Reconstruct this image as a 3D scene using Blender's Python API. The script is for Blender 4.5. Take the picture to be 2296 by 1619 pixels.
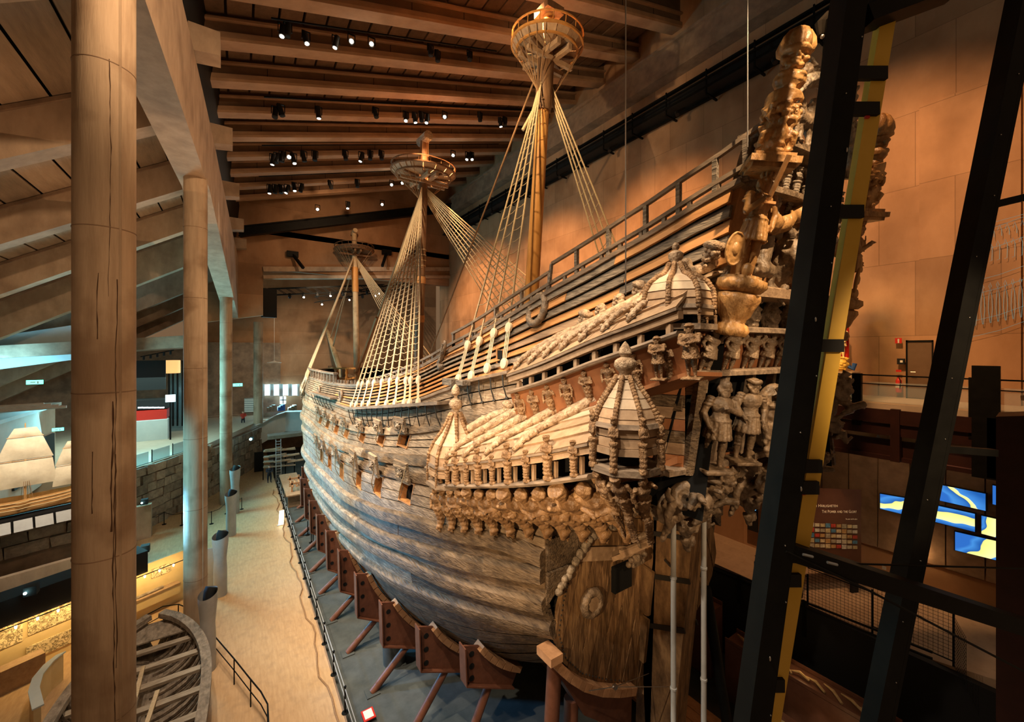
import bpy, bmesh, math, random
import numpy as np
from mathutils import Vector, Matrix, noise
random.seed(7)
SC = bpy.context.scene
COL = SC.collection
for o in list(bpy.data.objects): bpy.data.objects.remove(o)

# ------------------------------------------------------------------ camera
FPX, CXP, HOR, CZ = 907.0, 1148.0, 785.0, 13.0      # focal length, centre, horizon (pixels of 2296x1619), eye height
TH = math.atan(618 / 907.0)
cam = bpy.data.cameras.new('camera'); cam.sensor_width = 36; cam.lens = FPX / 2296 * 36
cam.shift_y = -(809.5 - HOR) / 2296; cam.clip_start = .05; cam.clip_end = 400
camo = bpy.data.objects.new('camera', cam); COL.objects.link(camo)
camo.location = (0, 0, CZ); camo.rotation_euler = (math.pi / 2, 0, -TH)
SC.camera = camo
# ------------------------------------------------------------------ world and view
w = bpy.data.worlds.new('world'); SC.world = w; w.use_nodes = True
w.node_tree.nodes['Background'].inputs[0].default_value = (1.0, .62, .36, 1)
w.node_tree.nodes['Background'].inputs[1].default_value = .10
SC.view_settings.view_transform = 'Standard'; SC.view_settings.look = 'None'
SC.view_settings.exposure = 0.0; SC.view_settings.gamma = 1; SC.view_settings.use_curve_mapping = False

def spot(name, loc, tgt, power, col, deg=50, blend=.6, rad=.25):
    l = bpy.data.lights.new(name, 'SPOT'); l.energy = power; l.color = col
    l.spot_size = math.radians(deg); l.spot_blend = blend; l.shadow_soft_size = rad
    o = bpy.data.objects.new(name, l); COL.objects.link(o); o.location = loc
    o.rotation_euler = (Vector(tgt) - Vector(loc)).to_track_quat('-Z', 'Y').to_euler(); return o
def area(name, loc, tgt, power, col, sx, sy):
    l = bpy.data.lights.new(name, 'AREA'); l.energy = power; l.color = col; l.shape = 'RECTANGLE'; l.size = sx; l.size_y = sy
    o = bpy.data.objects.new(name, l); COL.objects.link(o); o.location = loc
    o.rotation_euler = (Vector(tgt) - Vector(loc)).to_track_quat('-Z', 'Y').to_euler(); return o
def point(name, loc, power, col, rad=.15):
    l = bpy.data.lights.new(name, 'POINT'); l.energy = power; l.color = col; l.shadow_soft_size = rad
    o = bpy.data.objects.new(name, l); COL.objects.link(o); o.location = loc; return o
WARM = (1.0, .66, .38); WHITE = (1.0, .81, .60); AMBER = (1.0, .50, .18); TEAL = (.30, .85, .95)
SC.view_settings.exposure = 0.35
w.node_tree.nodes['Background'].inputs[1].default_value = .14
w.node_tree.nodes['Background'].inputs[0].default_value = (1.0, .58, .30, 1)
# spots on the girder over the colonnade, aimed at the ship's port side
for _Y, _p in ((5, 6000), (13, 9000), (20, 11000), (28, 9000), (36, 9000)):
    spot('girder_spot', (-.6, _Y, 23.6), (6.0, _Y + 2.5, 8.0), _p, WHITE, 58, .7, .12)
for _Y, _p in ((6.5, 4200), (17, 8000), (28, 6500), (35, 6000)): spot('aisle_spot', (-3.2, _Y, 17.5), (5.5, _Y + 3, 8.6), _p, WHITE, 64, .7, .12)
spot('gallery_spot', (2.5, 16, 27.0), (5.6, 8.2, 10.3), 2200, (1, .84, .62), 34, .5, .12)
spot('turret_spot', (-2, 1.5, 24), (5.8, 5.6, 11.4), 3600, (1, .82, .60), 30, .5, .12)
spot('clap_spot', (3.5, 12, 27.4), (7.6, 9, 14), 4600, (1, .70, .40), 44, .7, .12)
# lamps at the stern and on the right
spot('stern_spot', (5, -3, 25), (8.6, 3.8, 16.8), 13000, (1, .70, .40), 26, .5, .12)
spot('stern_low_spot', (5.5, -4.5, 15.5), (9.3, 4.9, 11), 2300, (1, .68, .38), 34, .6, .12)
spot('mast_spot', (3, 10, 27), (11, 14, 20), 6500, (1, .70, .36), 50, .7, .15)
for _Y, _p in ((4, 12500), (14, 17000), (25, 20000), (37, 20000)): spot('wall_spot', (9, _Y, 28.2), (23.3, _Y + 3, 15), _p, (1, .52, .22), 66, .8, .3)
spot('wall_low_spot', (19.0, 4.8, 17.5), (23.3, 5.6, 12.5), 420, (1, .62, .26), 70, .8, .1)
# floor light on the walkway
for _Y, _p in ((14, 800), (22, 700), (31, 450), (40, 250)): spot('walk_spot', (.6, _Y, 20.5), (.9, _Y + .5, 0), _p, (1, .70, .40), 60, .8, .2)
spot('boat_spot', (-2, 17, 16), (-2.3, 17.5, 1), 2200, (1, .8, .6), 55, .7, .2)
# two added area fills without fixtures, brightening the roof beams and the aisle
area('beam_fill', (10, 26, 20.5), (9, 26, 40), 420, (1, .58, .30), 18, 34)
area('aisle_fill', (-7, 24, 11.5), (-7, 24, 30), 230, (1, .66, .38), 8, 26)
spot('column_cool', (-10, 18.5, 7.5), (-1.4, 24, 6.5), 4200, (.22, .75, .95), 52, .7, .2)
spot('top_spot', (-.8, 9, 20.5), (11, 15, 25.5), 5000, (1, .68, .36), 34, .6, .1)
spot('console_spot', (-2.5, 2.5, 10.5), (5.6, 8.3, 9.0), 3200, (1, .66, .34), 44, .6, .1)
spot('column_spot', (3.5, 4, 22), (-1.5, 15, 20), 5600, (1, .66, .38), 60, .8, .2)
spot('column_spot', (1.5, 2, 15), (-2, 10.9, 12), 900, (1, .64, .36), 70, .8, .2)
# cool daylight from the entrance side on the left
for _Y, _t in ((24, 17), (31, 25), (38, 33)): spot('entrance_daylight', (-5.0, _Y, 6.5), (5.2, _t, 3.6), 6500, (.14, .50, 1.0), 48, .8, .3)
area('entrance_daylight', (-9, 40, 9.5), (-1, 36, 8), 2600, (.24, .80, .95), 6, 4)
area('skylit_glow', (-16, 43, 12), (-16, 46, 15), 700, (.25, .75, 1.0), 8, 2)
area('bay_daylight', (6.5, 62.0, 6.0), (6, 50, 12), 1200, (.35, .85, 1.0), 6, 2)
spot('bay_spot', (8, 50, 23), (9, 60, 12), 4000, (1, .72, .45), 80, .8, .3)
spot('end_wall_spot', (8, 36, 27), (9, 49, 24), 1700, (1, .6, .32), 80, .9, .3)
spot('fore_mast_spot', (0, 30, 23), (11, 44, 19), 9000, WHITE, 34, .7, .1)
spot('main_mast_spot', (0, 18, 23.5), (11, 27.5, 20), 8000, (1, .74, .46), 34, .7, .1)
area('mezzanine_light', (-9, 48, 10.4), (-9, 48, 0), 900, (.62, .95, .88), 10, 8)
# dock floor lamps
for _Y in (13, 20, 27): spot('dock_spot', (6.2, _Y, 3.2), (5.0, _Y - .5, -.35), 60, (.72, .9, .9), 100, .4, .05)
spot('ramp_spot', (20, 3, 10), (20.8, 2.5, 3), 110, (1, .6, .32), 100, .8, .2)


# ------------------------------------------------------------------ pixel <-> place
FV = np.array([math.sin(TH), math.cos(TH), 0]); RV = np.array([math.cos(TH), -math.sin(TH), 0]); OV = np.array([0, 0, CZ])
def ray(px, py): return FV + RV * ((px - CXP) / FPX) + np.array([0, 0, (HOR - py) / FPX])
def atX(px, py, X): d = ray(px, py); return Vector(OV + d * (X / d[0]))
def atY(px, py, Y): d = ray(px, py); return Vector(OV + d * (Y / d[1]))
def atZ(px, py, Z): d = ray(px, py); return Vector(OV + d * ((Z - CZ) / d[2]))
def atD(px, py, D): return Vector(OV + ray(px, py) * D)

def pchip(xs, ys):
    xs = list(map(float, xs)); ys = list(map(float, ys)); n = len(xs)
    h = [xs[i + 1] - xs[i] for i in range(n - 1)]; d = [(ys[i + 1] - ys[i]) / h[i] for i in range(n - 1)]
    m = [0] * n; m[0] = d[0]; m[-1] = d[-1]
    for i in range(1, n - 1):
        if d[i - 1] * d[i] > 0:
            w1 = 2 * h[i] + h[i - 1]; w2 = h[i] + 2 * h[i - 1]; m[i] = (w1 + w2) / (w1 / d[i - 1] + w2 / d[i])
    def f(x):
        if x <= xs[0]: return ys[0] + m[0] * (x - xs[0]) if False else ys[0]
        if x >= xs[-1]: return ys[-1]
        i = 0
        while x > xs[i + 1]: i += 1
        t = (x - xs[i]) / h[i]
        return ((1 + 2 * t) * (1 - t) ** 2 * ys[i] + t * (1 - t) ** 2 * h[i] * m[i] + t * t * (3 - 2 * t) * ys[i + 1] + t * t * (t - 1) * h[i] * m[i + 1])
    return f

# ------------------------------------------------------------------ materials
MATS = {}
def brickvar(m, w, h, lo, hi, axes='YZ'):
    nt = m.node_tree; N = nt.nodes; L = nt.links; b = N['Principled BSDF']; src = b.inputs['Base Color'].links[0].from_socket
    tc = N.new('ShaderNodeTexCoord'); sp = N.new('ShaderNodeSeparateXYZ'); cb = N.new('ShaderNodeCombineXYZ'); L.new(tc.outputs['Object'], sp.inputs[0]); L.new(sp.outputs[axes[0]], cb.inputs[0]); L.new(sp.outputs[axes[1]], cb.inputs[1])
    br = N.new('ShaderNodeTexBrick'); br.inputs['Scale'].default_value = 1; br.inputs['Brick Width'].default_value = w; br.inputs['Row Height'].default_value = h; br.inputs['Mortar Size'].default_value = .012; br.inputs['Color1'].default_value = (lo,) * 3 + (1,); br.inputs['Color2'].default_value = (hi,) * 3 + (1,); br.inputs['Mortar'].default_value = (lo * .8,) * 3 + (1,); br.inputs['Bias'].default_value = .1; L.new(cb.outputs[0], br.inputs[0])
    mx = N.new('ShaderNodeMix'); mx.data_type = 'RGBA'; mx.blend_type = 'MULTIPLY'; mx.inputs['Factor'].default_value = 1; L.new(src, mx.inputs[6]); L.new(br.outputs[0], mx.inputs[7]); L.new(mx.outputs[2], b.inputs['Base Color'])
def mat(name, c1, c2=None, sc=3.0, st=(1, 1, 1), rough=.7, bump=.15, dist=.03, var=0.0, metal=0.0, c3=None, spots=None, detail=6, coord='Object', bsc=None, spec=.3):
    m = bpy.data.materials.new(name); m.use_nodes = True; MATS[name] = m
    nt = m.node_tree; N = nt.nodes; L = nt.links; b = N['Principled BSDF']
    b.inputs['Roughness'].default_value = rough; b.inputs['Metallic'].default_value = metal
    b.inputs['Specular IOR Level'].default_value = spec
    if c2 is None:
        b.inputs['Base Color'].default_value = (*c1, 1); return m
    tc = N.new('ShaderNodeTexCoord'); mp = N.new('ShaderNodeMapping'); mp.inputs['Scale'].default_value = st
    L.new(tc.outputs[coord], mp.inputs[0])
    oi = N.new('ShaderNodeObjectInfo')
    if var > 0:
        vm = N.new('ShaderNodeVectorMath'); vm.operation = 'SCALE'; vm.inputs[0].default_value = (31, 17, 23)
        L.new(oi.outputs['Random'], vm.inputs['Scale']); va = N.new('ShaderNodeVectorMath'); L.new(mp.outputs[0], va.inputs[0]); L.new(vm.outputs[0], va.inputs[1]); vec = va.outputs[0]
    else: vec = mp.outputs[0]
    nz = N.new('ShaderNodeTexNoise'); nz.inputs['Scale'].default_value = sc; nz.inputs['Detail'].default_value = detail; nz.inputs['Roughness'].default_value = .65
    L.new(vec, nz.inputs['Vector'])
    r = N.new('ShaderNodeValToRGB'); e = r.color_ramp.elements
    e[0].position = .32; e[0].color = (*c1, 1); e[1].position = .68; e[1].color = (*c2, 1)
    if c3: x = e.new(.5); x.color = (*c3, 1)
    L.new(nz.outputs[0], r.inputs[0]); colr = r.outputs[0]
    if spots:
        s2, scol, amt = spots
        n2 = N.new('ShaderNodeTexNoise'); n2.inputs['Scale'].default_value = s2; n2.inputs['Detail'].default_value = 5; L.new(tc.outputs[coord], n2.inputs['Vector'])
        r2 = N.new('ShaderNodeValToRGB'); r2.color_ramp.elements[0].position = .5; r2.color_ramp.elements[1].position = .66
        L.new(n2.outputs[0], r2.inputs[0]); ml = N.new('ShaderNodeMath'); ml.operation = 'MULTIPLY'; ml.inputs[1].default_value = amt; L.new(r2.outputs[0], ml.inputs[0])
        mx = N.new('ShaderNodeMix'); mx.data_type = 'RGBA'; L.new(ml.outputs[0], mx.inputs['Factor']); L.new(colr, mx.inputs[6]); mx.inputs[7].default_value = (*scol, 1); colr = mx.outputs[2]
    if var > 0:
        mr = N.new('ShaderNodeMapRange'); mr.inputs[3].default_value = 1 - var; mr.inputs[4].default_value = 1 + var; L.new(oi.outputs['Random'], mr.inputs[0])
        hs = N.new('ShaderNodeHueSaturation'); L.new(mr.outputs[0], hs.inputs['Value']); L.new(colr, hs.inputs['Color']); colr = hs.outputs[0]
    L.new(colr, b.inputs['Base Color'])
    if bump > 0:
        n3 = nz
        if bsc:
            n3 = N.new('ShaderNodeTexNoise'); n3.inputs['Scale'].default_value = bsc; n3.inputs['Detail'].default_value = 6; L.new(vec, n3.inputs['Vector'])
        bp = N.new('ShaderNodeBump'); bp.inputs['Strength'].default_value = min(1, bump); bp.inputs['Distance'].default_value = dist
        L.new(n3.outputs[0], bp.inputs['Height']); L.new(bp.outputs[0], b.inputs['Normal'])
    return m
def emat(name, col, strength):
    m = bpy.data.materials.new(name); m.use_nodes = True; MATS[name] = m
    b = m.node_tree.nodes['Principled BSDF']; b.inputs['Base Color'].default_value = (*[min(1, c) for c in col], 1)
    b.inputs['Emission Color'].default_value = (*col, 1); b.inputs['Emission Strength'].default_value = strength; return m
def glassmat(name, col=(.9, .95, .95), rough=.05, alpha=.25):
    m = bpy.data.materials.new(name); m.use_nodes = True; MATS[name] = m; nt = m.node_tree
    b = nt.nodes['Principled BSDF']; b.inputs['Base Color'].default_value = (*col, 1); b.inputs['Roughness'].default_value = rough; b.inputs['Alpha'].default_value = alpha
    return m

# ------------------------------------------------------------------ mesh building
V3 = Vector
class MB:
    def __init__(s): s.v = []; s.f = []
    def add(s, vs, fs):
        n = len(s.v); s.v += [tuple(p) for p in vs]; s.f += [tuple(i + n for i in f) for f in fs]; return s
    def hexa(s, p):     # 8 points: bottom 4 (ccw), top 4
        return s.add(p, [(3, 2, 1, 0), (4, 5, 6, 7), (0, 1, 5, 4), (1, 2, 6, 5), (2, 3, 7, 6), (3, 0, 4, 7)])
    def box(s, c, d, rz=0):
        x, y, z = d[0] / 2, d[1] / 2, d[2] / 2; M = Matrix.Rotation(rz, 3, 'Z'); c = V3(c)
        return s.hexa([c + M @ V3(q) for q in [(-x, -y, -z), (x, -y, -z), (x, y, -z), (-x, y, -z), (-x, -y, z), (x, -y, z), (x, y, z), (-x, y, z)]])
    def bar(s, p, q, w, h, up=(0, 0, 1), taper=1.0):
        p = V3(p); q = V3(q); d = (q - p).normalized(); up = V3(up)
        sd = d.cross(up)
        if sd.length < 1e-4: sd = d.cross(V3((0, 1, 0)))
        sd.normalize(); u = sd.cross(d); a = sd * w / 2; b = u * h / 2
        return s.hexa([p - a - b, p + a - b, q + (a - b) * taper, q + (-a - b) * taper, p - a + b, p + a + b, q + (a + b) * taper, q + (-a + b) * taper])
    def tube(s, path, rad, n=8, caps=True, closed=False, squash=None):
        P = [V3(p) for p in path]; m = len(P)
        if not hasattr(rad, '__len__'): rad = [rad] * m
        vs = []; prev = None
        for i in range(m):
            if closed: t = P[(i + 1) % m] - P[i - 1]
            else: t = P[min(i + 1, m - 1)] - P[max(i - 1, 0)]
            if t.length < 1e-9: t = V3((0, 0, 1))
            t.normalize()
            if prev is None:
                a = t.cross(V3((0, 0, 1)) if abs(t.z) < .9 else V3((1, 0, 0))).normalized()
            else:
                a = prev - t * prev.dot(t); a.normalize()
            prev = a; b = t.cross(a)
            for k in range(n):
                an = 2 * math.pi * k / n; vs.append(P[i] + (a * math.cos(an) + b * math.sin(an)) * rad[i])
        fs = []
        for i in range(m if closed else m - 1):
            for k in range(n):
                j = (i + 1) % m; fs.append((i * n + k, i * n + (k + 1) % n, j * n + (k + 1) % n, j * n + k))
        if caps and not closed: fs += [tuple(range(n))[::-1], tuple((m - 1) * n + k for k in range(n))]
        return s.add(vs, fs)
    def lathe(s, prof, o=(0, 0, 0), ax=(0, 0, 1), n=16, ring=False):
        o = V3(o); ax = V3(ax).normalized(); a = ax.cross(V3((1, 0, 0)) if abs(ax.x) < .9 else V3((0, 1, 0))).normalized(); b = ax.cross(a)
        vs = []
        for r, z in prof:
            for k in range(n):
                t = 2 * math.pi * (k / n); vs.append(o + ax * z + (a * math.cos(t) + b * math.sin(t)) * max(r, 1e-4))
        fs = [(i * n + k, i * n + (k + 1) % n, (i + 1) * n + (k + 1) % n, (i + 1) * n + k) for i in range(len(prof) - 1) for k in range(n)]
        q = len(prof) - 1
        fs += [(q * n + k, q * n + (k + 1) % n, (k + 1) % n, k) for k in range(n)] if ring else [tuple(range(n))[::-1], tuple(q * n + k for k in range(n))]
        return s.add(vs, fs)
    def grid(s, G, flip=False):   # G[i][j] points
        n = len(G); m = len(G[0]); vs = [p for r in G for p in r]
        fs = [(i * m + j, (i + 1) * m + j, (i + 1) * m + j + 1, i * m + j + 1) for i in range(n - 1) for j in range(m - 1)]
        if flip: fs = [f[::-1] for f in fs]
        return s.add(vs, fs)
    def slab(s, G, th):     # grid with thickness; th vector (or function of the point)
        n = len(G); m = len(G[0]); fn = th if callable(th) else (lambda p: V3(th))
        A = [V3(p) for r in G for p in r]; B = [p + fn(p) for p in A]; k = n * m
        fs = [(i * m + j, (i + 1) * m + j, (i + 1) * m + j + 1, i * m + j + 1) for i in range(n - 1) for j in range(m - 1)]
        fs = fs + [tuple(x + k for x in f[::-1]) for f in fs]
        bd = [(0, j) for j in range(m)] + [(i, m - 1) for i in range(1, n)] + [(n - 1, j) for j in range(m - 2, -1, -1)] + [(i, 0) for i in range(n - 2, 0, -1)]
        ids = [i * m + j for i, j in bd]
        for a, b in zip(ids, ids[1:] + ids[:1]): fs.append((b, a, a + k, b + k)[::-1])
        return s.add(A + B, fs)
    def prism(s, poly, d):   # polygon of 3d points extruded by vector d
        P = [V3(p) for p in poly]; d = V3(d); n = len(P)
        return s.add(P + [p + d for p in P], [tuple(range(n))[::-1], tuple(range(n, 2 * n))] + [(i, (i + 1) % n, n + (i + 1) % n, n + i) for i in range(n)])
    def ball(s, c, r, n=10, m=7, ax=None):
        c = V3(c); r = r if hasattr(r, '__len__') else (r, r, r); vs = [c + V3((0, 0, -r[2]))]
        for i in range(1, m):
            p = -math.pi / 2 + math.pi * i / m
            for k in range(n):
                t = 2 * math.pi * k / n; vs.append(c + V3((r[0] * math.cos(p) * math.cos(t), r[1] * math.cos(p) * math.sin(t), r[2] * math.sin(p))))
        vs.append(c + V3((0, 0, r[2]))); fs = []
        for k in range(n): fs.append((0, 1 + (k + 1) % n, 1 + k))
        for i in range(m - 2):
            for k in range(n): fs.append((1 + i * n + k, 1 + i * n + (k + 1) % n, 1 + (i + 1) * n + (k + 1) % n, 1 + (i + 1) * n + k))
        l = len(vs) - 1
        for k in range(n): fs.append((l, 1 + (m - 2) * n + k, 1 + (m - 2) * n + (k + 1) % n))
        return s.add(vs, fs)
    def mesh(s, name, smooth=False, off=(0, 0, 0)):
        me = bpy.data.meshes.new(name); ox, oy, oz = off
        me.from_pydata([(x - ox, y - oy, z - oz) for x, y, z in s.v], [], s.f); me.validate()
        bm = bmesh.new(); bm.from_mesh(me); bmesh.ops.recalc_face_normals(bm, faces=bm.faces); bm.to_mesh(me); bm.free()
        if smooth:
            me.polygons.foreach_set('use_smooth', [True] * len(me.polygons))
            if smooth != 2:
                try: me.set_sharp_from_angle(angle=math.radians(40))
                except Exception: pass
        return me
    def base(s):
        xs = [p[0] for p in s.v]; ys = [p[1] for p in s.v]; zs = [p[2] for p in s.v]
        return ((min(xs) + max(xs)) / 2, (min(ys) + max(ys)) / 2, min(zs))
    def build(s, name, m, parent=None, smooth=False):
        if parent is not None:
            o = bpy.data.objects.new(name, s.mesh(name, smooth)); COL.objects.link(o); o.parent = parent
            o.location = -wloc(parent)
        else:
            b = s.base(); o = bpy.data.objects.new(name, s.mesh(name, smooth, b)); COL.objects.link(o); o.location = b
        o.data.materials.append(MATS[m] if isinstance(m, str) else m); return o
def wloc(o):
    l = V3(o.location)
    while o.parent: o = o.parent; l = l + V3(o.location)
    return l
def tag(o, label=None, cat=None, group=None, kind=None):
    if label: o['label'] = label
    if cat: o['category'] = cat
    if group: o['group'] = group
    if kind: o['kind'] = kind
    return o
def struct(o, label=None): o['kind'] = 'structure'; 
def empty(name, loc, label=None, cat=None, group=None):
    o = bpy.data.objects.new(name, None); COL.objects.link(o); o.location = loc; o.empty_display_size = .2
    return tag(o, label, cat, group)
def inst(name, me, parent, M, m=None):     # object sharing mesh data, M = world matrix (parent unrotated)
    o = bpy.data.objects.new(name, me); COL.objects.link(o)
    if parent is not None: o.parent = parent; M = Matrix.Translation(-wloc(parent)) @ M
    o.matrix_local = M if parent is not None else M
    if parent is None: o.matrix_world = M
    return o
def copy_tree(o, parent=None, label=None, group=None):
    c = o.copy(); COL.objects.link(c); c.parent = parent
    if label: c['label'] = label
    if group: c['group'] = group
    for ch in list(o.children): copy_tree(ch, c)
    return c
def frame(o, xax, zax):    # matrix from origin, x axis and approximate z axis
    x = V3(xax).normalized(); z = V3(zax); z = (z - x * z.dot(x)).normalized(); y = z.cross(x)
    return Matrix(((x.x, y.x, z.x, o[0]), (x.y, y.y, z.y, o[1]), (x.z, y.z, z.z, o[2]), (0, 0, 0, 1)))
def frz(o, zax, xax):      # z exact, x approximate
    z = V3(zax).normalized(); x = V3(xax); x = (x - z * x.dot(z)).normalized(); y = z.cross(x)
    return Matrix(((x.x, y.x, z.x, o[0]), (x.y, y.y, z.y, o[1]), (x.z, y.z, z.z, o[2]), (0, 0, 0, 1)))

# ------------------------------------------------------------------ the palette
mat('concrete', (.32, .23, .16), (.46, .34, .24), 1.6, (1, 1, .45), .85, .25, .02, c3=(.40, .29, .20), spots=(.55, (.20, .13, .085), .55), bsc=14)
mat('concrete_column', (.33, .235, .155), (.47, .35, .24), 2.2, (2.5, 2.5, .22), .8, .3, .015, c3=(.42, .31, .21), spots=(.8, (.19, .115, .065), .65), bsc=14)
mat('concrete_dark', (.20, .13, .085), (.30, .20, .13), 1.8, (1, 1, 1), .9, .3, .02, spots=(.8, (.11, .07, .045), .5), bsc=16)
mat('roof_panel', (.10, .058, .034), (.16, .095, .056), 2.5, (1, 1, 1), .9, .3, .015, var=.22)
mat('aisle_panel', (.20, .135, .085), (.31, .215, .14), 3.5, (1, 1, 1), .9, .6, .02, var=.15, bsc=30)
mat('wall', (.33, .18, .092), (.45, .262, .145), .55, (1, 1, .5), .85, .15, .02, spots=(.35, (.22, .118, .06), .6), bsc=9)
brickvar(MATS['wall'], 2.3, 3.1, .72, 1.08)
mat('floor', (.45, .28, .14), (.56, .365, .20), 2.0, (6, .8, 1), .45, .06, .01, spots=(3.0, (.36, .235, .13), .4), spec=.35)
mat('dock', (.045, .052, .05), (.085, .093, .088), 1.2, (1, 1, 1), .6, .1, .01)
mat('black_steel', (.003, .003, .0027), (.007, .007, .006), 3, (1, 1, 1), .55, .05, .003, spec=.12)
mat('black', (.008, .008, .008)); mat('black_gap', (.004, .004, .004), rough=1)
mat('grey_metal', (.30, .31, .31), rough=.4, metal=.7); mat('steel', (.5, .48, .45), rough=.35, metal=1)
mat('white', (.75, .72, .66), rough=.6); mat('offwhite', (.6, .57, .5), rough=.7)
mat('dark_red', (.022, .007, .005), (.036, .011, .007), 2, (1, 1, 1), .5, .05)
mat('yellow', (.68, .42, .045), (.74, .47, .07), 2, (1, 1, 1), .45, .02)
mat('red', (.55, .03, .02), rough=.4); mat('orange', (.7, .25, .05), rough=.6)

# ================================================================== THE HALL
def wallX(Y): return -2.2 + .048 * Y                     # the line of the colonnade
ROOF0, ROOFS = 26.3, .292                               # underside of the roof beams
def roofz(X): return ROOF0 + (X + 1) * ROOFS
XR = 23.3                                               # right wall
# floor of the hall
f = MB(); f.prism([(-30, -2, 0), (3.15, -2, 0), (3.15, 66, 0), (-30, 66, 0)][::-1], (0, 0, -.4)); o = f.build('floor', 'floor'); o['kind'] = 'structure'
f = MB(); f.prism([(3.15, -2, -.35), (23.5, -2, -.35), (23.5, 66, -.35), (3.15, 66, -.35)][::-1], (0, 0, -.3)); o = f.build('floor_dock', 'dock'); o['kind'] = 'structure'
# right wall with shallow pilasters
f = MB(); f.box((XR + .25, 24, 17), (.5, 56, 44))
f.box((XR - .06, 3.0, 17), (.25, 2.6, 12)); f.box((XR - .12, .3, 16), (.35, 2.4, 14)); f.box((XR - .04, 7.2, 9.5), (.2, 3.2, 4))
wr = f.build('wall_right', 'wall'); wr['kind'] = 'structure'
# wall at the far end with its opening, and the bay behind it
YE = 49.0
def pe(px, py, Y=YE): return atY(px, py, Y)
f = MB()
zt = 36
a = pe(590, 610); b = pe(1010, 610)
f.prism([V3((-3, YE, 15.6)), V3((a.x, YE, 16.6)), V3((a.x, YE, 36)), V3((-3, YE, 36))], (0, .8, 0))                                   # left of the opening
f.box(((a.x + XR) / 2, YE + .4, (pe(700, 612).z + zt) / 2), (XR - a.x, .8, zt - pe(700, 612).z))   # over the opening
f.box(((pe(1075, 600).x + XR) / 2, YE + .4, 12), (XR - pe(1075, 600).x, .8, 30))
o = f.build('wall_back', 'wall'); o['kind'] = 'structure'
f = MB(); YB = 64
f.box((12, YB + .3, 12), (32, .6, 30)); f.box((12, 57, 25.3), (24, 16, .6))
o = f.build('wall_bay', 'wall'); o['kind'] = 'structure'
# lintel lip of the opening and the two dark brackets on the wall over it
f = MB(); f.bar(pe(590, 604), pe(1010, 604), .5, .5); f.bar(pe(590, 622), pe(1010, 622), .9, .35)
o = f.build('trim_1', 'concrete'); o['kind'] = 'structure'

# --- the roof: ceiling slab with beams and panels as its pieces
c = MB(); c.prism([(-4, -4, roofz(-4) + 2.3), (24, -4, roofz(24) + 2.3), (24, 50, roofz(24) + 2.3), (-4, 50, roofz(-4) + 2.3)], (0, 0, .3))
ceil = c.build('ceiling', 'black_gap'); ceil['kind'] = 'structure'
BY = [21.9 + 3.22 * k for k in range(-3, 8)]
bm_ = MB()
def beam_profile(X):
    z = roofz(X)
    return [(-.33, z), (.33, z), (.3, z + .35), (.24, z + .4), (.24, z + 2.0), (-.24, z + 2.0), (-.24, z + .4), (-.3, z + .35)]
xs = [-1.4, 3.2, 7.8, 12.4, 17, XR]
def roof_beam(Y):
    m = MB(); A = [V3((xs[0], Y + p[0], p[1])) for p in beam_profile(xs[0])]; B = [V3((XR, Y + p[0], p[1])) for p in beam_profile(XR)]
    n = len(A); m.add(A + B, [tuple(range(n)), tuple(range(n, 2 * n))[::-1]] + [(i, (i + 1) % n, n + (i + 1) % n, n + i) for i in range(n)])
    ob = m.build('roof_beam', 'beam_concrete_shaded', ceil)
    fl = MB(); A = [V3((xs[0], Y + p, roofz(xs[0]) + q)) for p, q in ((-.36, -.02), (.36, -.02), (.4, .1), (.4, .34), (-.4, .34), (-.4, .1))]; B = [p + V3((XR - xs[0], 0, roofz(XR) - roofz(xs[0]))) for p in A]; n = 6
    fl.add(A + B, [tuple(range(n)), tuple(range(n, 2 * n))[::-1]] + [(i, (i + 1) % n, n + (i + 1) % n, n + i) for i in range(n)]); fl.build('flange', 'beam_concrete_lit', ob)
    fl = MB(); A = [V3((xs[0], Y + p, roofz(xs[0]) + q)) for p, q in ((-.44, .84), (.44, .84), (.44, .95), (-.44, .95))]; B = [p + V3((XR - xs[0], 0, roofz(XR) - roofz(xs[0]))) for p in A]; fl.hexa([A[0], A[1], B[1], B[0], A[3], A[2], B[2], B[3]]); fl.build('ledge', 'beam_concrete_lit', ob)
    j = MB()
    for k in range(1, 9):
        X = -1.4 + k * 2.75; j.box((X, Y, roofz(X) + .6), (.03, .5, .44))
    j.build('joint', 'black_gap', ob)
mat('beam_concrete_lit', (.30, .18, .105), (.42, .265, .16), 1.1, (.5, 1, 1), .85, .2, .02, spots=(.6, (.22, .13, .075), .5), bsc=10)  # flange and ledge tone: light from below painted into the colour
mat('beam_concrete_shaded', (.13, .075, .043), (.20, .12, .07), 1.1, (.5, 1, 1), .9, .2, .02, spots=(.6, (.10, .055, .03), .5), bsc=10)  # same concrete as the flange, darkened to paint in the shade of grazing light
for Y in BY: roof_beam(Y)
# roof panels: shared mesh, one per place
pm = MB(); pm.box((0, 0, 0), (.93, 2.72, .12)); pme = pm.mesh('roof_panel'); pme.materials.append(MATS['roof_panel'])
ang = math.atan(ROOFS)
for bi in range(len(BY) - 1):
    if BY[bi] < 13: continue
    Yc = (BY[bi] + BY[bi + 1]) / 2
    x = -.9
    while x < XR - .6:
        inst('roof_panel', pme, ceil, Matrix.Translation((x, Yc, roofz(x) + 1.22 + random.uniform(-.03, .03))) @ Matrix.Rotation(-ang, 4, 'Y'))
        x += 1.0
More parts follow.
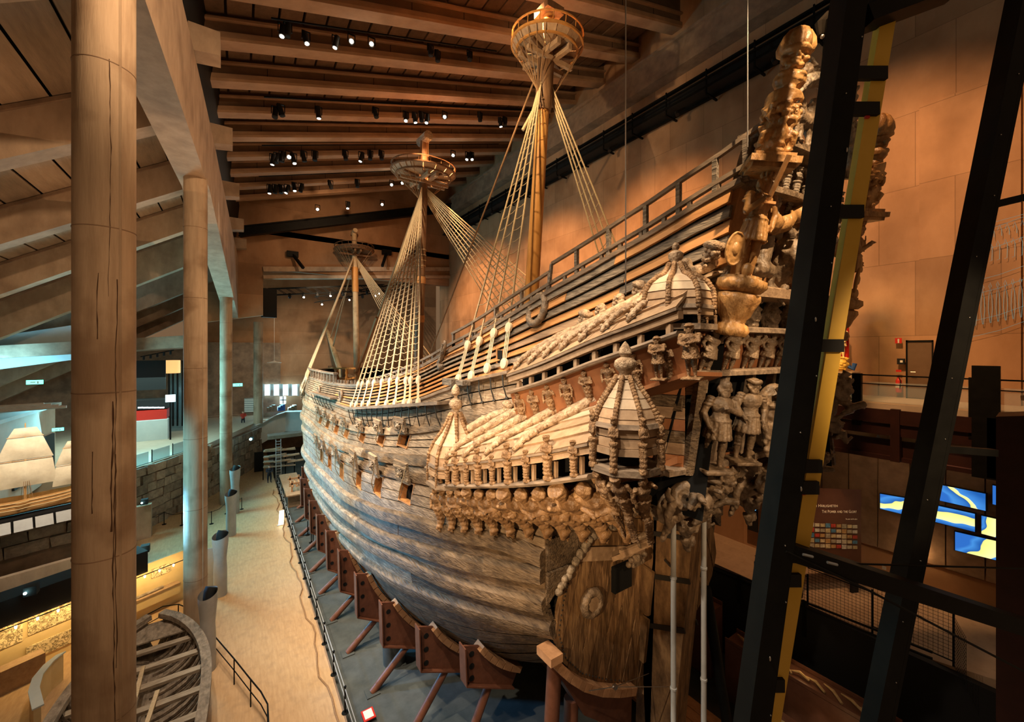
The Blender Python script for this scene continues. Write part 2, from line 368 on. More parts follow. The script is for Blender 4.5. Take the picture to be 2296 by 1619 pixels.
# far edge beam of dark steel (crane rail) in front of the end wall
g = MB(); p = pe(535, 520, 46.8); q = pe(1010, 466, 46.8); g.bar(p, q, .5, 1.0); g.bar(p + V3((0, -.3, -.45)), q + V3((0, -.3, -.45)), .3, .12); g.bar(p + V3((0, -.3, .4)), q + V3((0, -.3, .4)), .3, .12)
tag(g.build('crane_beam', 'black_steel'), 'black steel crane beam across the end of the hall under the roof', 'beam')

# --- girder over the colonnade
def gird(Y):
    x = wallX(Y); zb = np.interp(Y, [-5, 24, 42, 49], [20.6, 20.6, 17.4, 16.2]); zt = np.interp(Y, [-5, 22, 45, 49], [24.2, 24.0, 22.4, 22.2])
    return [V3((x - 1.05, Y, zb)), V3((x, Y, zb)), V3((x, Y, zt)), V3((x - 1.05, Y, zt))]
m = MB(); ys = [-3, 6, 12, 18, 24, 30, 36, 42, 49]; G = [gird(Y) for Y in ys]
for A, B in zip(G, G[1:]): m.add(A + B, [(0, 1, 5, 4), (1, 2, 6, 5), (2, 3, 7, 6), (3, 0, 4, 7)])
wl = m.build('wall_left', 'concrete'); wl['kind'] = 'structure'
m = MB()
for A, B in zip(G, G[1:]):
    u = V3((-.35, 0, 0)); m.hexa([A[2] + u, A[2] + u + V3((-.5, 0, 0)), B[2] + u + V3((-.5, 0, 0)), B[2] + u, V3((A[2].x + .1, A[2].y, 27.5)), V3((A[2].x - .5, A[2].y, 27.5)), V3((B[2].x - .5, B[2].y, 27.5)), V3((B[2].x + .1, B[2].y, 27.5))])
m.build('gutter', 'black_steel', wl)
CY = [5.1, 12.3, 19.5, 26.7, 33.9, 41.1, 47.2]
for Y in CY:
    x = wallX(Y); z = np.interp(Y, [0, 22, 45], [24.2, 24.0, 22.6])
    m = MB(); m.hexa([V3((x - 1, Y - .42, z)), V3((x + .75, Y - .42, z + .25)), V3((x + .75, Y + .42, z + .25)), V3((x - 1, Y + .42, z)), V3((x - 1, Y - .42, z + 1.15)), V3((x + .75, Y - .42, z + 1.15)), V3((x + .75, Y + .42, z + 1.15)), V3((x - 1, Y + .42, z + 1.15))])
    m.build('corbel', 'concrete', wl)
# --- roof of the side aisle, falling away to the left
AS = .61
def az(X): return 21.1 + AS * (X + 2.3)
m = MB(); m.prism([(-1.9, -4, az(-1.9) + 2.0), (-24, -4, az(-24) + 2.0), (-24, 60, az(-24) + 2.0), (-1.9, 60, az(-1.9) + 2.0)], (0, 0, .3))
ca = m.build('ceiling_aisle', 'black_gap'); ca['kind'] = 'structure'
for Y in CY[:-1] + [48.5, 54, 60]:
    dz = np.interp(Y, [0, 33, 60], [0, 0, -3.0])
    m = MB(); m.hexa([V3((-20, Y - .4, az(-20) + dz)), V3((-1.6, Y - .4, az(-1.6) + dz)), V3((-1.6, Y + .4, az(-1.6) + dz)), V3((-20, Y + .4, az(-20) + dz))] + [V3((X, Y + s, az(X) + 1.6)) for X, s in ((-20, -.4), (-1.6, -.4), (-1.6, .4), (-20, .4))])
    b = m.build('aisle_beam', 'concrete', ca)
    m = MB(); m.hexa([V3((-20, Y - .5, az(-20) + 1.45)), V3((-1.6, Y - .5, az(-1.6) + 1.45)), V3((-1.6, Y + .5, az(-1.6) + 1.45)), V3((-20, Y + .5, az(-20) + 1.45))] + [V3((X, Y + s, az(X) + 1.6)) for X, s in ((-20, -.5), (-1.6, -.5), (-1.6, .5), (-20, .5))])
    m.build('ledge', 'concrete_dark', b)
pm = MB(); pm.box((0, 0, 0), (1.16, 1.0, .16)); pm2 = pm.mesh('aisle_panel'); pm2.materials.append(MATS['aisle_panel'])
aa = math.atan(AS); prev = -2
for Y0, Y1 in zip(CY, CY[1:] + [54]):
    x = -2.3
    while x > -15:
        inst('aisle_panel', pm2, ca, Matrix.Translation((x, (Y0 + Y1) / 2, az(x) + 1.72)) @ Matrix.Rotation(-aa, 4, 'Y') @ Matrix.Diagonal((1, Y1 - Y0 - .3, 1, 1)))
        x -= 1.06
# --- columns
mat('crack_brown', (.07, .035, .018))
def column(px, yb, X, Y, ztop, r, lab, zb=0):
    e = empty('concrete_column', (X, Y, zb), lab, 'column', 'columns of the colonnade')
    m = MB(); m.lathe([(r, 0), (r * 1.0, ztop - zb)], (X, Y, zb), n=40); m.build('shaft', 'concrete_column', e, smooth=True)
    z = zb + 2.9
    while z < ztop - 1:
        m = MB(); m.lathe([(r + .001, -.012), (r + .008, -.006), (r + .008, .006), (r + .001, .012)], (X, Y, z), n=40); m.build('casting_seam', 'concrete_dark', e, smooth=True); z += 3.1
    m = MB(); m.bar((X + r * .62, Y - r * .78, zb), (X + r * .62, Y - r * .78, ztop), .035, .035); m.build('formwork_ridge', 'concrete_column', e)
    return e
c1 = column(0, 0, -2.1, 10.9, 20.7, .445, 'massive round concrete column nearest the viewer, cracked and stained')
column(0, 0, -1.5, 22.8, 20.7, .43, 'second round concrete column, beside the grey tubes on the walkway')
column(0, 0, -.72, 42.0, 17.5, .44, 'third slimmer looking concrete column beyond the walkway railing')
column(0, 0, 2.06, 54.5, 16.2, .46, 'farthest concrete column standing on the curved balcony', 4.65)

# cracks and broken patches on the nearest column
rc = random.Random(5)
for a0, z0, z1, wd in ((-1.16, 4.2, 11.2, .012), (-1.05, 7.0, 14.5, .010), (-1.28, 14.0, 18.6, .009), (-1.62, 13.2, 14.6, .013), (-1.2, 9.6, 12.2, .02), (-1.75, 10.0, 11.3, .012)):
    m = MB(); n = int((z1 - z0) / .16); a = a0; P = []
    for i in range(n): a += rc.uniform(-.022, .022); P.append(V3((-2.1 + .447 * math.cos(a), 10.9 + .447 * math.sin(a), z0 + (z1 - z0) * i / n)))
    m.tube(P, [wd * rc.uniform(.2, .95) for _ in P], 5); m.build('crack', 'crack_brown', c1)

# ================================================================== THE WARSHIP
XC = 11.0
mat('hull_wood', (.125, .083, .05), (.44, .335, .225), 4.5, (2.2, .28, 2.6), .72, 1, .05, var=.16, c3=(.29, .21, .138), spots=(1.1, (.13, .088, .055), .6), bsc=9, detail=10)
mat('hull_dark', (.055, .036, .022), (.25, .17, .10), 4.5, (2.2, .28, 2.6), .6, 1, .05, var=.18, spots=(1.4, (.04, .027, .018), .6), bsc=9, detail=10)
mat('wale_wood', (.14, .092, .055), (.46, .35, .235), 5.0, (2.2, .28, 2.6), .65, 1, .05, var=.1, spots=(1.6, (.15, .10, .06), .6), bsc=9, detail=10)
mat('clap_orange', (.40, .18, .06), (.58, .29, .11), 2.0, (3, .3, 3), .6, .35, .015, var=.14, bsc=5)
mat('clap_grey', (.085, .064, .046), (.30, .24, .18), 6.0, (3, .4, 3), .75, 1, .04, var=.14, bsc=7)
mat('clap_brown', (.24, .15, .09), (.42, .28, .17), 2.5, (3, .3, 3), .7, .6, .02, var=.14, bsc=6)
mat('red_panel', (.23, .085, .035), (.36, .15, .06), 1.6, (1, 1, 1), .55, .3, .015, var=.1, bsc=5)
mat('pale_plank', (.44, .32, .21), (.57, .44, .31), 2.0, (2, 2, 2), .6, .2, .01, var=.08)
mat('tan_plank', (.30, .19, .11), (.46, .31, .19), 2.4, (2, 2, 2), .6, .3, .012, var=.15)
mat('carved', (.11, .055, .022), (.50, .31, .16), 6.0, (1, 1, 1), .42, 1, .05, c3=(.27, .15, .068), bsc=22, spec=.45)
mat('carved_dark', (.06, .038, .022), (.34, .235, .145), 5.0, (1, 1, 1), .45, .9, .03, bsc=24, spec=.5)
mat('carved_gold', (.20, .09, .026), (.60, .33, .12), 4.0, (1, 1, .5), .40, .8, .04, bsc=14, spec=.5)
mat('carved_grey', (.09, .065, .045), (.46, .36, .255), 6.0, (1, 1, 1), .5, .9, .03, bsc=24, spec=.45)
mat('rail_wood', (.12, .085, .06), (.33, .24, .165), 4.0, (2, .3, 2), .6, .6, .02, bsc=8)
mat('mast_orange', (.50, .22, .055), (.66, .33, .10), 2.0, (4, 4, .2), .5, .3, .01, spots=(.7, (.33, .14, .04), .5))
mat('mast_pale', (.50, .36, .20), (.66, .50, .31), 3.0, (4, 4, .3), .6, .4, .01, spots=(1.5, (.3, .2, .11), .6))
mat('mast_dark', (.10, .05, .025), (.24, .13, .065), 2.5, (4, 4, .25), .5, .4, .012)
mat('rope', (.42, .30, .17), (.58, .44, .27), 20, (1, 1, 1), .8, .5, .01)
mat('rope_dark', (.24, .13, .06), (.34, .20, .10), 20, (1, 1, 1), .8, .5, .01)
mat('block_pale', (.60, .47, .31), (.74, .60, .42), 4, (1, 1, 1), .6, .2, .01)
mat('tuck_wood', (.075, .04, .018), (.36, .21, .095), 2.6, (3.2, 1, .45), .55, .9, .03, var=.2, c3=(.20, .11, .05), bsc=6)
mat('iron', (.05, .045, .04), rough=.5, metal=.6)

f_stem = pchip([-1, 0, 2, 5, 8, 11, 14], [44, 46.5, 49, 51.3, 52.6, 53.2, 53.5])
f_B = pchip([0, .1, .2, .35, .5, .65, .75, .83, .9, .95, .98, 1], [4.2, 5.47, 6.2, 6.38, 6.5, 6.5, 5.92, 5.1, 4.15, 2.97, 1.68, 0.03])
f_zt = pchip([0, .08, .18, .35, .6, .85, 1], [3.93, 1.77, .62, -.58, -.94, -.54, 0])
f_zm = pchip([0, .15, .4, .7, 1], [6.96, 6.37, 5.86, 6.62, 8.53])
f_e = pchip([0, .2, .5, .8, 1], [2.13, 2.64, 2.97, 2.42, 1.61])
f_th = pchip([0, .3, .6, .85, 1], [.28, .29, .26, .13, .02])
def hb(Y, z):
    """half breadth of the hull at station Y and height z"""
    s = max(0, (Y - 8) / (f_stem(z) - 8)) if Y < 53 else 1
    s = min(s, 1); B = f_B(s); zt = f_zt(s); zm = f_zm(s); e = f_e(s)
    t = min(1, max(0, (z - zt) / (zm - zt))); low = (1 - (1 - t) ** e) ** (1 / e)
    u = z - (zm + 1.2); th = f_th(s); up = 0
    if u > 0: up = min(u, 5.2) * th + max(0, u - 5.2) * min(th, .06)
    b = B * low - up * min(1, B / 5)
    if Y < 8: b -= (8 - Y) * .05
    return max(b, .02)
def side(Y, z, off=0.0): return V3((XC - hb(Y, z) - off, Y, z))
def hnorm(Y, z):
    a = side(Y, z + .15) - side(Y, z - .15); b = side(Y + .3, z) - side(Y - .3, z); n = a.cross(b)
    n.normalize(); return n if n.x < 0 else -n
def sidep(Y, z, off): return side(Y, z) + hnorm(Y, z) * off
def onhull(px, py, off=0.0):
    d = ray(px, py); lo = None; t = 4.0
    while t < 70:
        p = OV + d * t
        if p[1] > 2.5 and p[0] > XC - hb(p[1], p[2]) - off and p[0] < XC: break
        lo = t; t += .25
    a, b = lo, t
    for _ in range(22):
        c = (a + b) / 2; p = OV + d * c
        if p[0] > XC - hb(p[1], p[2]) - off: b = c
        else: a = c
    return V3(OV + d * b)
def line(pts, aft=None, fwd=None, off=0.0, slope_f=0.02):
    P = sorted([(onhull(x, y, off).y, onhull(x, y, off).z) for x, y in pts]); Q = [P[0]]
    for p in P[1:]:
        if p[0] > Q[-1][0] + .3: Q.append(p)
    if aft: Q = [a for a in aft if a[0] < Q[0][0] - .3] + Q
    if fwd: Q = Q + [a for a in fwd if a[0] > Q[-1][0] + .3]
    return pchip([q[0] for q in Q], [q[1] for q in Q])
KR2 = line([(726, 857), (781, 866), (830, 862), (880, 850), (947, 823), (1010, 788), (1065, 760), (1148, 708), (1240, 652), (1366, 581), (1471, 522), (1576, 457), (1655, 414)], aft=[(3.6, 16.6)], fwd=[(52, 10.9), (54, 11.1)])
KC = line([(705, 888), (746, 900), (781, 912), (850, 914), (900, 904), (943, 893), (1010, 868), (1134, 838)], aft=[(4.0, 13.9)], fwd=[(50, 9.9), (54, 10.3)])
KU2 = line([(712, 915), (740, 930), (760, 940), (791, 951), (816, 956), (861, 959), (912, 957), (960, 952), (1050, 935)], aft=[(4.0, 12.2)], fwd=[(50, 8.9), (54, 9.3)])
KU1 = line([(700, 945), (712, 958), (753, 986), (795, 1000), (830, 1009), (868, 1016), (960, 1023)], aft=[(4.5, 11.2), (8.0, 9.7)], fwd=[(50, 7.3), (54, 7.8)])
KL2 = line([(708, 981), (743, 1003), (791, 1026), (860, 1046), (923, 1060), (960, 1066)], aft=[(4.5, 10.6), (8.2, 8.9)], fwd=[(50, 6.3), (54, 6.8)])
KA = line([(705, 1036), (729, 1058), (767, 1094), (836, 1129), (922, 1153), (1026, 1181), (1147, 1202)], aft=[(8.0, 7.75)], fwd=[(48, 4.6), (54, 5.3)])
KB = line([(753, 1122), (836, 1177), (940, 1215), (1043, 1243), (1147, 1260), (1240, 1272)], fwd=[(46, 3.4), (54, 4.3)])
KCc = line([(753, 1160), (819, 1205), (905, 1243), (988, 1281), (1112, 1315), (1240, 1341)], fwd=[(46, 2.5), (54, 3.4)])
KD = line([(802, 1233), (871, 1281), (974, 1326), (1078, 1357), (1236, 1393)], fwd=[(40, 1.6), (54, 2.6)])
def KK(Y):    # the lowest line: round the bottom
    s = min(1, max(0, (Y - 8.3) / 44)); return f_zt(s) + .05
ship = empty('warship', (XC, 28, -.35), 'huge dark oak sailing warship with carved stern galleries and three masts', 'ship')
YA, YF = 8.3, 52.2
# inner shell (dark) on both sides, decks
def shellgrid(inset, sgn, ys, zlow):
    return [[V3((XC - sgn * max(0, hb(Y, z) - inset), Y, z)) for z in [zlow(Y) + (KR2(Y) - .1 - zlow(Y)) * j / 26 for j in range(27)]] for Y in ys]
YS1 = list(np.linspace(8.5, 52.3, 55)); YS0 = list(np.linspace(4.5, 8.5, 6))
m = MB()
for sg in (1, -1): m.grid(shellgrid(.32, sg, YS1, KK)); m.grid(shellgrid(.32, sg, YS0, lambda Y: 9.6))
hull = m.build('hull', 'black_gap', ship)
# starboard planking as one outer skin
m = MB(); m.slab(shellgrid(0, -1, YS1, KK), (-.12, 0, 0)); m.slab(shellgrid(0, -1, YS0, lambda Y: 9.6), (-.12, 0, 0)); m.build('starboard_planking', 'hull_dark', ship, smooth=True)
# decks
def deck(Y0, Y1, dz, name):
    m = MB(); G = []
    for i in range(16):
        Y = Y0 + (Y1 - Y0) * i / 15; z = KR2(Y) - dz; h = max(.05, hb(Y, z) - .25); G.append([V3((XC - h, Y, z)), V3((XC + h, Y, z))])
    m.slab(G, (0, 0, -.15)); m.build(name, 'clap_brown', ship)
deck(4.6, 12, 1.3, 'poop_deck'); deck(12, 24, 1.3, 'quarter_deck'); deck(24, 52, 1.2, 'upper_deck')

# gun ports: two rows
UP = [(904, 993), (855, 988), (814, 978), (779, 968), (756, 960), (736, 950), (720, 940)]
LP = [(985, 1135), (907, 1116), (848, 1083), (805, 1072), (767, 1057), (740, 1041), (722, 1027)]
ports = []
for row, L in (('u', UP), ('l', LP)):
    for x, y in L:
        p = onhull(x, y); ports.append((row, p.y, p.z))
PW = .42
# strakes
def strake(fa, fb, n, mats, lap=0.0, prt=None, Y0=YA, Y1=YF, th=.11, seg=6.0, out=0.0, split=None):
    for k in range(n):
        def za(Y, k=k): return fa(Y) + (fb(Y) - fa(Y)) * k / n
        def zb(Y, k=k): return fa(Y) + (fb(Y) - fa(Y)) * (k + 1) / n
        cuts = [Y0]; y = Y0 + random.uniform(.45, 1.0) * seg
        while y < Y1 - 2: cuts.append(y); y += seg * random.uniform(.85, 1.25)
        cuts.append(Y1); iv = list(zip(cuts, cuts[1:]))
        if prt:
            r, k0, k1 = prt
            if k0 <= k <= k1:
                ys = sorted(p[1] for p in ports if p[0] == r); e = [Y0]
                for q in ys: e += [q - PW, q + PW]
                e.append(Y1); iv = [(a, b) for a, b in zip(e[0::2], e[1::2]) if b > a + .1]
                iv2 = []
                for a, b in iv:
                    nn = max(1, round((b - a) / seg)); iv2 += [(a + (b - a) * i / nn, a + (b - a) * (i + 1) / nn) for i in range(nn)]
                iv = iv2
        for a, b in iv:
            ns = max(2, int((b - a) / .7)); g = .02; o2 = out + random.uniform(0, .018); G = []
            for i in range(ns + 1):
                Y = a + .008 + (b - a - .016) * i / ns; z0 = za(Y) + g; z1 = zb(Y) - g
                G.append([sidep(Y, z0, o2 + lap), sidep(Y, (z0 + z1) / 2, o2 + lap * .5 + .004), sidep(Y, z1, o2)])
            mm = MB(); mm.slab(G, lambda p: V3((th, 0, 0)))
            mt = mats(k, (a + b) / 2) if callable(mats) else mats
            mm.build('plank', mt, hull)
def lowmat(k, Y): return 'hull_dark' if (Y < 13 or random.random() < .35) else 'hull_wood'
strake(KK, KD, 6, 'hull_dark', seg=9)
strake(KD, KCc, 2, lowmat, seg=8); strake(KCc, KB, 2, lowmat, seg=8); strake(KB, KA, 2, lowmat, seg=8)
strake(KA, KL2, 4, 'hull_wood', prt=('l', 1, 2), seg=7)
strake(KL2, KU1, 2, 'hull_wood', seg=7)
strake(KU1, KU2, 4, 'hull_wood', prt=('u', 1, 2), seg=7)
strake(KU2, KC, 3, 'hull_wood', seg=8, Y0=4.6)
def clap(k, Y):
    r = random.random()
    if Y < 9.5: return 'clap_orange' if (k + int(Y / 4)) % 2 == 0 else 'clap_grey'
    if Y < 21: return 'clap_orange' if r < .6 else 'clap_brown' if r < .85 else 'clap_grey'
    return ['clap_brown', 'clap_orange', 'clap_grey', 'hull_wood'][int(r * 4)] if Y < 26 else 'hull_wood'
strake(KC, KR2, 8, clap, lap=.08, Y0=4.3, th=.09, seg=4.6)
# wales: proud heavy timbers
def wale(fn, h, pr, Y0, Y1, mt='wale_wood', seg=11, dz=0):
    cuts = list(np.linspace(Y0, Y1, max(2, int(round((Y1 - Y0) / seg)) + 1)))
    for a, b in zip(cuts, cuts[1:]):
        ns = max(3, int((b - a) / .6)); m = MB(); R = []
        for i in range(ns + 1):
            Y = a + (b - a) * i / ns; z = fn(Y) + dz
            R.append([sidep(Y, z - h, 0), sidep(Y, z - h + .03, pr), sidep(Y, z - h * .5, pr * 1.12), sidep(Y, z - .05, pr), sidep(Y, z, pr * .7), sidep(Y, z + .02, 0)])
        m.grid(R); n = len(R[0]); m.add(R[0], [tuple(range(n))]); m.add(R[-1], [tuple(range(n))[::-1]])
        m.build('wale', mt if a > 10 or mt != 'wale_wood' else 'hull_dark', hull, smooth=True)
for fn, h in ((KA, .42), (KB, .42), (KCc, .38), (KD, .36)): wale(fn, h, .23, YA, YF)
wale(KL2, .34, .09, 8.6, YF); wale(KU1, .40, .15, 8.6, YF); wale(KU2, .34, .12, 5.0, YF); wale(KC, .16, .1, 4.5, YF, 'rail_wood')
# gun port frames, lids, lid ropes
for i, (r, Y, z) in enumerate(ports):
    fa, fb = (KA, KL2) if r == 'l' else (KU1, KU2)
    z0 = fa(Y) + (fb(Y) - fa(Y)) * .25; z1 = fa(Y) + (fb(Y) - fa(Y)) * .75
    e = MB(); n = hnorm(Y, z); dn = -n * .34
    for a, b in (((Y - PW, z0), (Y - PW, z1)), ((Y + PW, z0), (Y + PW, z1)), ((Y - PW, z0), (Y + PW, z0)), ((Y - PW, z1), (Y + PW, z1))):
        p = sidep(*a, .03); q = sidep(*b, .03); u = (q - p); w = V3((0, 1, 0)) if abs(u.y) < .1 else V3((0, 0, 1))
        e.hexa([p, p + dn, q + dn, q, p + w * .05, p + dn + w * .05, q + dn + w * .05, q + w * .05])
    po = e.build('gun_port', 'clap_orange', ship)
    # lid raised above the opening
    tp = sidep(Y, z1 + .04, .05); ax = (side(Y + .3, z1) - side(Y - .3, z1)).normalized(); L = (z1 - z0) * 1.12
    tilt = random.uniform(.12, .3); up = (V3((0, 0, 1)) * math.cos(tilt) + n * math.sin(tilt)).normalized(); n2 = up.cross(ax).normalized(); n2 = n2 if n2.x < 0 else -n2
    tp = tp + n * .12
    m = MB(); A = tp - ax * (PW + .04); B = tp + ax * (PW + .04)
    m.hexa([A, B, B + n2 * .1, A + n2 * .1, A + up * L, B + up * L, B + up * L + n2 * .1, A + up * L + n2 * .1])
    for q in (.2, .75): m.bar(A + up * L * q + n2 * .12, B + up * L * q + n2 * .12, .03, .06)
    m.build('lid', 'hull_wood', po)
    m = MB(); c0 = tp + up * L * .5 + n2 * .14
    m.ball(c0, (.08, .11, .13), 10, 8); m.ball(c0 + n2 * .07 + V3((0, 0, -.02)), (.05, .05, .05), 8, 6)
    for k in range(10): an = k * .628; m.ball(c0 + ax * .13 * math.cos(an) + up * .15 * math.sin(an), (.035, .045, .05), 6, 5)
    m.build('lion_mask', 'carved_grey', po, smooth=2)
    m = MB(); p = A + up * L * .9 + n2 * .1; q = sidep(Y + PW * .6, z0 + .08, .05); md = (p + q) / 2 + V3((-.1, .1, -.28)); m.tube([p, (p * 2 + md) / 3 + V3((0, 0, -.06)), md, (q * 2 + md) / 3 + V3((0, 0, -.03)), q], .018, 6); m.build('lid_rope', 'rope', po)
# stem post
m = MB(); pts = [(f_stem(z) + .15, z) for z in np.linspace(-.6, 10.8, 14)]
for a, b in zip(pts, pts[1:]): m.bar((XC, a[0], a[1]), (XC, b[0], b[1]), .5, .9, (0, 1, 0))
m.build('stem_post', 'hull_dark', ship)
m = MB(); m.bar((XC, 8, -.3), (XC, 46.5, -.45), .55, .7); m.build('keel', 'hull_dark', ship)
# beakhead beyond the bow
m = MB(); m.hexa([V3((XC - 1.3, 52, 7.2)), V3((XC + 1.3, 52, 7.2)), V3((XC + .2, 62, 9.8)), V3((XC - .2, 62, 9.8)), V3((XC - 2.0, 52, 9.2)), V3((XC + 2.0, 52, 9.2)), V3((XC + .3, 62, 10.8)), V3((XC - .3, 62, 10.8))])
m.build('beakhead', 'hull_wood', ship)

# ================================================================== carved figures (shared meshes, height 1, facing +X)
def remesh(mb, name, vox, disp=.006, freq=14, mt='carved', dec=None):
    me = mb.mesh('tmp'); o = bpy.data.objects.new('tmp', me); COL.objects.link(o)
    md = o.modifiers.new('r', 'REMESH'); md.mode = 'VOXEL'; md.voxel_size = vox; md.use_smooth_shade = True
    if dec: d2 = o.modifiers.new('d', 'DECIMATE'); d2.ratio = dec
    dg = bpy.context.evaluated_depsgraph_get(); dg.update(); r = bpy.data.meshes.new_from_object(o.evaluated_get(dg)); r.name = name
    bpy.data.objects.remove(o); bpy.data.meshes.remove(me)
    if disp:
        nv = len(r.vertices); co = np.empty(nv * 3); no = np.empty(nv * 3); r.vertices.foreach_get('co', co); r.vertices.foreach_get('normal', no)
        co = co.reshape(-1, 3); no = no.reshape(-1, 3)
        d = np.array([noise.noise(V3(c) * freq) + .5 * noise.noise(V3(c) * freq * 2.3 + V3((5, 1, 2))) for c in co])
        r.vertices.foreach_set('co', (co + no * (disp * d)[:, None]).ravel())
    r.polygons.foreach_set('use_smooth', [True] * len(r.polygons)); r.materials.clear(); r.materials.append(MATS[mt]); return r
def cap(m, p, q, r1, r2, n=10):
    p = V3(p); q = V3(q); d = q - p; L = d.length; d.normalize()
    m.tube([p - d * r1 * .8, p - d * r1 * .4, p, q, q + d * r2 * .4, q + d * r2 * .8], [r1 * .45, r1 * .9, r1, r2, r2 * .9, r2 * .45], n)
def headm(m, c, s=1.0, beard=True, hat=None):
    c = V3(c); m.ball(c, (.058 * s, .05 * s, .066 * s), 12, 9)
    m.ball(c + V3((.052, 0, -.008)) * s, (.02 * s, .013 * s, .022 * s), 8, 6)          # nose
    m.ball(c + V3((.03, 0, -.045)) * s, (.034 * s, .034 * s, .026 * s), 8, 6)           # jaw
    for y in (-1, 1):
        m.ball(c + V3((.042, .024 * y, .018)) * s, (.016 * s, .02 * s, .01 * s), 8, 5)   # brows
        m.ball(c + V3((0, .055 * y, -.005)) * s, (.016 * s, .01 * s, .022 * s), 8, 5)    # ears
        m.ball(c + V3((.036, .026 * y, -.016)) * s, (.018 * s, .014 * s, .012 * s), 8, 5)
    for k in range(9):                                                                 # hair
        an = math.radians(70 + k * 27.5); m.ball(c + V3((.045 * math.cos(an), .058 * math.sin(an), -.02 + .02 * math.sin(k * 2.1))) * s, .027 * s, 7, 5)
    if beard:
        for k in range(5): m.ball(c + V3((.045 - abs(k - 2) * .01, (k - 2) * .018, -.07 - .012 * (k % 2))) * s, .02 * s, 7, 5)
    if hat == 'helmet': m.ball(c + V3((0, 0, .03)) * s, (.07 * s, .062 * s, .055 * s), 12, 8); m.tube([c + V3((.06, 0, .05)) * s, c + V3((0, 0, .1)) * s, c + V3((-.07, 0, .04)) * s], .016 * s, 7)
    if hat == 'brim': m.ball(c + V3((0, 0, .04)) * s, (.095 * s, .095 * s, .016 * s), 14, 6); m.ball(c + V3((0, 0, .06)) * s, (.06 * s, .055 * s, .035 * s), 10, 6)
    if hat == 'turban':
        m.tube([c + V3((.055 * math.cos(a), .055 * math.sin(a), .04 + .008 * math.sin(3 * a))) * s for a in np.linspace(0, 6.28, 13)[:-1]], .03 * s, 8, closed=True); m.ball(c + V3((0, 0, .055)) * s, (.05 * s, .05 * s, .03 * s), 10, 6)
    if hat == 'crown':
        for k in range(8): a = k * .785; m.ball(c + V3((.05 * math.cos(a), .05 * math.sin(a), .065)) * s, (.014 * s, .014 * s, .026 * s), 6, 5)
def man(armL, armR, hat='helmet', skirt=True, stance=.06, armour=True):
    m = MB()
    for y, fx in ((1, .02), (-1, -.02)):
        cap(m, (0, .05 * y, .5), (fx, stance * y + .01 * y, .29), .062, .045); cap(m, (fx, stance * 1.15 * y, .27), (fx * .5, stance * 1.2 * y, .06), .046, .028); m.ball((fx, stance * 1.15 * y, .28), .048, 8, 6)
        cap(m, (fx * .5 - .01, stance * 1.2 * y, .025), (fx * .5 + .085, stance * 1.45 * y, .018), .027, .02)
        for k in (.1, .14): m.tube([V3((fx * .6 + .04 * math.cos(a), stance * 1.2 * y + .04 * math.sin(a), k + .1)) for a in np.linspace(0, 6.28, 9)[:-1]], .007, 5, closed=True)
    m.ball((0, 0, .53), (.085, .105, .08)); m.ball((.01, 0, .62), (.078, .098, .1)); m.ball((.012, 0, .73), (.092, .125, .105)); m.ball((.04, .05, .755), (.05, .055, .045)); m.ball((.04, -.05, .755), (.05, .055, .045))
    cap(m, (0, 0, .8), (.01, 0, .87), .045, .036)
    if skirt:
        m.lathe([(.1, .6), (.108, .55), (.12, .47), (.142, .37), (.135, .355), (.1, .4)], n=20)
        for k in range(14): a = k * .449; m.bar((.107 * math.cos(a), .107 * math.sin(a), .55), (.143 * math.cos(a), .143 * math.sin(a), .36), .03, .018, (math.cos(a), math.sin(a), 0))
        m.tube([V3((.106 * math.cos(a), .112 * math.sin(a), .57)) for a in np.linspace(0, 6.28, 17)[:-1]], .014, 6, closed=True)
    if armour:
        for y in (1, -1):
            for k in range(3): m.ball((0, (.135 + .012 * k) * y, .81 - .035 * k), (.056, .045, .022), 10, 6)
    for y, (e, h) in ((1, armL), (-1, armR)):
        s = V3((0, .135 * y, .8)); e = V3(e); h = V3(h); cap(m, s, e, .042, .034); cap(m, e, h, .036, .024); m.ball(h, (.03, .022, .032), 8, 6)
        d = (h - e).normalized()
        for k in range(4): cap(m, h + d * .02 + V3((.012, 0, 0)) * (k - 1.5), h + d * .055 + V3((.016, -.01 * y, -.006)) * (k - 1.5), .009, .007, 6)
        cap(m, h, h + d * .02 + V3((.035, 0, .005)), .01, .008, 6)
    headm(m, (.015, 0, .925), 1.02, True, hat)
    return m
def plinth(m, w=.16): m.box((.02, 0, .0), (w * 1.6, w * 2, .04))
m = man(((.07, .17, .66), (.13, -.02, .72)), ((-.01, -.185, .64), (.05, -.14, .5))); plinth(m); F_WARA = remesh(m, 'warrior_figure', .0095, .003, 26, 'carved_dark')
m = man(((.0, .19, .64), (.06, .15, .5)), ((.03, -.19, .65), (.1, -.12, .55)), 'turban'); plinth(m); F_WARB = remesh(m, 'warrior_figure', .0095, .003, 26, 'carved_dark')
m = man(((.08, .15, .68), (.14, .0, .66)), ((.06, -.16, .66), (.15, -.03, .6)), 'brim', True, .045); plinth(m); F_SMALL = remesh(m, 'standing_figure', .015, .005, 18, 'carved')
m = man(((.05, .16, .9), (.02, .1, 1.0)), ((-.01, -.185, .64), (.04, -.12, .52)), None, True, .05); F_ATL = remesh(m, 'atlas_figure', .015, .005, 18, 'carved_dark')
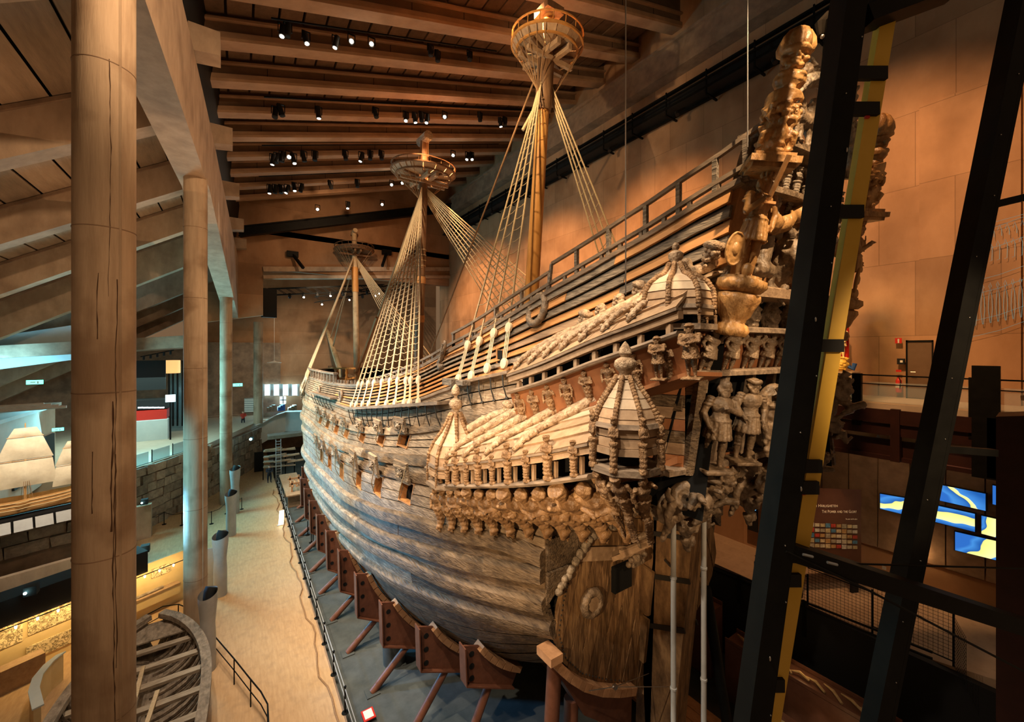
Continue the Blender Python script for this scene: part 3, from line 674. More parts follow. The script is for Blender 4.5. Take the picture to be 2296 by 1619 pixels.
def herm(tail='fish', hat=None, arms=0):
    m = MB(); m.ball((.03, 0, .73), (.085, .115, .1)); m.ball((.02, 0, .62), (.072, .09, .09)); m.ball((.065, .045, .745), .046, 8, 6); m.ball((.065, -.045, .745), .046, 8, 6)
    cap(m, (.02, 0, .8), (.03, 0, .87), .042, .035); headm(m, (.035, 0, .93), .95, random.random() < .6, hat)
    P = [V3((.02, 0, .56)), V3((.0, 0, .46)), V3((-.02, 0, .34)), V3((-.02, .0, .22)), V3((.01, 0, .11)), V3((.055, 0, .04))]; R = [.098, .1, .088, .07, .055, .05]
    m.tube(P, R, 14)
    for i in range(5):
        p = (P[i] + P[i + 1]) / 2; r = (R[i] + R[i + 1]) / 2
        for k in range(9): a = -1.6 + k * .4; m.ball(p + V3((r * math.cos(a), r * math.sin(a), (k % 2) * .03)), (.022, .024, .034), 7, 5)
    m.tube([V3((.06 + .05 * math.cos(a), 0, .05 + .05 * math.sin(a))) for a in np.linspace(0, 5.5, 10)], [.034, .034, .034, .032, .03, .028, .026, .024, .02, .016], 8)
    if arms == 0:
        for y in (1, -1): cap(m, (.02, .12 * y, .8), (.06, .16 * y, .66), .036, .03); cap(m, (.06, .16 * y, .66), (.13, .02 * y, .64 + .03 * y), .03, .02)
    elif arms == 1:
        for y in (1, -1): cap(m, (.02, .12 * y, .8), (.03, .165 * y, .66), .038, .03); cap(m, (.03, .165 * y, .66), (.06, .15 * y, .5), .03, .022); m.ball((.065, .15 * y, .48), .026, 8, 6)
    else:
        cap(m, (.02, .12, .8), (.06, .18, .72), .038, .03); cap(m, (.06, .18, .72), (.12, .12, .84), .03, .022); m.ball((.125, .115, .86), .026)
        cap(m, (.02, -.12, .8), (.03, -.17, .65), .038, .03); cap(m, (.03, -.17, .65), (.07, -.15, .5), .03, .022); m.ball((.07, -.15, .48), .026)
    return m
F_HERM = [remesh(herm('fish', h, a), 'herm_figure', .014, .006, 18, 'carved') for h, a in ((None, 0), ('turban', 1), (None, 2))]
F_MER = remesh(herm('fish', None, 0), 'merman_figure', .016, .006, 18, 'carved_pale') if mat('carved_pale', (.20, .125, .07), (.62, .46, .31), 7.0, (1, 1, 1), .5, 1, .05, c3=(.42, .29, .18), bsc=22, spec=.4) else None
def term():      # gallery pilaster: little bust on a tapering leafy post
    m = MB(); headm(m, (.02, 0, .93), .95, False, 'turban'); cap(m, (0, 0, .8), (.01, 0, .88), .04, .03); m.ball((.02, 0, .74), (.075, .1, .09)); m.ball((.01, 0, .65), (.06, .08, .07))
    for y in (1, -1): cap(m, (.01, .1 * y, .78), (.05, .12 * y, .66), .032, .026); cap(m, (.05, .12 * y, .66), (.09, .02 * y, .66), .026, .02)
    m.lathe([(.1, .56), (.12, .54), (.12, .5), (.09, .48), (.1, .42), (.085, .3), (.07, .14), (.085, .1), (.11, .07), (.11, .0)], n=12)
    for i in range(4):
        for k in range(7): a = -1.5 + k * .5; m.ball((.085 * math.cos(a), .085 * math.sin(a), .16 + i * .085), (.024, .026, .04), 6, 5)
    return m
F_TERM = remesh(term(), 'term_figure', .018, .006, 18, 'carved')
def mask():
    m = MB(); m.ball((0, 0, .5), (.3, .34, .46), 14, 10); m.ball((.26, 0, .47), (.12, .08, .12)); m.ball((.26, 0, .32), (.1, .15, .045)); m.ball((.2, 0, .2), (.14, .17, .12))
    for y in (1, -1):
        m.ball((.24, .13 * y, .62), (.08, .1, .05)); m.ball((.22, .17 * y, .42), (.09, .09, .1)); m.ball((.0, .34 * y, .5), (.08, .06, .13))
        m.tube([V3((.1, .2 * y, .86)), V3((.12, .3 * y, .95)), V3((.05, .4 * y, .9))], [.06, .05, .03], 7)
    for k in range(7): a = -1.2 + k * .4; m.ball((.16, .3 * math.sin(a), .84 + .12 * math.cos(a)), (.09, .08, .1), 7, 5)
    for k in range(5): m.ball((.16, (k - 2) * .09, .08 + abs(k - 2) * .03), (.08, .06, .11), 7, 5)
    return m
F_MASK = remesh(mask(), 'grotesque_mask', .03, .016, 9, 'carved_dark')
def lionm():     # heraldic lion, upright, height 1, facing +X profile towards +Y
    m = MB(); m.tube([(-.02, -.12, .22), (0, -.05, .38), (.0, .02, .56), (.0, .06, .72)], [.13, .13, .14, .13], 12)
    m.ball((.03, .12, .84), (.11, .13, .12), 12, 9); m.ball((.05, .25, .8), (.07, .08, .06), 10, 7); m.ball((.05, .26, .755), (.05, .07, .025))
    for k in range(34):
        a = k * 2.4; r = .13 + .03 * math.sin(k * 1.7); z = .6 + .3 * (k / 34); m.ball((.02 + r * .6 * math.cos(a), .03 + r * math.sin(a) - .02, z), (.045, .045, .05), 6, 5)
    cap(m, (.05, .1, .66), (.1, .28, .6), .055, .045); cap(m, (.1, .28, .6), (.1, .34, .7), .045, .04); m.ball((.1, .36, .73), .05, 8, 6)
    cap(m, (-.04, .08, .6), (-.02, .26, .46), .055, .045); cap(m, (-.02, .26, .46), (0, .36, .5), .045, .04); m.ball((0, .38, .51), .05)
    cap(m, (.05, -.14, .22), (.08, .1, .2), .1, .07); cap(m, (.08, .1, .2), (.07, .04, .05), .06, .045); m.ball((.08, .1, .035), (.05, .08, .035))
    cap(m, (-.06, -.14, .2), (-.04, .02, .16), .09, .06); cap(m, (-.04, .02, .16), (-.05, -.06, .04), .055, .04); m.ball((-.04, 0, .03), (.05, .08, .03))
    m.tube([(-.02, -.22, .18), (0, -.32, .24), (.0, -.32, .42), (.02, -.24, .52), (.02, -.18, .46)], [.035, .03, .028, .03, .045], 8)
    m.box((0, 0, 0), (.3, .6, .04)); return m
F_LION = remesh(lionm(), 'lion_figure', .014, .008, 16, 'carved_dark')
def console():   # scrolled leafy bracket, height 1, foot at 0, top at 1 leaning out to +X
    m = MB(); m.tube([(.02, 0, 0), (.03, 0, .2), (.08, 0, .45), (.2, 0, .72), (.36, 0, .93), (.42, 0, 1.0)], [.05, .08, .1, .12, .14, .13], 12)
    for i in range(9):
        t = i / 8; x = .05 + .34 * t * t; z = t
        for y in (-1, 0, 1): m.ball((x + .09, .085 * y, z), (.05, .05, .07), 7, 5)
    m.tube([V3((.1 + .07 * math.cos(a), 0, .02 + .07 * math.sin(a))) for a in np.linspace(0, 5.5, 10)], .045, 8)
    return m
F_CONS = remesh(console(), 'leaf_console', .022, .012, 14, 'carved')
def cluster(seed, n=26, mt='carved_dark'):     # writhing grotesque carving
    rd = random.Random(seed); m = MB(); m.ball((0, 0, .5), (.14, .24, .42), 12, 9)
    for k in range(n):
        p = V3((rd.uniform(.05, .22), rd.uniform(-.3, .3), rd.uniform(.05, .95))); q = p + V3((rd.uniform(-.05, .14), rd.uniform(-.16, .16), rd.uniform(-.18, .18))); w = q + V3((rd.uniform(-.1, .08), rd.uniform(-.1, .1), rd.uniform(-.12, .12)))
        m.tube([p, q, w], [rd.uniform(.04, .07), rd.uniform(.03, .06), .02], 7)
    headm(m, (.2, rd.uniform(-.08, .08), .82), 1.9, True, rd.choice(['helmet', None, 'crown'])); headm(m, (.2, rd.uniform(-.14, .14), .3), 1.5, True, None)
    cap(m, (.12, .18, .7), (.2, .26, .5), .06, .05); cap(m, (.2, .26, .5), (.26, .1, .45), .05, .035); cap(m, (.12, -.18, .68), (.2, -.26, .5), .06, .05); cap(m, (.2, -.26, .5), (.28, -.2, .3), .05, .035)
    return m
F_CLUS = [remesh(cluster(s), 'carved_group', .018, .008, 15, 'carved_dark') for s in (3, 8)]
def beastm():   # griffin for the arch
    m = MB(); m.tube([(-.0, -.3, .45), (0, -.05, .42), (0, .2, .5)], [.15, .14, .17], 12); m.tube([(0, .2, .55), (.02, .3, .75), (.03, .32, .85)], [.13, .1, .09], 10); m.ball((.04, .38, .9), (.09, .12, .09)); m.ball((.05, .5, .86), (.04, .07, .04))
    for y, z in ((-.35, .4), (-.2, .35), (.1, .4), (.24, .4)): cap(m, (0, y, z), (.03, y + .05, .2), .08, .05); cap(m, (.03, y + .05, .2), (.02, y, .04), .05, .04); m.ball((.04, y + .03, .03), (.05, .07, .03))
    for k in range(5): m.tube([(.02, .05, .55), (.04, -.1 - .05 * k, .75 + .03 * k), (.02, -.2 - .07 * k, .8 - .09 * k + .1)], [.05, .05, .015], 7)
    for k in range(20): a = k * 2.4; m.ball((.08 * math.cos(a), .28 + .11 * math.sin(a), .55 + .3 * k / 20), .045, 6, 5)
    m.tube([(0, -.42, .45), (0, -.52, .6), (.02, -.45, .8), (.02, -.35, .78)], [.04, .035, .03, .04], 7); return m
F_BEAST = remesh(beastm(), 'griffin_figure', .016, .007, 16, 'carved_dark')
def place(name, me, parent, p, face, up, h, w=1.0, d=1.0, mt=None):
    """p foot, face outward direction, up axis, h height"""
    M = frz(p, up, face) @ Matrix.Diagonal((h * d, h * w, h, 1)); o = inst(name, me, parent, M)
    if mt: 
        o.material_slots[0].link = 'OBJECT'; o.material_slots[0].material = MATS[mt]
    return o

# ================================================================== stern of the warship
def YST(z): return 5.0 - (z - 11) * .2
def clip(poly, n, c):      # keep points with p.n <= c  (2-d)
    out = []
    for a, b in zip(poly, poly[1:] + poly[:1]):
        da = a[0] * n[0] + a[1] * n[1] - c; db = b[0] * n[0] + b[1] * n[1] - c
        if da <= 0: out.append(a)
        if da * db < 0: t = da / (da - db); out.append((a[0] + (b[0] - a[0]) * t, a[1] + (b[1] - a[1]) * t))
    return out
# --- flat tuck with slanting planks (both halves)
YT = 8.3
ol = [(1322, 1205), (1297, 1243), (1272, 1292), (1254, 1354), (1243, 1428), (1260, 1484), (1297, 1517), (1346, 1529), (1410, 1535), (1470, 1560), (1470, 1195)]
tp = [(atY(x, y, YT).x, atY(x, y, YT).z) for x, y in ol]; tp[-1] = (XC, 9.2); tp[0] = (tp[0][0], 8.75); tp[-2] = (XC, 2.0)
tuck = MB(); tuck.prism([V3((x, YT + .12, z)) for x, z in tp], (0, .2, 0)); tuck.prism([V3((2 * XC - x, YT + .12, z)) for x, z in tp], (0, .2, 0)); tuck = tuck.build('tuck', 'black_gap', ship)
nd = (math.cos(math.radians(20)), -math.sin(math.radians(20)))
cs = [x * nd[0] + z * nd[1] for x, z in tp]; c = min(cs)
zsplit = 7.35
lowp = clip(tp, (0.26, 1), zsplit + .26 * 7); upp = clip(tp, (-.26, -1), -(zsplit + .26 * 7))
while c < max(cs):
    wd = random.uniform(.34, .5); q = clip(clip(lowp, nd, c + wd - .012), (-nd[0], -nd[1]), -(c + .012)); c += wd
    if len(q) < 3: continue
    pr = random.uniform(0, .03)
    for mir in (0, 1):
        m = MB(); m.prism([V3(((2 * XC - x) if mir else x, YT - pr, z)) for x, z in q], (0, .14 + pr, 0)); m.build('plank', 'tuck_wood', tuck)


for k in range(7):
    a = zsplit + .26 * 7 + k * .42; q = clip(clip(upp, (.26, 1), a + .40), (-.26, -1), -a)
    if len(q) < 3: continue
    for mir in (0, 1):
        m = MB(); m.prism([V3(((2 * XC - x) if mir else x, YT - .03 - .05 * (k == 0), z)) for x, z in q], (0, .16, 0)); m.build('plank', 'tan_plank' if k == 0 else 'tuck_wood', tuck)
# stern gun port with raised lid, hawse ring
p = atY(1389, 1290, YT); m = MB(); m.box((p.x, YT - .06, p.z), (.75, .2, .75)); po = m.build('stern_port', 'black_gap', ship)
m = MB(); q0 = atY(1385, 1250, 7.9); q1 = atY(1446, 1225, 7.9); m.bar(q0, q1, .12, .5, (0, -.8, .6)); m.bar(q0 + V3((0, -.1, .2)), q1 + V3((0, -.1, .2)), .1, .1); m.build('lid', 'tan_plank', po)
m = MB(); m.ball((q0 + q1) / 2 + V3((0, -.15, -.2)), (.3, .12, .18), 10, 8)
for k in range(8): m.ball((q0 + q1) / 2 + V3((-.35 + .1 * k, -.18, -.2 + .1 * math.sin(k * 2))), .09, 7, 5)
m.build('carving', 'carved_dark', po, smooth=2)
p = atY(1327, 1352, YT - .1); m = MB(); m.tube([p + V3((.3 * math.cos(a), 0, .3 * math.sin(a))) for a in np.linspace(0, 6.28, 19)[:-1]], [.12 + .02 * (k % 2) for k in range(18)], 8, closed=True); m.build('hawse_ring', 'carved_dark', ship, smooth=2)
m = MB(); m.lathe([(.2, 0), (.2, .06)], p + V3((0, -.02, 0)), (0, -1, 0), 16); m.build('hawse_plug', 'tan_plank', ship)
# carved garland round the tuck edge
edge = [onhull(x, y, .1) for x, y in [(1382, 1168), (1350, 1180), (1322, 1205), (1300, 1238), (1275, 1280), (1252, 1330)]]
edge = [atY(x, y, YT - .1) for x, y in [(1400, 1172), (1362, 1180), (1322, 1208), (1297, 1243), (1272, 1288), (1248, 1335)]]
m = MB()
for a, b in zip(edge, edge[1:]):
    for k in range(5):
        c = a.lerp(b, k / 5); m.ball(c + V3((random.uniform(-.05, .05), -.03, random.uniform(-.05, .05))), (.13, .1, .11), 8, 6)
m.build('garland', 'carved_grey', ship, smooth=2)
# horizontal plank ends between the hull side and the garland
gp = [(e.x, e.z) for e in edge]; q0 = [(6.72, 9.6), (8.6, 9.6)] + gp[1:] + [(6.72, gp[-1][1] - .25)]
for k in range(6):
    a = gp[-1][1] - .2 + k * .44; q = clip(clip(q0, (0, 1), a + .42), (0, -1), -a)
    if len(q) < 3: continue
    for mir in (0, 1): m = MB(); m.prism([V3(((2 * XC - x) if mir else x, YT - .04 - .08 * (k % 2), z)) for x, z in q], (0, .3, 0)); m.build('plank', 'hull_dark', tuck)
# planked quarter under the stern ledge
for k in range(6):
    t0 = k / 6; t1 = (k + .96) / 6; T0 = V3((6.95, 6.5, 10.5)); T1 = V3((7.8, 4.85, 10.45)); B0 = V3((7.2, 8.3, 8.9)); B1 = V3((8.7, 6.3, 9.1))
    a = B0.lerp(T0, t0); b = B1.lerp(T1, t0); c = B1.lerp(T1, t1); d = B0.lerp(T0, t1); m = MB(); m.prism([a, b, c, d], (.1, .08, .03)); m.build('plank', ['hull_dark', 'red_panel', 'clap_brown'][k % 3], tuck)
nb = MB()
for k in range(46):
    i = k / 46 * 6.999; a = V3((tp[1 + int(i)][0], YT, tp[1 + int(i)][1])); b = V3((tp[2 + int(i)][0], YT, tp[2 + int(i)][1])); c = a.lerp(b, i % 1); nb.ball(c + V3((.12, -.03, .05)), .025, 6, 4)
nb.build('rivets', 'iron', ship)
# --- sternpost and rudder
def rp(px, py, X=XC): return atX(px, py, X)
m = MB(); m.bar((XC, 8.35, -.3), (XC, 8.0, 9.6), .6, .55, (0, 1, 0)); m.build('sternpost', 'tuck_wood', ship)
rud = MB(); XL = XC - .3
ro = [(1466, 1150), (1556, 1130), (1552, 1215), (1531, 1430), (1505, 1700), (1450, 1700), (1440, 1474), (1464, 1258)]
pts = [rp(x, y, XL) for x, y in ro]
half = [p.lerp(pts[(i)], 0) for i, p in enumerate(pts)]
rud.prism(pts, (.6, 0, 0)); rudder = rud.build('rudder', 'tuck_wood', ship)
for y, (x0, x1) in ((1160, (1466, 1555)), (1195, (1464, 1552)), (1290, (1455, 1547)), (1400, (1446, 1536))):
    m = MB(); a = rp(x0, y, XL); b = rp(x1, y + 14, XL); m.bar(a + V3((-.02, 0, 0)), b + V3((-.02, 0, 0)), .05, .14); m.bar(a + V3((.62, 0, 0)), b + V3((.62, 0, 0)), .05, .14); m.build('rudder_strap', 'iron', rudder)
m = MB(); a = rp(1448, 1262, XL - .02); b = rp(1428, 1470, XL - .02)
for s in range(2):
    u = a.lerp(b, .02 + s * .5); v = a.lerp(b, .47 + s * .5); m = MB(); m.bar(u + V3((-.1, 0, 0)), v + V3((-.1, 0, 0)), .12, .75, (0, 1, 0)); m.build('rudder_plank', 'tuck_wood', rudder)
m = MB(); a = rp(1500, 1255, XL - .05); m.tube([rp(1490, 1255, XL - .1), rp(1503, 1270, XL - .15), rp(1512, 1258, XL - .1)], .03, 6); m.build('rudder_ring', 'iron', rudder)
# --- counter: sloping underside from tuck to stern face
m = MB(); G = []
for i in range(9):
    t = i / 8; Y = 8.4 + (5.0 - 8.4) * t; z = 8.9 + 1.5 * t ** 1.3; h = 3.55 - .1 * t; G.append([V3((XC - h + 2 * h * j / 6, Y, z + .25 * abs(j / 3 - 1) ** 2)) for j in range(7)])
m.slab(G, (0, 0, .15)); m.build('counter', 'red_panel', ship)
# --- stern face boards, ledges
def face_board(z0, z1, h0, h1, dy, mt, name, npl=0):
    root = MB(); root.hexa([V3((XC - h0, YST(z0) + dy, z0)), V3((XC + h0, YST(z0) + dy, z0)), V3((XC + h0, YST(z0) + dy + .2, z0)), V3((XC - h0, YST(z0) + dy + .2, z0)), V3((XC - h1, YST(z1) + dy, z1)), V3((XC + h1, YST(z1) + dy, z1)), V3((XC + h1, YST(z1) + dy + .2, z1)), V3((XC - h1, YST(z1) + dy + .2, z1))])
    return root.build(name, mt, ship)
face_board(10.3, 12.5, 3.5, 3.25, .25, 'black_gap', 'stern_wall'); face_board(12.45, 13.5, 3.3, 3.0, .12, 'red_panel', 'stern_panel')
face_board(13.4, 14.3, 2.9, 2.75, .15, 'black_gap', 'stern_wall'); face_board(14.25, 16.5, 2.7, 2.5, .25, 'clap_orange', 'stern_panel'); face_board(16.4, 17.5, 2.45, 2.3, .3, 'carved_dark', 'stern_panel')
# planks on the quarter between the turret and the stern figures
for k in range(8):
    z0 = 10.55 + k * .25; m = MB(); x0 = XC - 4.05 + .06 * k; x1 = XC - 3.25
    m.hexa([V3((x0, 6.3, z0)), V3((x1, 4.95, z0)), V3((x1 + .1, 5.05, z0)), V3((x0 + .1, 6.4, z0)), V3((x0, 6.3, z0 + .235)), V3((x1, 4.95, z0 + .235)), V3((x1 + .1, 5.05, z0 + .235)), V3((x0 + .1, 6.4, z0 + .235))])
    m.build('plank', ['red_panel', 'clap_brown', 'hull_dark'][k % 3], hull)
m = MB(); m.hexa([V3((XC - 3.3, 4.9, 10.4)), V3((XC - 3.18, 4.8, 10.4)), V3((XC - 3.15, 4.95, 10.4)), V3((XC - 3.25, 5.05, 10.4)), V3((XC - 3.28, 4.6, 12.5)), V3((XC - 3.14, 4.5, 12.5)), V3((XC - 3.12, 4.65, 12.5)), V3((XC - 3.22, 4.75, 12.5))]); m.build('corner_post', 'hull_dark', ship)
def ledge(z, h, dy, th, dep, arc=.35, mt='rail_wood', wrap=None):
    m = MB(); R = []; n = 14
    for i in range(n + 1):
        u = -1 + 2 * i / n; x = XC + u * h; y = YST(z) + dy + arc * (u * u) - arc * .4; R.append([V3((x, y, z)), V3((x, y, z + th)), V3((x, y + .04, z + th + .03)), V3((x, y + dep, z + th + .03)), V3((x, y + dep, z))])
    m.grid([r + [r[0]] for r in R]); m.add(R[0], [(0, 1, 2, 3, 4)]); m.add(R[-1], [(4, 3, 2, 1, 0)]); return m.build('stern_ledge', mt, ship)
ledge(10.42, 3.75, -.35, .10, .7); ledge(12.46, 3.4, -.3, .09, .6); ledge(13.38, 3.1, -.25, .09, .5); ledge(14.12, 2.85, -.35, .2, .6, mt='clap_brown'); ledge(16.3, 2.5, -.1, .12, .4, mt='carved_dark'); ledge(17.3, 2.35, -.02, .14, .4, mt='carved_dark')
OUT = V3((0, -1, 0))
# warriors in their niches and the carved groups beside them
xs_w = [(8.15, F_WARA), (9.35, F_WARB), (10.4, F_CLUS[0]), (11.4, F_WARA), (12.4, F_WARB), (13.4, F_CLUS[1])]
for x, me in xs_w: place(me.name, me, ship, (x, 4.6, 10.54), (-.45, -1, 0), (0, -.15, 1), 1.86, 1.15 if me in F_CLUS else 1.05)
for x in (8.75, 9.9, 10.95): m = MB(); m.bar((x, 4.95, 10.5), (x + .03, 4.65, 12.5), .14, .16, (0, 1, 0)); m.build('niche_post', 'rail_wood', ship)
for k, x in enumerate((8.0, 8.9, 9.75, 10.55, 11.4, 12.2, 13.0)): place('atlas_figure', F_ATL, ship, (x, 4.72, 12.5), (-.3, -1, 0), (.12, -.28, 1), .98, 1.25, 1.2)
for k, x in enumerate((8.55, 9.55, 10.5, 11.5, 12.4, 13.2)): place('grotesque_mask', F_MASK, ship, (x, 4.6, 13.42), (-.25, -1, -.1), (0, -.12, 1), .82, .85)
for k in range(8):
    x = 7.6 + k * .92; me = (F_CLUS + [F_HERM[k % 3]])[k % 3]; place(me.name, me, ship, (x + .25, 5.6 + .1 * math.sin(k), 9.05 + .12 * math.sin(k * 1.7)), (-.35, -1, -.2), (.0, -.62, 1), 1.55, 1.15, 1.1, 'carved_dark')
for k in range(6): place('herm_figure', F_HERM[k % 3], ship, (8.0 + k * .95, 6.7, 8.75), (-.3, -1, -.4), (0, -.7, 1), 1.2, 1.2, 1.2, 'carved_dark')
# lions with the coat of arms between them
for sx in (1, -1):
    M = Matrix.Translation((XC - sx * 1.35, YST(14.4) - .05, 14.33)) @ Matrix(((0, sx, 0, 0), (-1, 0, 0, 0), (0, 0, 1, 0), (0, 0, 0, 1))) @ Matrix.Diagonal((1.5, 1.5, 2.05, 1)); inst('lion_figure', F_LION, ship, M)
    place('carved_group', F_CLUS[0], ship, (XC - sx * .55, YST(14.4), 14.3), OUT, (0, -.18, 1), 1.7, .8)
m = MB(); m.ball((XC, YST(15.2) + .05, 15.25), (.55, .18, .75), 14, 10); m.build('coat_of_arms', 'carved_gold', ship, smooth=2)
# gilded drapery canopy over the lions
for sx in (1, -1):
    m = MB(); G = []
    for i in range(13):
        u = i / 12; x = XC - sx * (.35 + 1.75 * u); z = 16.28 - .34 * math.sin(u * math.pi * .9) ** 2 - .42 * u ** 3; y = YST(z) - .12 - .09 * math.sin(u * 20)
        G.append([V3((x, y, z)), V3((x + .02, y - .07, z - .16)), V3((x, y + .02, z - .34)), V3((x, y + .14, z - .38))])
    m.slab(G, (0, .05, 0)); m.build('drapery', 'carved_gold', ship, smooth=2)
# frieze of niches with busts, and arch with griffins at the top
for k in range(9):
    x = XC - 2.05 + k * .51; m = MB(); z = 16.5
    m.tube([V3((x - .2, YST(z) + .12, z + .25)), V3((x - .2, YST(z) + .1, z + .55)), V3((x - .12, YST(z) + .08, z + .68)), V3((x, YST(z) + .08, z + .74)), V3((x + .12, YST(z) + .08, z + .68)), V3((x + .2, YST(z) + .1, z + .55)), V3((x + .2, YST(z) + .12, z + .25))], .05, 7); m.build('niche_arch', 'carved_grey', ship, smooth=2)
    place('term_figure', F_TERM, ship, (x, YST(z) + .1, z - .05), OUT, (0, -.2, 1), .68, 1.3, 1.2, 'carved_grey')
for k in range(10): place('herm_figure', F_HERM[k % 3], ship, (XC - 2.2 + k * .49, YST(16) + .08, 15.95), OUT, (0, -.2, 1), .5, 1.3, 1.2, 'carved_grey')
m = MB(); A = [V3((XC + 1.95 * math.cos(a), YST(17.5 + 1.5 * math.sin(a)) + .05, 17.4 + 1.5 * math.sin(a))) for a in np.linspace(0, math.pi, 25)]
m.tube(A, .16, 8); m.tube([p + V3((0, -.12, -.02)) for p in A], .05, 6)
for p in A: m.ball(p + V3((0, -.14, 0)), (.07, .05, .09), 6, 5)
m.build('stern_arch', 'carved_grey', ship, smooth=2)
for sx in (1, -1):
    M = Matrix.Translation((XC - sx * .85, YST(17.5), 17.42)) @ Matrix(((0, sx, 0, 0), (-1, 0, 0, 0), (0, 0, 1, 0), (0, 0, 0, 1))) @ Matrix.Diagonal((1.2, 1.35, 1.2, 1)); inst('griffin_figure', F_BEAST, ship, M)
    place('merman_figure', F_MER, ship, (XC - sx * 1.9, 3.6, 18.5), OUT, (sx * .9, 0, .38), 1.5, 1.1, 1.2, 'carved_dark')
place('carved_group', F_CLUS[1], ship, (XC, YST(17.5), 17.4), OUT, (0, -.2, 1), 1.45, .8, 1, 'carved_grey')
# --- tall quarter figures on the two corners of the stern
def gad(m, o, ax, prof, n, lob): # lobed vase
    pass
def lobed(prof, o, z, x, nl=10, amp=.08, n=60):
    M = frz(o, z, x); m = MB(); vs = []
    for r, h in prof:
        for k in range(n):
            a = 2 * math.pi * k / n; rr = r * (1 + amp * abs(math.sin(nl * a / 2))); vs.append(M @ V3((rr * math.cos(a), rr * math.sin(a), h)))
    fs = [(i * n + k, i * n + (k + 1) % n, (i + 1) * n + (k + 1) % n, (i + 1) * n + k) for i in range(len(prof) - 1) for k in range(n)]
    fs += [tuple(range(n))[::-1], tuple((len(prof) - 1) * n + k for k in range(n))]; m.add(vs, fs); return m
m = man(((.03, .18, .62), (.1, .12, .5)), ((.06, -.18, .62), (.16, -.1, .72)), None, True, .05); headm(m, (.015, 0, .925), 1.12, False, 'crown')
m.ball((.1, -.24, .25), (.022, .11, .165), 14, 10); m.tube([V3((.11, -.24 + .1 * math.cos(a), .25 + .155 * math.sin(a))) for a in np.linspace(0, 6.28, 15)[:-1]], .013, 6, closed=True); m.ball((.12, -.24, .25), (.02, .04, .06), 8, 6); m.ball((.1, -.05, .07), (.06, .06, .08)); 
for k in range(6): m.tube([(.1, -.1 + k * .03, .82 - k * .02), (.12, .06, .7 - k * .015)], .008, 5)
F_KNIGHT = remesh(m, 'armoured_figure', .008, .003, 26, 'carved_gold')
m = MB(); m.ball((.01, 0, .3), (.1, .125, .13)); m.ball((.03, 0, .48), (.12, .15, .13)); m.ball((.08, .06, .52), (.06, .07, .05)); m.ball((.08, -.06, .52), (.06, .07, .05)); m.ball((.09, 0, .36), (.04, .06, .05))
for k in range(7): m.tube([V3((.14 * math.cos(a), .155 * math.sin(a), .2 + .012 * k + .06 * math.sin(a + k * .3))) for a in np.linspace(-2, 2, 12)], .013, 6)
cap(m, (.02, 0, .56), (.03, 0, .66), .06, .05); headm(m, (.05, 0, .74), 1.55, True, 'turban')
for k in range(12):
    a = k * .524; m.tube([V3((.08 * math.cos(a), .08 * math.sin(a), .66)), V3((.1 * math.cos(a), .1 * math.sin(a), .74))], .02, 6)
m.tube([(0, 0, 0), (0, 0, .1), (.01, 0, .22)], [.1, .13, .12], 14)
for i in range(3):
    for k in range(8): a = k * .785 + i * .4; m.tube([V3((.13 * math.cos(a), .13 * math.sin(a), .0 + i * .05)), V3((.155 * math.cos(a), .155 * math.sin(a), .05 + i * .05)), V3((.13 * math.cos(a + .3), .13 * math.sin(a + .3), .09 + i * .05))], [.03, .035, .02], 6)
F_TURK = remesh(m, 'turbaned_figure', .01, .003, 22, 'carved_gold')
m = MB(); m.tube([(0, 0, 0), (0, 0, .4), (0, 0, .95)], [.26, .3, .22], 14); m.ball((.26, 0, .4), (.12, .14, .16)); m.ball((.3, 0, .62), (.1, .07, .1)); m.ball((.25, 0, .22), (.12, .16, .06)); m.ball((.2, 0, .1), (.12, .15, .08))
for y in (1, -1): m.ball((.24, .14 * y, .7), (.09, .1, .07)); m.tube([V3((.2, .1 * y, .8)), V3((.26, .22 * y, .86)), V3((.22, .28 * y, .72)), V3((.24, .2 * y, .66))], .05, 7); m.tube([V3((.2, .16 * y, .5)), V3((.24, .3 * y, .42)), V3((.16, .3 * y, .25))], .055, 7)
for k in range(26): a = k * 2.4; m.tube([V3((.27 * math.cos(a), .27 * math.sin(a), .03 + .9 * k / 26)), V3((.33 * math.cos(a + .2), .33 * math.sin(a + .2), .08 + .9 * k / 26)), V3((.26 * math.cos(a + .5), .26 * math.sin(a + .5), .13 + .87 * k / 26))], [.05, .05, .03], 6)
F_LEAFMASK = remesh(m, 'leaf_mask', .024, .008, 12, 'carved_gold')
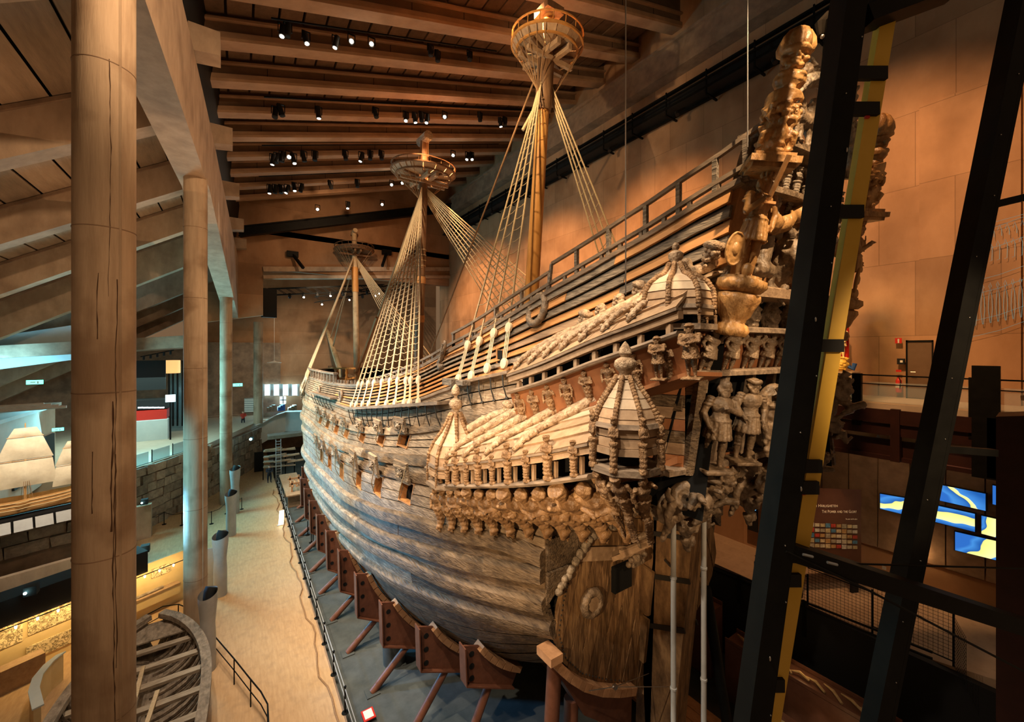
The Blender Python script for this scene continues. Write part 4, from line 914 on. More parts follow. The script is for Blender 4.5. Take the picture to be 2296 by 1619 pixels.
for sx in (1, -1):
    p0 = V3((XC - sx * 2.78, 4.28, 13.28)); p1 = V3((XC - sx * 2.42, 3.2, 18.75)); ax = (p1 - p0).normalized(); L = (p1 - p0).length
    fc = V3((-sx * .75, -.66, 0)); q = MB(); root = lobed([(.1, 0), (.28, .03), (.31, .14), (.27, .24), (.21, .28), (.22, .36), (.27, .42), (.31, .58), (.38, .75), (.36, .84), (.25, .88)], p0, ax, fc, 9, .10).build('quarter_figure', 'carved_gold', ship, smooth=2)
    lobed([(.2, .86), (.34, .9), (.42, 1.0), (.40, 1.12), (.3, 1.16), (.3, 1.2)], p0, ax, fc, 14, .12).build('gadroon_capital', 'carved_gold', root, smooth=2)
    M = frz(p0 + ax * 1.15, ax, V3((-.55, -1, 0)) if sx == 1 else V3((.3, -1, 0))) @ Matrix.Diagonal((2.0, 1.75, 2.0, 1)); inst('armoured_figure', F_KNIGHT, root, M)
    m = MB(); c = p0 + ax * 3.18; Q = frz(c, ax, fc)
    for s, z0, z1 in ((.36, 0, .08), (.42, .08, .2), (.34, .2, .28)): m.hexa([Q @ V3(v) for v in [(-s, -s, z0), (s, -s, z0), (s, s, z0), (-s, s, z0), (-s, -s, z1), (s, -s, z1), (s, s, z1), (-s, s, z1)]])
    m.build('square_capital', 'carved_gold', root)
    inst('leaf_mask', F_LEAFMASK, root, frz(p0 + ax * 3.42, ax, fc) @ Matrix.Diagonal((.92, .92, .95, 1)))
    inst('turbaned_figure', F_TURK, root, frz(p0 + ax * 4.1, ax, fc) @ Matrix.Diagonal((1.9, 1.9, 1.5, 1)))
    lobed([(.09, 5.2), (.15, 5.25), (.25, 5.32), (.27, 5.42), (.24, 5.56), (.17, 5.69), (.08, 5.77), (.02, 5.79)], p0, ax, fc, 8, .2).build('gadroon_finial', 'carved_gold', root, smooth=2)
# the orange lath of the knight's sword
m = MB(); m.bar(atD(1722, 450, 7.6), atD(1770, 347, 7.2), .07, .05); m.bar(atD(1708, 452, 7.6), atD(1738, 456, 7.6), .05, .05); m.build('sword', 'clap_orange', ship)

# ================================================================== quarter galleries on the port side
G1 = [atX(965, 1087, 5.15), atX(1060, 1090, 5.0), atX(1146, 1088, 5.05), atX(1226, 1082, 5.15), atX(1328, 1068, 5.35), atX(1400, 1059, 5.55)]
G2 = [atX(1141, 880, 6.0), atX(1214, 858, 6.05), atX(1328, 814, 6.2), atX(1443, 775, 6.45), atX(1540, 741, 6.75)]
def polyf(P):
    P = sorted(P, key=lambda p: p.y); return pchip([p.y for p in P], [p.x for p in P]), pchip([p.y for p in P], [p.z for p in P]), P[0].y, P[-1].y
X1, Z1, G1a, G1f = polyf(G1); X2, Z2, G2a, G2f = polyf(G2)
def gallery(XF, ZF, ya, yf, hwin, hroof, nterm, nrec, nbr, hbr, drop, nm, rin, ncourse, rec_h):
    root = MB(); R = []
    n = 24
    for i in range(n + 1):
        Y = ya + (yf - ya) * i / n; x = XF(Y); z = ZF(Y); R.append([V3((x - .06, Y, z - .05)), V3((x - .09, Y, z)), V3((x - .06, Y, z + .05)), V3((x + .55, Y, z + .05)), V3((x + .55, Y, z - .05)), V3((x - .06, Y, z - .05))])
    root.grid(R); root.add(R[0][:5], [(0, 1, 2, 3, 4)]); root.add(R[-1][:5], [(4, 3, 2, 1, 0)]); root = root.build(nm, 'rail_wood', ship)
    # dark interior wall and sill
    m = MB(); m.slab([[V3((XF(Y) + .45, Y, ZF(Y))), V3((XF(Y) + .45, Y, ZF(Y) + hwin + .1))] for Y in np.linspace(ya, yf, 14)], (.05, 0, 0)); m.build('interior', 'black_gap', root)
    for dz, th, ox, mt in ((hwin, .14, -.02, 'tan_plank'), (hwin + .15, .05, -.08, 'rail_wood')):
        m = MB(); m.slab([[V3((XF(Y) + ox, Y, ZF(Y) + dz)), V3((XF(Y) + ox, Y, ZF(Y) + dz + th))] for Y in np.linspace(ya, yf, 20)], (.16, 0, 0)); m.build('sill', mt, root)
    # terms between the openings with plain posts behind
    for k in range(nterm):
        Y = ya + (yf - ya) * (k + .5) / nterm; x = XF(Y); z = ZF(Y)
        m = MB(); m.bar((x + .1, Y - .07, z + .04), (x + .1, Y - .07, z + hwin), .07 if hbr else .09, .08 if hbr else .1, (0, 1, 0)); m.build('post', 'tan_plank', root)
        if nm == 'lower_gallery': place('term_figure', F_TERM, root, (x - .03, Y, z + .05), (-1, -.2, 0), (-.05, 0, 1), (hwin + .3) * (1.25 if k % 2 else .95), 1.15, 1.1)
    # shingled plank roof
    for c in range(ncourse):
        u0 = c / ncourse; u1 = (c + 1.15) / ncourse; cuts = sorted([ya] + [ya + (yf - ya) * random.uniform(.12 + .25 * q, .3 + .25 * q) for q in range(3)] + [yf])
        for a, b in zip(cuts, cuts[1:]):
            G = []
            for Y in np.linspace(a + .01, b - .01, 8):
                z = ZF(Y) + hwin + .2; x0 = XF(Y) - .02; zt = z + hroof; x1 = XC - hb(Y, zt) + rin
                def P(u): return V3((x0 + (x1 - x0) * u ** 1.25, Y, z + hroof * (1 - (1 - u) ** 1.5)))
                p0 = P(u0); p1 = P(min(1, u1)); G.append([p0 + V3((-.06, 0, .02)), p1])
            m = MB(); m.slab(G, (.03, 0, -.04)); m.build('roof_plank', 'pale_plank' if (c > 1 and random.random() < .85) else 'tan_plank', root)
    # reclining mermen along the roof
    def rpt(Y, u):
        z = ZF(Y) + hwin + .2; x0 = XF(Y) - .02; zt = z + hroof; x1 = XC - hb(Y, zt) + rin
        return V3((x0 + (x1 - x0) * u ** 1.25, Y, z + hroof * (1 - (1 - u) ** 1.5)))
    for k in range(nrec):
        Yl = yf - .25 - (yf - ya) * k / nrec; run = 1.25 * rec_h if rec_h > 1.1 else .72
        if Yl - run < ya + .1: continue
        nn = 15; P = []; sc = rec_h; nv = V3((-.55, 0, .83))
        for i in range(nn): t = i / (nn - 1); P.append(rpt(Yl - run * (t ** 1.15), min(1, .04 + (.9 if sc > 1.1 else 1.02) * t)) + nv * (.07 + .05 * t) * sc + V3(((0 if sc > 1.1 else -.16 * t), .05 * math.sin(t * 9), 0 if sc > 1.1 else .08 * t)))
        P += [P[-1] + (P[-1] - P[-2]) * .8 + nv * .1 * sc]
        R = [(.035 + .085 * (i / (nn - 1)) ** .8 + .012 * (i % 2)) * sc for i in range(nn)] + [.05 * sc]; m = MB(); m.tube(P, R, 10)
        for i in range(1, nn - 1):
            for q in (-1, 1): m.ball(P[i] + V3((0, .07 * q * sc, .02)), (.045 * sc, .05 * sc, .045 * sc), 7, 5)
        sh = P[nn - 3]; d = (P[nn - 1] - P[nn - 3]).normalized()
        for q in (-1, 1): e1 = sh + V3((-.05, .17 * q, .04)) * sc; cap(m, sh + V3((0, .1 * q, .02)) * sc, e1, .045 * sc, .035 * sc, 8); cap(m, e1, e1 + d * .1 + V3((-.04, -.12 * q, -.03)) * sc, .035 * sc, .025 * sc, 8)
        h = MB(); headm(h, (0, 0, 0), (1.75 if sc > 1.1 else 2.5) * sc, k % 2 == 0, None if k % 3 else 'turban'); M = frz(P[-1] + nv * (.05 if sc > 1.1 else .17) * sc + d * .05, (nv * .8 + d * .6), V3((-.8, .3, .2))); h.v = [tuple(M @ V3(v)) for v in h.v]; m.add(h.v, h.f)
        m.v = [tuple(V3(v) + V3((noise.noise(V3(v) * 9), noise.noise(V3(v) * 9 + V3((7, 0, 0))), noise.noise(V3(v) * 9 + V3((0, 7, 0))))) * .012) for v in m.v]
        m.build('merman_figure', 'carved_pale', root, smooth=2)
    # consoles beneath the ledge
    for k in range(nbr):
        Y = ya + (yf - ya) * (k + .5) / nbr; x = XF(Y) + .1; z = ZF(Y) - .06; ft = sidep(Y + .12, z - drop, .16) if hbr else V3((XF(Y) + .3, Y, z - np.interp(Y, [4.4, 9], [.7, .9]))); tp_ = V3((x - .02, Y, z)); d = tp_ - ft
        hs = F_HERM[k % 3]
        place(hs.name, hs, root, ft, (-1, -.25, -.2), d, d.length, 1.2, 1.2 if hbr else 1.0)
        if hbr: q = sidep(Y + .25, z - drop - .25, .04); place('leaf_console', F_CONS, root, q, (-1, -.3, 0), (ft - q), (ft - q).length * 1.35, 1.6, .8)
    return root
lg = gallery(X1, Z1, 5.3, G1f, .42, 1.15, 11, 6, 12, True, 1.42, 'lower_gallery', .06, 8, 1.25)
# boarded underside of the upper gallery
m = MB(); m.slab([[V3((X2(Y) + .05, Y, Z2(Y) - .04)), V3((X2(Y) + .34, Y, Z2(Y) - np.interp(Y, [4.4, 9], [.72, .92])))] for Y in np.linspace(4.35, G2f, 14)], (.06, 0, 0)); m.slab([[V3((X2(Y) + .2, Y, Z2(Y) - np.interp(Y, [4.4, 9], [.72, .92]))), V3((XC - hb(Y, Z2(Y) - .9) + .1, Y, Z2(Y) - np.interp(Y, [4.4, 9], [.78, 1.0])))] for Y in np.linspace(4.35, G2f, 14)], (0, 0, -.08)); 
ug = gallery(X2, Z2, 4.4, G2f, .27, .86, 9, 8, 8, False, 0, 'upper_gallery', .05, 5, 1.0)
m.build('soffit_boards', 'red_panel', ug)
for x, y, h in ((1552, 848, .95), (1478, 850, .8), (1338, 845, .6)):
    p = atX(x, y, 6.55); place('standing_figure', F_SMALL, ug, p, (-1, -.35, 0), (-.1, 0, 1), h, 1.1, 1.1)
for k in range(6):
    Y = 5.6 + k * .66; z = Z1(Y) + 1.95; place('leaf_console', F_CONS, ug, sidep(Y, z, .1), (-1, -.2, 0), (-.3, 0, 1), .62, 2.0, 1.2)
# --- turrets
def turret(cx, cy, zb, r, hwall, hwin, prof, fin, nm, hs, nf=8, mts=('pale_plank', 'tan_plank'), bust=1.0, ncon=True):
    root = MB(); n = nf
    def P(rr, z, k): a = 2 * math.pi * (k + .5) / n; return V3((cx + rr * math.cos(a), cy + rr * math.sin(a), z))
    def ring(m, r0, z0, r1, z1, th=.05):
        A = [P(r0, z0, k) for k in range(n)]; B = [P(r1, z1, k) for k in range(n)]; C = [P(r0 - th, z0, k) for k in range(n)]; D = [P(r1 - th, z1, k) for k in range(n)]
        m.add(A + B + C + D, sum([[(k, (k + 1) % n, n + (k + 1) % n, n + k), (2 * n + k, 3 * n + k, 3 * n + (k + 1) % n, 2 * n + (k + 1) % n), (n + k, n + (k + 1) % n, 3 * n + (k + 1) % n, 3 * n + k), (k, 2 * n + k, 2 * n + (k + 1) % n, (k + 1) % n)] for k in range(n)], []))
    ring(root, r + .1, zb - .06, r + .1, zb + .05, .6); root = root.build(nm, 'rail_wood', ship)
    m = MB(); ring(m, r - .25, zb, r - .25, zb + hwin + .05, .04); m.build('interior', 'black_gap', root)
    z = zb + hwin; m = MB(); ring(m, r + .03, z, r + .03, z + .12, .12); m.build('sill', 'tan_plank', root)
    nb = 2
    for b in range(nb):
        for k in range(n):
            z0 = z + .13 + (hwall - .13) * b / nb; z1 = z + .13 + (hwall - .13) * (b + 1) / nb - .02; m = MB(); a0 = P(r, z0, k); a1 = P(r, z0, k + 1); b0 = P(r, z1, k); b1 = P(r, z1, k + 1); q = (V3((cx, cy, z0)) - (a0 + a1) / 2).normalized() * .06
            m.hexa([a0, a1, a1 + q, a0 + q, b0, b1, b1 + q, b0 + q]); m.build('wall_plank', mts[1], root)
    m = MB(); ring(m, r + .07, z + hwall - .02, r + .04, z + hwall + .06, .12); m.build('cornice', 'rail_wood', root)
    z += hwall
    for (r0, z0), (r1, z1) in zip(prof, prof[1:]):
        for k in range(n):
            a0 = P(r * r0 + .025, z + z0, k); a1 = P(r * r0 + .025, z + z0, k + 1); b0 = P(r * r1, z + z1 + .02, k); b1 = P(r * r1, z + z1 + .02, k + 1); q = V3((cx - (a0.x + a1.x) / 2, cy - (a0.y + a1.y) / 2, -.03)).normalized() * .05
            m = MB(); m.hexa([a0, a1, a1 + q, a0 + q, b0, b1, b1 + q, b0 + q]); m.build('roof_plank', mts[0] if z0 > .25 * prof[-1][1] or mts[0] == mts[1] else mts[1], root)
    for k in range(n):
        pts = [P(r * a + .04, z + b + .02, k) for a, b in prof]; m = MB(); m.tube(pts, .05 * r ** .5, 7)
        for a, b in zip(pts, pts[1:]):
            for t in (0, .33, .66): m.ball(a.lerp(b, t), .068 * r ** .5, 7, 5)
        m.build('roof_rib', 'carved', root, smooth=2)
        f = P(r + .06, zb, k); place('term_figure', F_TERM, root, f, (f.x - cx, f.y - cy, 0), (0, 0, 1), hwin + hwall * bust, .72, .8)
    m = MB(); m.lathe([(a * hs, b * hs) for a, b in fin], (cx, cy, z + prof[-1][1] - .05), n=18); m.build('finial', 'carved_pale', root, smooth=True)
    if ncon:
        for k in range(2, 6):
            t = P(r, zb - .05, k); b_ = V3((cx + .55 * (t.x - cx), cy + .55 * (t.y - cy), zb - .95)) + V3((.3, 0, 0)); place('herm_figure', F_HERM[k % 3], root, b_, (t.x - cx, t.y - cy, 0), t - b_, (t - b_).length, 1.2, 1.2)
            place('leaf_console', F_CONS, root, b_ + V3((.14, 0, -.42)), (t.x - cx, t.y - cy, 0), V3((-.14, 0, .44)), .48, 1.2, .7)
    return root
onion = [(1.0, 0), (.93, .25), (.8, .55), (.62, .85), (.44, 1.12), (.3, 1.36), (.2, 1.5)]
fin_leaf = [(.16, 0), (.22, .03), (.2, .08), (.12, .1), (.13, .16), (.2, .22), (.24, .3), (.22, .4), (.16, .45), (.09, .48), (.1, .5), (.14, .56), (.12, .66), (.06, .76), (.01, .82)]
turret(5.82, 4.9, 10.93, .56, .48, .27, [(a, b * .56) for a, b in onion], fin_leaf, 'quarter_turret', .84, bust=1.4)
bell = [(1.0, 0), (.98, .3), (.8, .62), (.5, .95), (.32, 1.2), (.2, 1.42), (.12, 1.52)]
turret(5.62, 11.35, 8.98, .80, .3, .25, bell, [(.14, 0), (.16, .05), (.1, .09), (.1, .15), (.18, .22), (.2, .32), (.17, .42), (.08, .47), (.05, .5), (.05, .56), (.13, .62), (.13, .72), (.08, .83), (.01, .9)], 'forward_turret', 1.05, bust=.9, ncon=False)
dome = [(1.0, 0), (1.0, .3), (.97, .55), (.82, .82), (.6, 1.0), (.36, 1.12), (.22, 1.34), (.15, 1.5)]
turret(7.35, 4.9, 13.45, .66, .14, .22, [(a, b * .62) for a, b in dome], [(.14, 0), (.17, .05), (.12, .09), (.14, .16), (.2, .24), (.2, .36), (.12, .43), (.06, .46), (.1, .52), (.1, .6), (.03, .68)], 'upper_turret', .72, bust=1.2, ncon=False)

# ================================================================== rails, channels, masts and rigging
def rail(fn, Y0, Y1, wd, ht, mt='rail_wood', name='rail', off=-.05):
    m = MB(); P = [side(Y, KR2(Y)) + V3((-off, 0, fn(Y) - KR2(Y))) for Y in np.linspace(Y0, Y1, max(3, int((Y1 - Y0) / .7)))]
    for a, b in zip(P, P[1:]): m.bar(a, b, wd, ht)
    return m.build(name, mt, ship)
rail(lambda Y: KR2(Y) + .03, 4.1, 46, .26, .1, name='planksheer'); rail(lambda Y: KR2(Y) + .1, 4.1, 46, .14, .06, name='planksheer')
rail(lambda Y: KR2(Y) + .30, 4.0, 22, .12, .09, name='lower_rail')
rail(lambda Y: KR2(Y) + .86, 3.75, 9.4, .10, .09, name='hand_rail'); rail(lambda Y: KR2(Y) + .66, 9.5, 14.0, .10, .08, name='hand_rail')
def rpost(Y, h, w=.1, mt='clap_grey'):
    p = side(Y, KR2(Y)) + V3((.05, 0, 0)); m = MB(); m.bar(p, p + V3((0, 0, h)), w, w, (0, 1, 0)); m.build('rail_post', mt, ship)
for px in (1290, 1362, 1445, 1519, 1601, 1670):
    Y = onhull(px, np.interp(px, [1240, 1366, 1471, 1576, 1666], [652, 581, 522, 457, 408])).y; rpost(Y, .84)
for Y in (9.5, 10.6, 11.7, 12.8, 13.9): rpost(Y, .64, .09, 'rail_wood')
for Y in np.arange(4.6, 22, .62): rpost(Y, .28, .09, 'rail_wood')
m = MB(); Y = 9.45; p = side(Y, KR2(Y)); m.bar(p + V3((0, 0, .3)), p + V3((0, -.1, .86)), .08, .08, (0, 1, 0)); m.build('rail_post', 'clap_grey', ship)
# dark carved scroll on the rail
Y = 14.4; p = side(Y, KR2(Y), .12); m = MB(); m.tube([p + V3((0, -.35, .55)), p + V3((0, -.3, .25)), p + V3((0, -.1, 0)), p + V3((-.02, .1, -.3)), p + V3((-.05, -.05, -.5)), p + V3((-.05, -.25, -.42))], [.06, .08, .1, .12, .14, .1], 10)
for k in range(14): m.ball(p + V3((-.06, -.3 + .03 * k, .4 - .065 * k)), .06, 7, 5)
m.build('scroll_ornament', 'carved_dark', ship, smooth=2)
# wreath and little window on the clapboards
c = onhull(1204, 694, .05); n = hnorm(c.y, c.z); u = V3((0, 1, 0)); m = MB()
m.tube([c + u * .36 * math.cos(a) + V3((.13 * math.sin(a), 0, .44 * math.sin(a))) for a in np.linspace(0, 6.28, 33)[:-1]], [.1 + .02 * (k % 2) for k in range(32)], 8, closed=True); m.build('wreath', 'carved_dark', ship, smooth=2)
c = onhull(1124, 803, .06); m = MB(); m.box(c + V3((.02, 0, 0)), (.12, .32, .5)); wdw = m.build('side_window', 'black_gap', ship)
m = MB(); 
for dy in (-.2, .2): m.box(c + V3((-.0, dy, 0)), (.12, .07, .6))
m.box(c + V3((0, 0, -.3)), (.16, .5, .08)); m.build('window_frame', 'clap_orange', wdw)
# --- channels with chain plates
def channel(p0, p1, off, th, taper, nch, name, low):
    a = onhull(*p0, off); b = onhull(*p1, off); m = MB(); R = []
    for i in range(13):
        t = i / 12; q = a.lerp(b, t); zz = q.z; o = off * min(1, .15 + (1 - t) * taper * 4 if taper else 1, 1); h = side(q.y, zz); x = h.x - off * (min(1, (1 - t) * 5 + .1) if taper else 1)
        R.append([V3((x, q.y, zz)), V3((x, q.y, zz + th)), V3((h.x + .1, q.y, zz + th)), V3((h.x + .1, q.y, zz)), V3((x, q.y, zz))])
    m.grid(R); m.add(R[0][:4], [(0, 1, 2, 3)]); m.add(R[-1][:4], [(3, 2, 1, 0)]); ch = m.build(name, 'rail_wood', ship)
    for k in range(nch):
        q = a.lerp(b, (k + .4) / nch); f = sidep(q.y - .05, q.z - low, .08); m = MB(); m.tube([q + V3((.03, 0, .02)), q.lerp(f, .5) + V3((-.03, 0, 0)), f], .022, 6); m.ball(f, .05, 7, 5); m.build('chain_plate', 'iron', ch)
    return a, b
ca_, cb_ = channel((980, 908), (774, 919), .62, .12, 0, 15, 'main_channel', .85)
ma_, mb_ = channel((1136, 838), (1010, 866), .42, .1, 0, 5, 'mizzen_channel', .75)
fa_, fb_ = channel((740, 896), (694, 882), .5, .12, 0, 7, 'fore_channel', .7)
m = MB(); p = onhull(1016, 856, .35); m.box(p, (.5, .75, .22)); m.box(p + V3((0, -.75, .02)), (.3, .5, .16)); m.build('channel_block', 'clap_grey', ship)
# --- masts
def mast(pb, pt, r0, r1, mt, name, seg):
    a = atX(*pb, XC); b = atX(*pt, XC); m = MB(); n = 12
    m.tube([a.lerp(b, i / n) for i in range(n + 1)], [r0 + (r1 - r0) * i / n for i in range(n + 1)], 20); o = m.build(name, mt, ship, smooth=True); return o, a, b
def deadeye(c, ax, r=.14, mt='block_pale'):
    m = MB(); m.lathe([(r * .7, -.06), (r, -.04), (r, .04), (r * .7, .06)], c, ax, 12); return m
def top(c, ax, r, h, name, mrim, mfl, parent, spokes=8):
    """round mast top seen from below: bowl of wedge boards, rim, spokes, trestle trees"""
    root = MB(); root.lathe([(r * .97, h), (r * 1.04, h), (r * 1.04, h + .09), (r * .97, h + .09)], c, ax, 40, True); root = root.build(name, mrim, parent, smooth=True)
    M = frz(c, ax, (1, 0, 0)); n = 16
    for k in range(n):
        a0 = 2 * math.pi * k / n + .012; a1 = 2 * math.pi * (k + 1) / n - .012; m = MB()
        q = [M @ V3((rr * math.cos(a), rr * math.sin(a), zz)) for a in (a0, a1) for rr, zz in ((r * .2, 0), (r * .86, 0), (r * 1.0, h))]
        d = V3(ax).normalized() * .05
        m.add(q + [p + d for p in q], [(0, 3, 4, 1), (1, 4, 5, 2), (6, 7, 10, 9), (7, 8, 11, 10), (0, 1, 7, 6), (1, 2, 8, 7), (3, 9, 10, 4), (4, 10, 11, 5), (2, 5, 11, 8), (0, 6, 9, 3)]); m.build('board', mfl, root)
    m = MB(); m.lathe([(r * .84, -.03), (r * .9, -.03), (r * .9, .03), (r * .84, .03)], c, ax, 32, True); m.build('hoop', mrim, root, smooth=True)
    for k in range(spokes):
        a = 2 * math.pi * (k + .5) / spokes; m = MB(); m.bar(M @ V3((.25 * r * math.cos(a), .25 * r * math.sin(a), -.06)), M @ V3((.8 * r * math.cos(a), .8 * r * math.sin(a), -.05)), .12, .12, ax); m.build('spoke', 'mast_dark', root)
    for s in (-1, 1):
        m = MB(); m.bar(M @ V3((s * .3, -r * .8, -.2)), M @ V3((s * .3, r * .8, -.2)), .18, .24, ax); m.build('trestle_tree', mfl, root); m = MB(); m.bar(M @ V3((-r * .8, s * .3, -.36)), M @ V3((r * .8, s * .3, -.36)), .16, .18, ax); m.build('cross_tree', mfl, root)
    m = MB(); m.lathe([(r * .99, h + .42), (r * 1.03, h + .42), (r * 1.03, h + .47), (r * .99, h + .47)], c, ax, 40, True); m.build('top_rail', mrim, root, smooth=True)
    for k in range(18): a = 2 * math.pi * k / 18; m = MB(); m.bar(M @ V3((r * math.cos(a), r * math.sin(a), h)), M @ V3((r * 1.01 * math.cos(a), r * 1.01 * math.sin(a), h + .45)), .028, .028); m.build('stanchion', mrim, root)
    return root
def capblock(c, ax, w, l, mt, parent): m = MB(); M = frz(c, ax, (1, 0, 0)); m.tube([M @ V3((0, -l, 0)), M @ V3((0, l, 0))], w, 12); m.build('mast_cap', mt, parent, smooth=True)
mz, a, b = mast((1188, 720), (1231, 30), .33, .24, 'mast_orange', 'mizzen_mast', 1); axz = (b - a).normalized(); MZa, MZb = a, b
def along(a, b, py):   # point on a mast at picture height py
    lo, hi = 0, 1
    for _ in range(30):
        t = (lo + hi) / 2; p = a.lerp(b, t); d = p - V3(OV); y = HOR - FPX * d.z / (d.x * FV[0] + d.y * FV[1])
        if y > py: lo = t
        else: hi = t
    return a.lerp(b, t)
m = MB(); p = along(a, b, 250); q = along(a, b, 110); m.tube([p, p.lerp(q, .1), q], [.34, .37, .36], 18); m.build('mast_cheek', 'mast_dark', mz, smooth=True)
tz = along(a, b, 118); top(tz, axz, 1.5, .22, 'mizzen_top', 'mast_orange', 'tan_plank', ship)
m = MB(); m.bar(along(a, b, 70), along(a, b, 22), .3, .3, (0, 1, 0)); m.build('mast_head', 'mast_pale', mz); m = MB(); q = along(a, b, 14); m.box(q, (.9, .9, .3)); m.build('mast_cap', 'mast_dark', mz)
mm_, a, b = mast((938, 815), (952, 312), .32, .3, 'mast_dark', 'main_mast', 1); axm = (b - a).normalized(); MMa, MMb = a, b
for y in (628, 715): p = along(a, b, y); m = MB(); m.lathe([(.33, -.25), (.36, -.24), (.36, .24), (.33, .25)], p, axm, 20); m.build('mast_band', 'clap_orange', mm_, smooth=True)
for y in (560, 572, 584, 596): p = along(a, b, y); m = MB(); m.lathe([(.33, -.03), (.35, 0), (.33, .03)], p, axm, 18); m.build('rope_band', 'rope', mm_, smooth=True)
tm = along(a, b, 398); top(tm, axm, 2.2, .28, 'main_top', 'mast_dark', 'tan_plank', ship)
m = MB(); m.bar(along(a, b, 352), along(a, b, 305), .45, .45, (0, 1, 0)); m.build('mast_head', 'mast_pale', mm_); capblock(along(a, b, 296), axm, .34, .75, 'clap_grey', mm_)
fm, a, b = mast((801, 860), (794, 520), .34, .26, 'mast_pale', 'fore_mast', 1); axf = (b - a).normalized(); MFa, MFb = a, b
m = MB(); p = along(a, b, 655); q = along(a, b, 600); m.tube([p, q], .36, 16); m.build('mast_fish', 'mast_orange', fm, smooth=True)
tf = along(a, b, 566); top(tf, axf, 2.05, .22, 'fore_top', 'mast_dark', 'mast_dark', ship)
capblock(along(a, b, 508), axf, .25, .6, 'mast_pale', fm)
# bowsprit with its little top
bs0 = atX(772, 860, XC); bs1 = V3((XC, 66, 17.0)); m = MB(); m.tube([bs0, bs0.lerp(bs1, .5), bs1], [.35, .32, .22], 14); bsp = m.build('bowsprit', 'mast_pale', ship, smooth=True)
st = atY(719, 768, 65.5); top(st, (0, 0, 1), 1.5, .3, 'sprit_top', 'mast_orange', 'mast_orange', ship, 6); m = MB(); m.tube([st + V3((0, 0, -1.6)), st + V3((0, 0, 1.5))], .2, 10); m.box(st + V3((0, 0, 1.5)), (1.1, .5, .3)); m.build('sprit_mast', 'mast_pale', bsp)
# orange pin rails at the foot of the foremast
for dx, (x0, x1, yy) in ((0, (737, 795, 826)), (0, (737, 795, 853))):
    m = MB(); m.bar(atX(x0, yy + (6 if yy > 840 else 0), 9.6), atX(x1, yy - (6 if yy > 840 else 0), 9.6), .16, .16); m.build('pin_rail', 'mast_orange', ship)
for x in (738, 757, 777):
    m = MB(); p = atX(x, 860, 9.6); q = atX(x, 826, 9.6); L = (q - p).length
    m.lathe([(.12, 0), (.18, L * .1), (.1, L * .25), (.18, L * .4), (.1, L * .55), (.17, L * .7), (.1, L * .85), (.15, L)], p, (0, 0, 1), 10); m.build('pin_rail_post', 'mast_orange', ship, smooth=True)
# forecastle bulwark: pale boards between timbers
for k in range(14):
    Y = 29.5 + k * 1.02; p = side(Y, KR2(Y), -.05); m = MB(); m.bar(p, p + V3((0, 0, .75)), .22, .2, (0, 1, 0)); m.build('timber_head', 'rail_wood', ship)
    if k % 2: m = MB(); m.box(p + V3((.08, .5, .38)), (.08, .62, .6)); m.build('bulwark_board', 'offwhite', ship)
rail(lambda Y: KR2(Y) + .75, 29.3, 46, .3, .12, name='forecastle_rail')
for Y in np.arange(18, 29.4, .75): rpost(Y, .35, .12, 'rail_wood')
for Y, s in ((26.5, 1), (33, .8)):
    p = side(Y, KC(Y) + .5, .12); m = MB()
    m.tube([p + V3((0, .28 * math.cos(a), .3 * math.sin(a))) for a in np.linspace(0, 6.28, 17)[:-1]], .1, 7, closed=True); m.build('round_port_wreath', 'carved_dark', ship, smooth=2)
# head knots and small carved heads on the bow
for k in range(5):
    Y = 40 + k * 1.9; z = KU2(Y) + .5; place('carved_group', F_CLUS[k % 2], ship, sidep(Y, z - .5, .05), hnorm(Y, z), (0, 0, 1), 1.1, .6, .8, 'carved_grey')
# --- shrouds with deadeyes, lanyards and ratlines
def shrouds(tp, lows, nm, dead, rr, rat_from, mt, rats=.42, rside=None):
    T = V3(tp); ends = []
    for k, lo in enumerate(lows):
        lo = V3(lo); d = (T - lo).normalized(); up = lo + d * dead
        m = MB(); tpt = T + V3((0, (k - len(lows) / 2) * .05, -.06 * k)); m.tube([up, up.lerp(tpt, .5), tpt], rr, 7); sh = m.build('shroud', mt, ship, smooth=True)
        ax = V3((-1, 0, .15)) if lo.x < XC else V3((1, 0, .15))
        m = deadeye(up, ax, .17); m.v += []; m.build('deadeye', 'block_pale', sh, smooth=True); deadeye(lo, ax, .17).build('deadeye', 'block_pale', sh, smooth=True)
        s = d.cross(ax).normalized()
        for q in (-.09, 0, .09): m = MB(); m.bar(lo + s * q, up + s * q, .024, .024); m.build('lanyard', 'block_pale', sh)
        ends.append((up, tpt))
    n = int((ends[0][1] - ends[0][0]).length / rats)
    for i in range(1, n):
        t = rat_from + (1 - rat_from) * i / n
        if t > .93: break
        P = []
        for (u, w), (u2, w2) in zip(ends, ends[1:]):
            a = u.lerp(w, t); b = u2.lerp(w2, t); L = (b - a).length; P += [a, a.lerp(b, .5) + V3((0, 0, -.09 * min(1, L)))]
        P.append(b); m = MB(); m.tube(P, .014, 5); m.build('ratline', mt if mt == 'rope' else 'rope', ship)
cham = lambda px, py, off: onhull(px, py, off)
low_m = [cham(x, 903 + (940 - x) * .03, .52) for x in (937, 918, 906, 885, 866, 846, 826, 812, 798, 788)]
zfix = lambda L: [V3((p.x, p.y, p.z + .02)) for p in L]
topm = along(MMa, MMb, 425) + V3((-.2, 0, 0)); shrouds(topm, low_m, 'main', 1.15, .04, 0, 'rope')
shrouds(along(MMa, MMb, 425) + V3((.2, 0, 0)), [V3((2 * XC - p.x, p.y, KR2(p.y))) for p in low_m], 'main', 1.0, .04, 0, 'rope')
low_z = [cham(x, y, .38) for x, y in ((1130, 815), (1092, 826), (1056, 843), (1027, 850))]
topz = along(MZa, MZb, 185) + V3((-.25, 0, 0)); shrouds(topz, low_z, 'mizzen', 1.25, .035, 0, 'rope', .5)
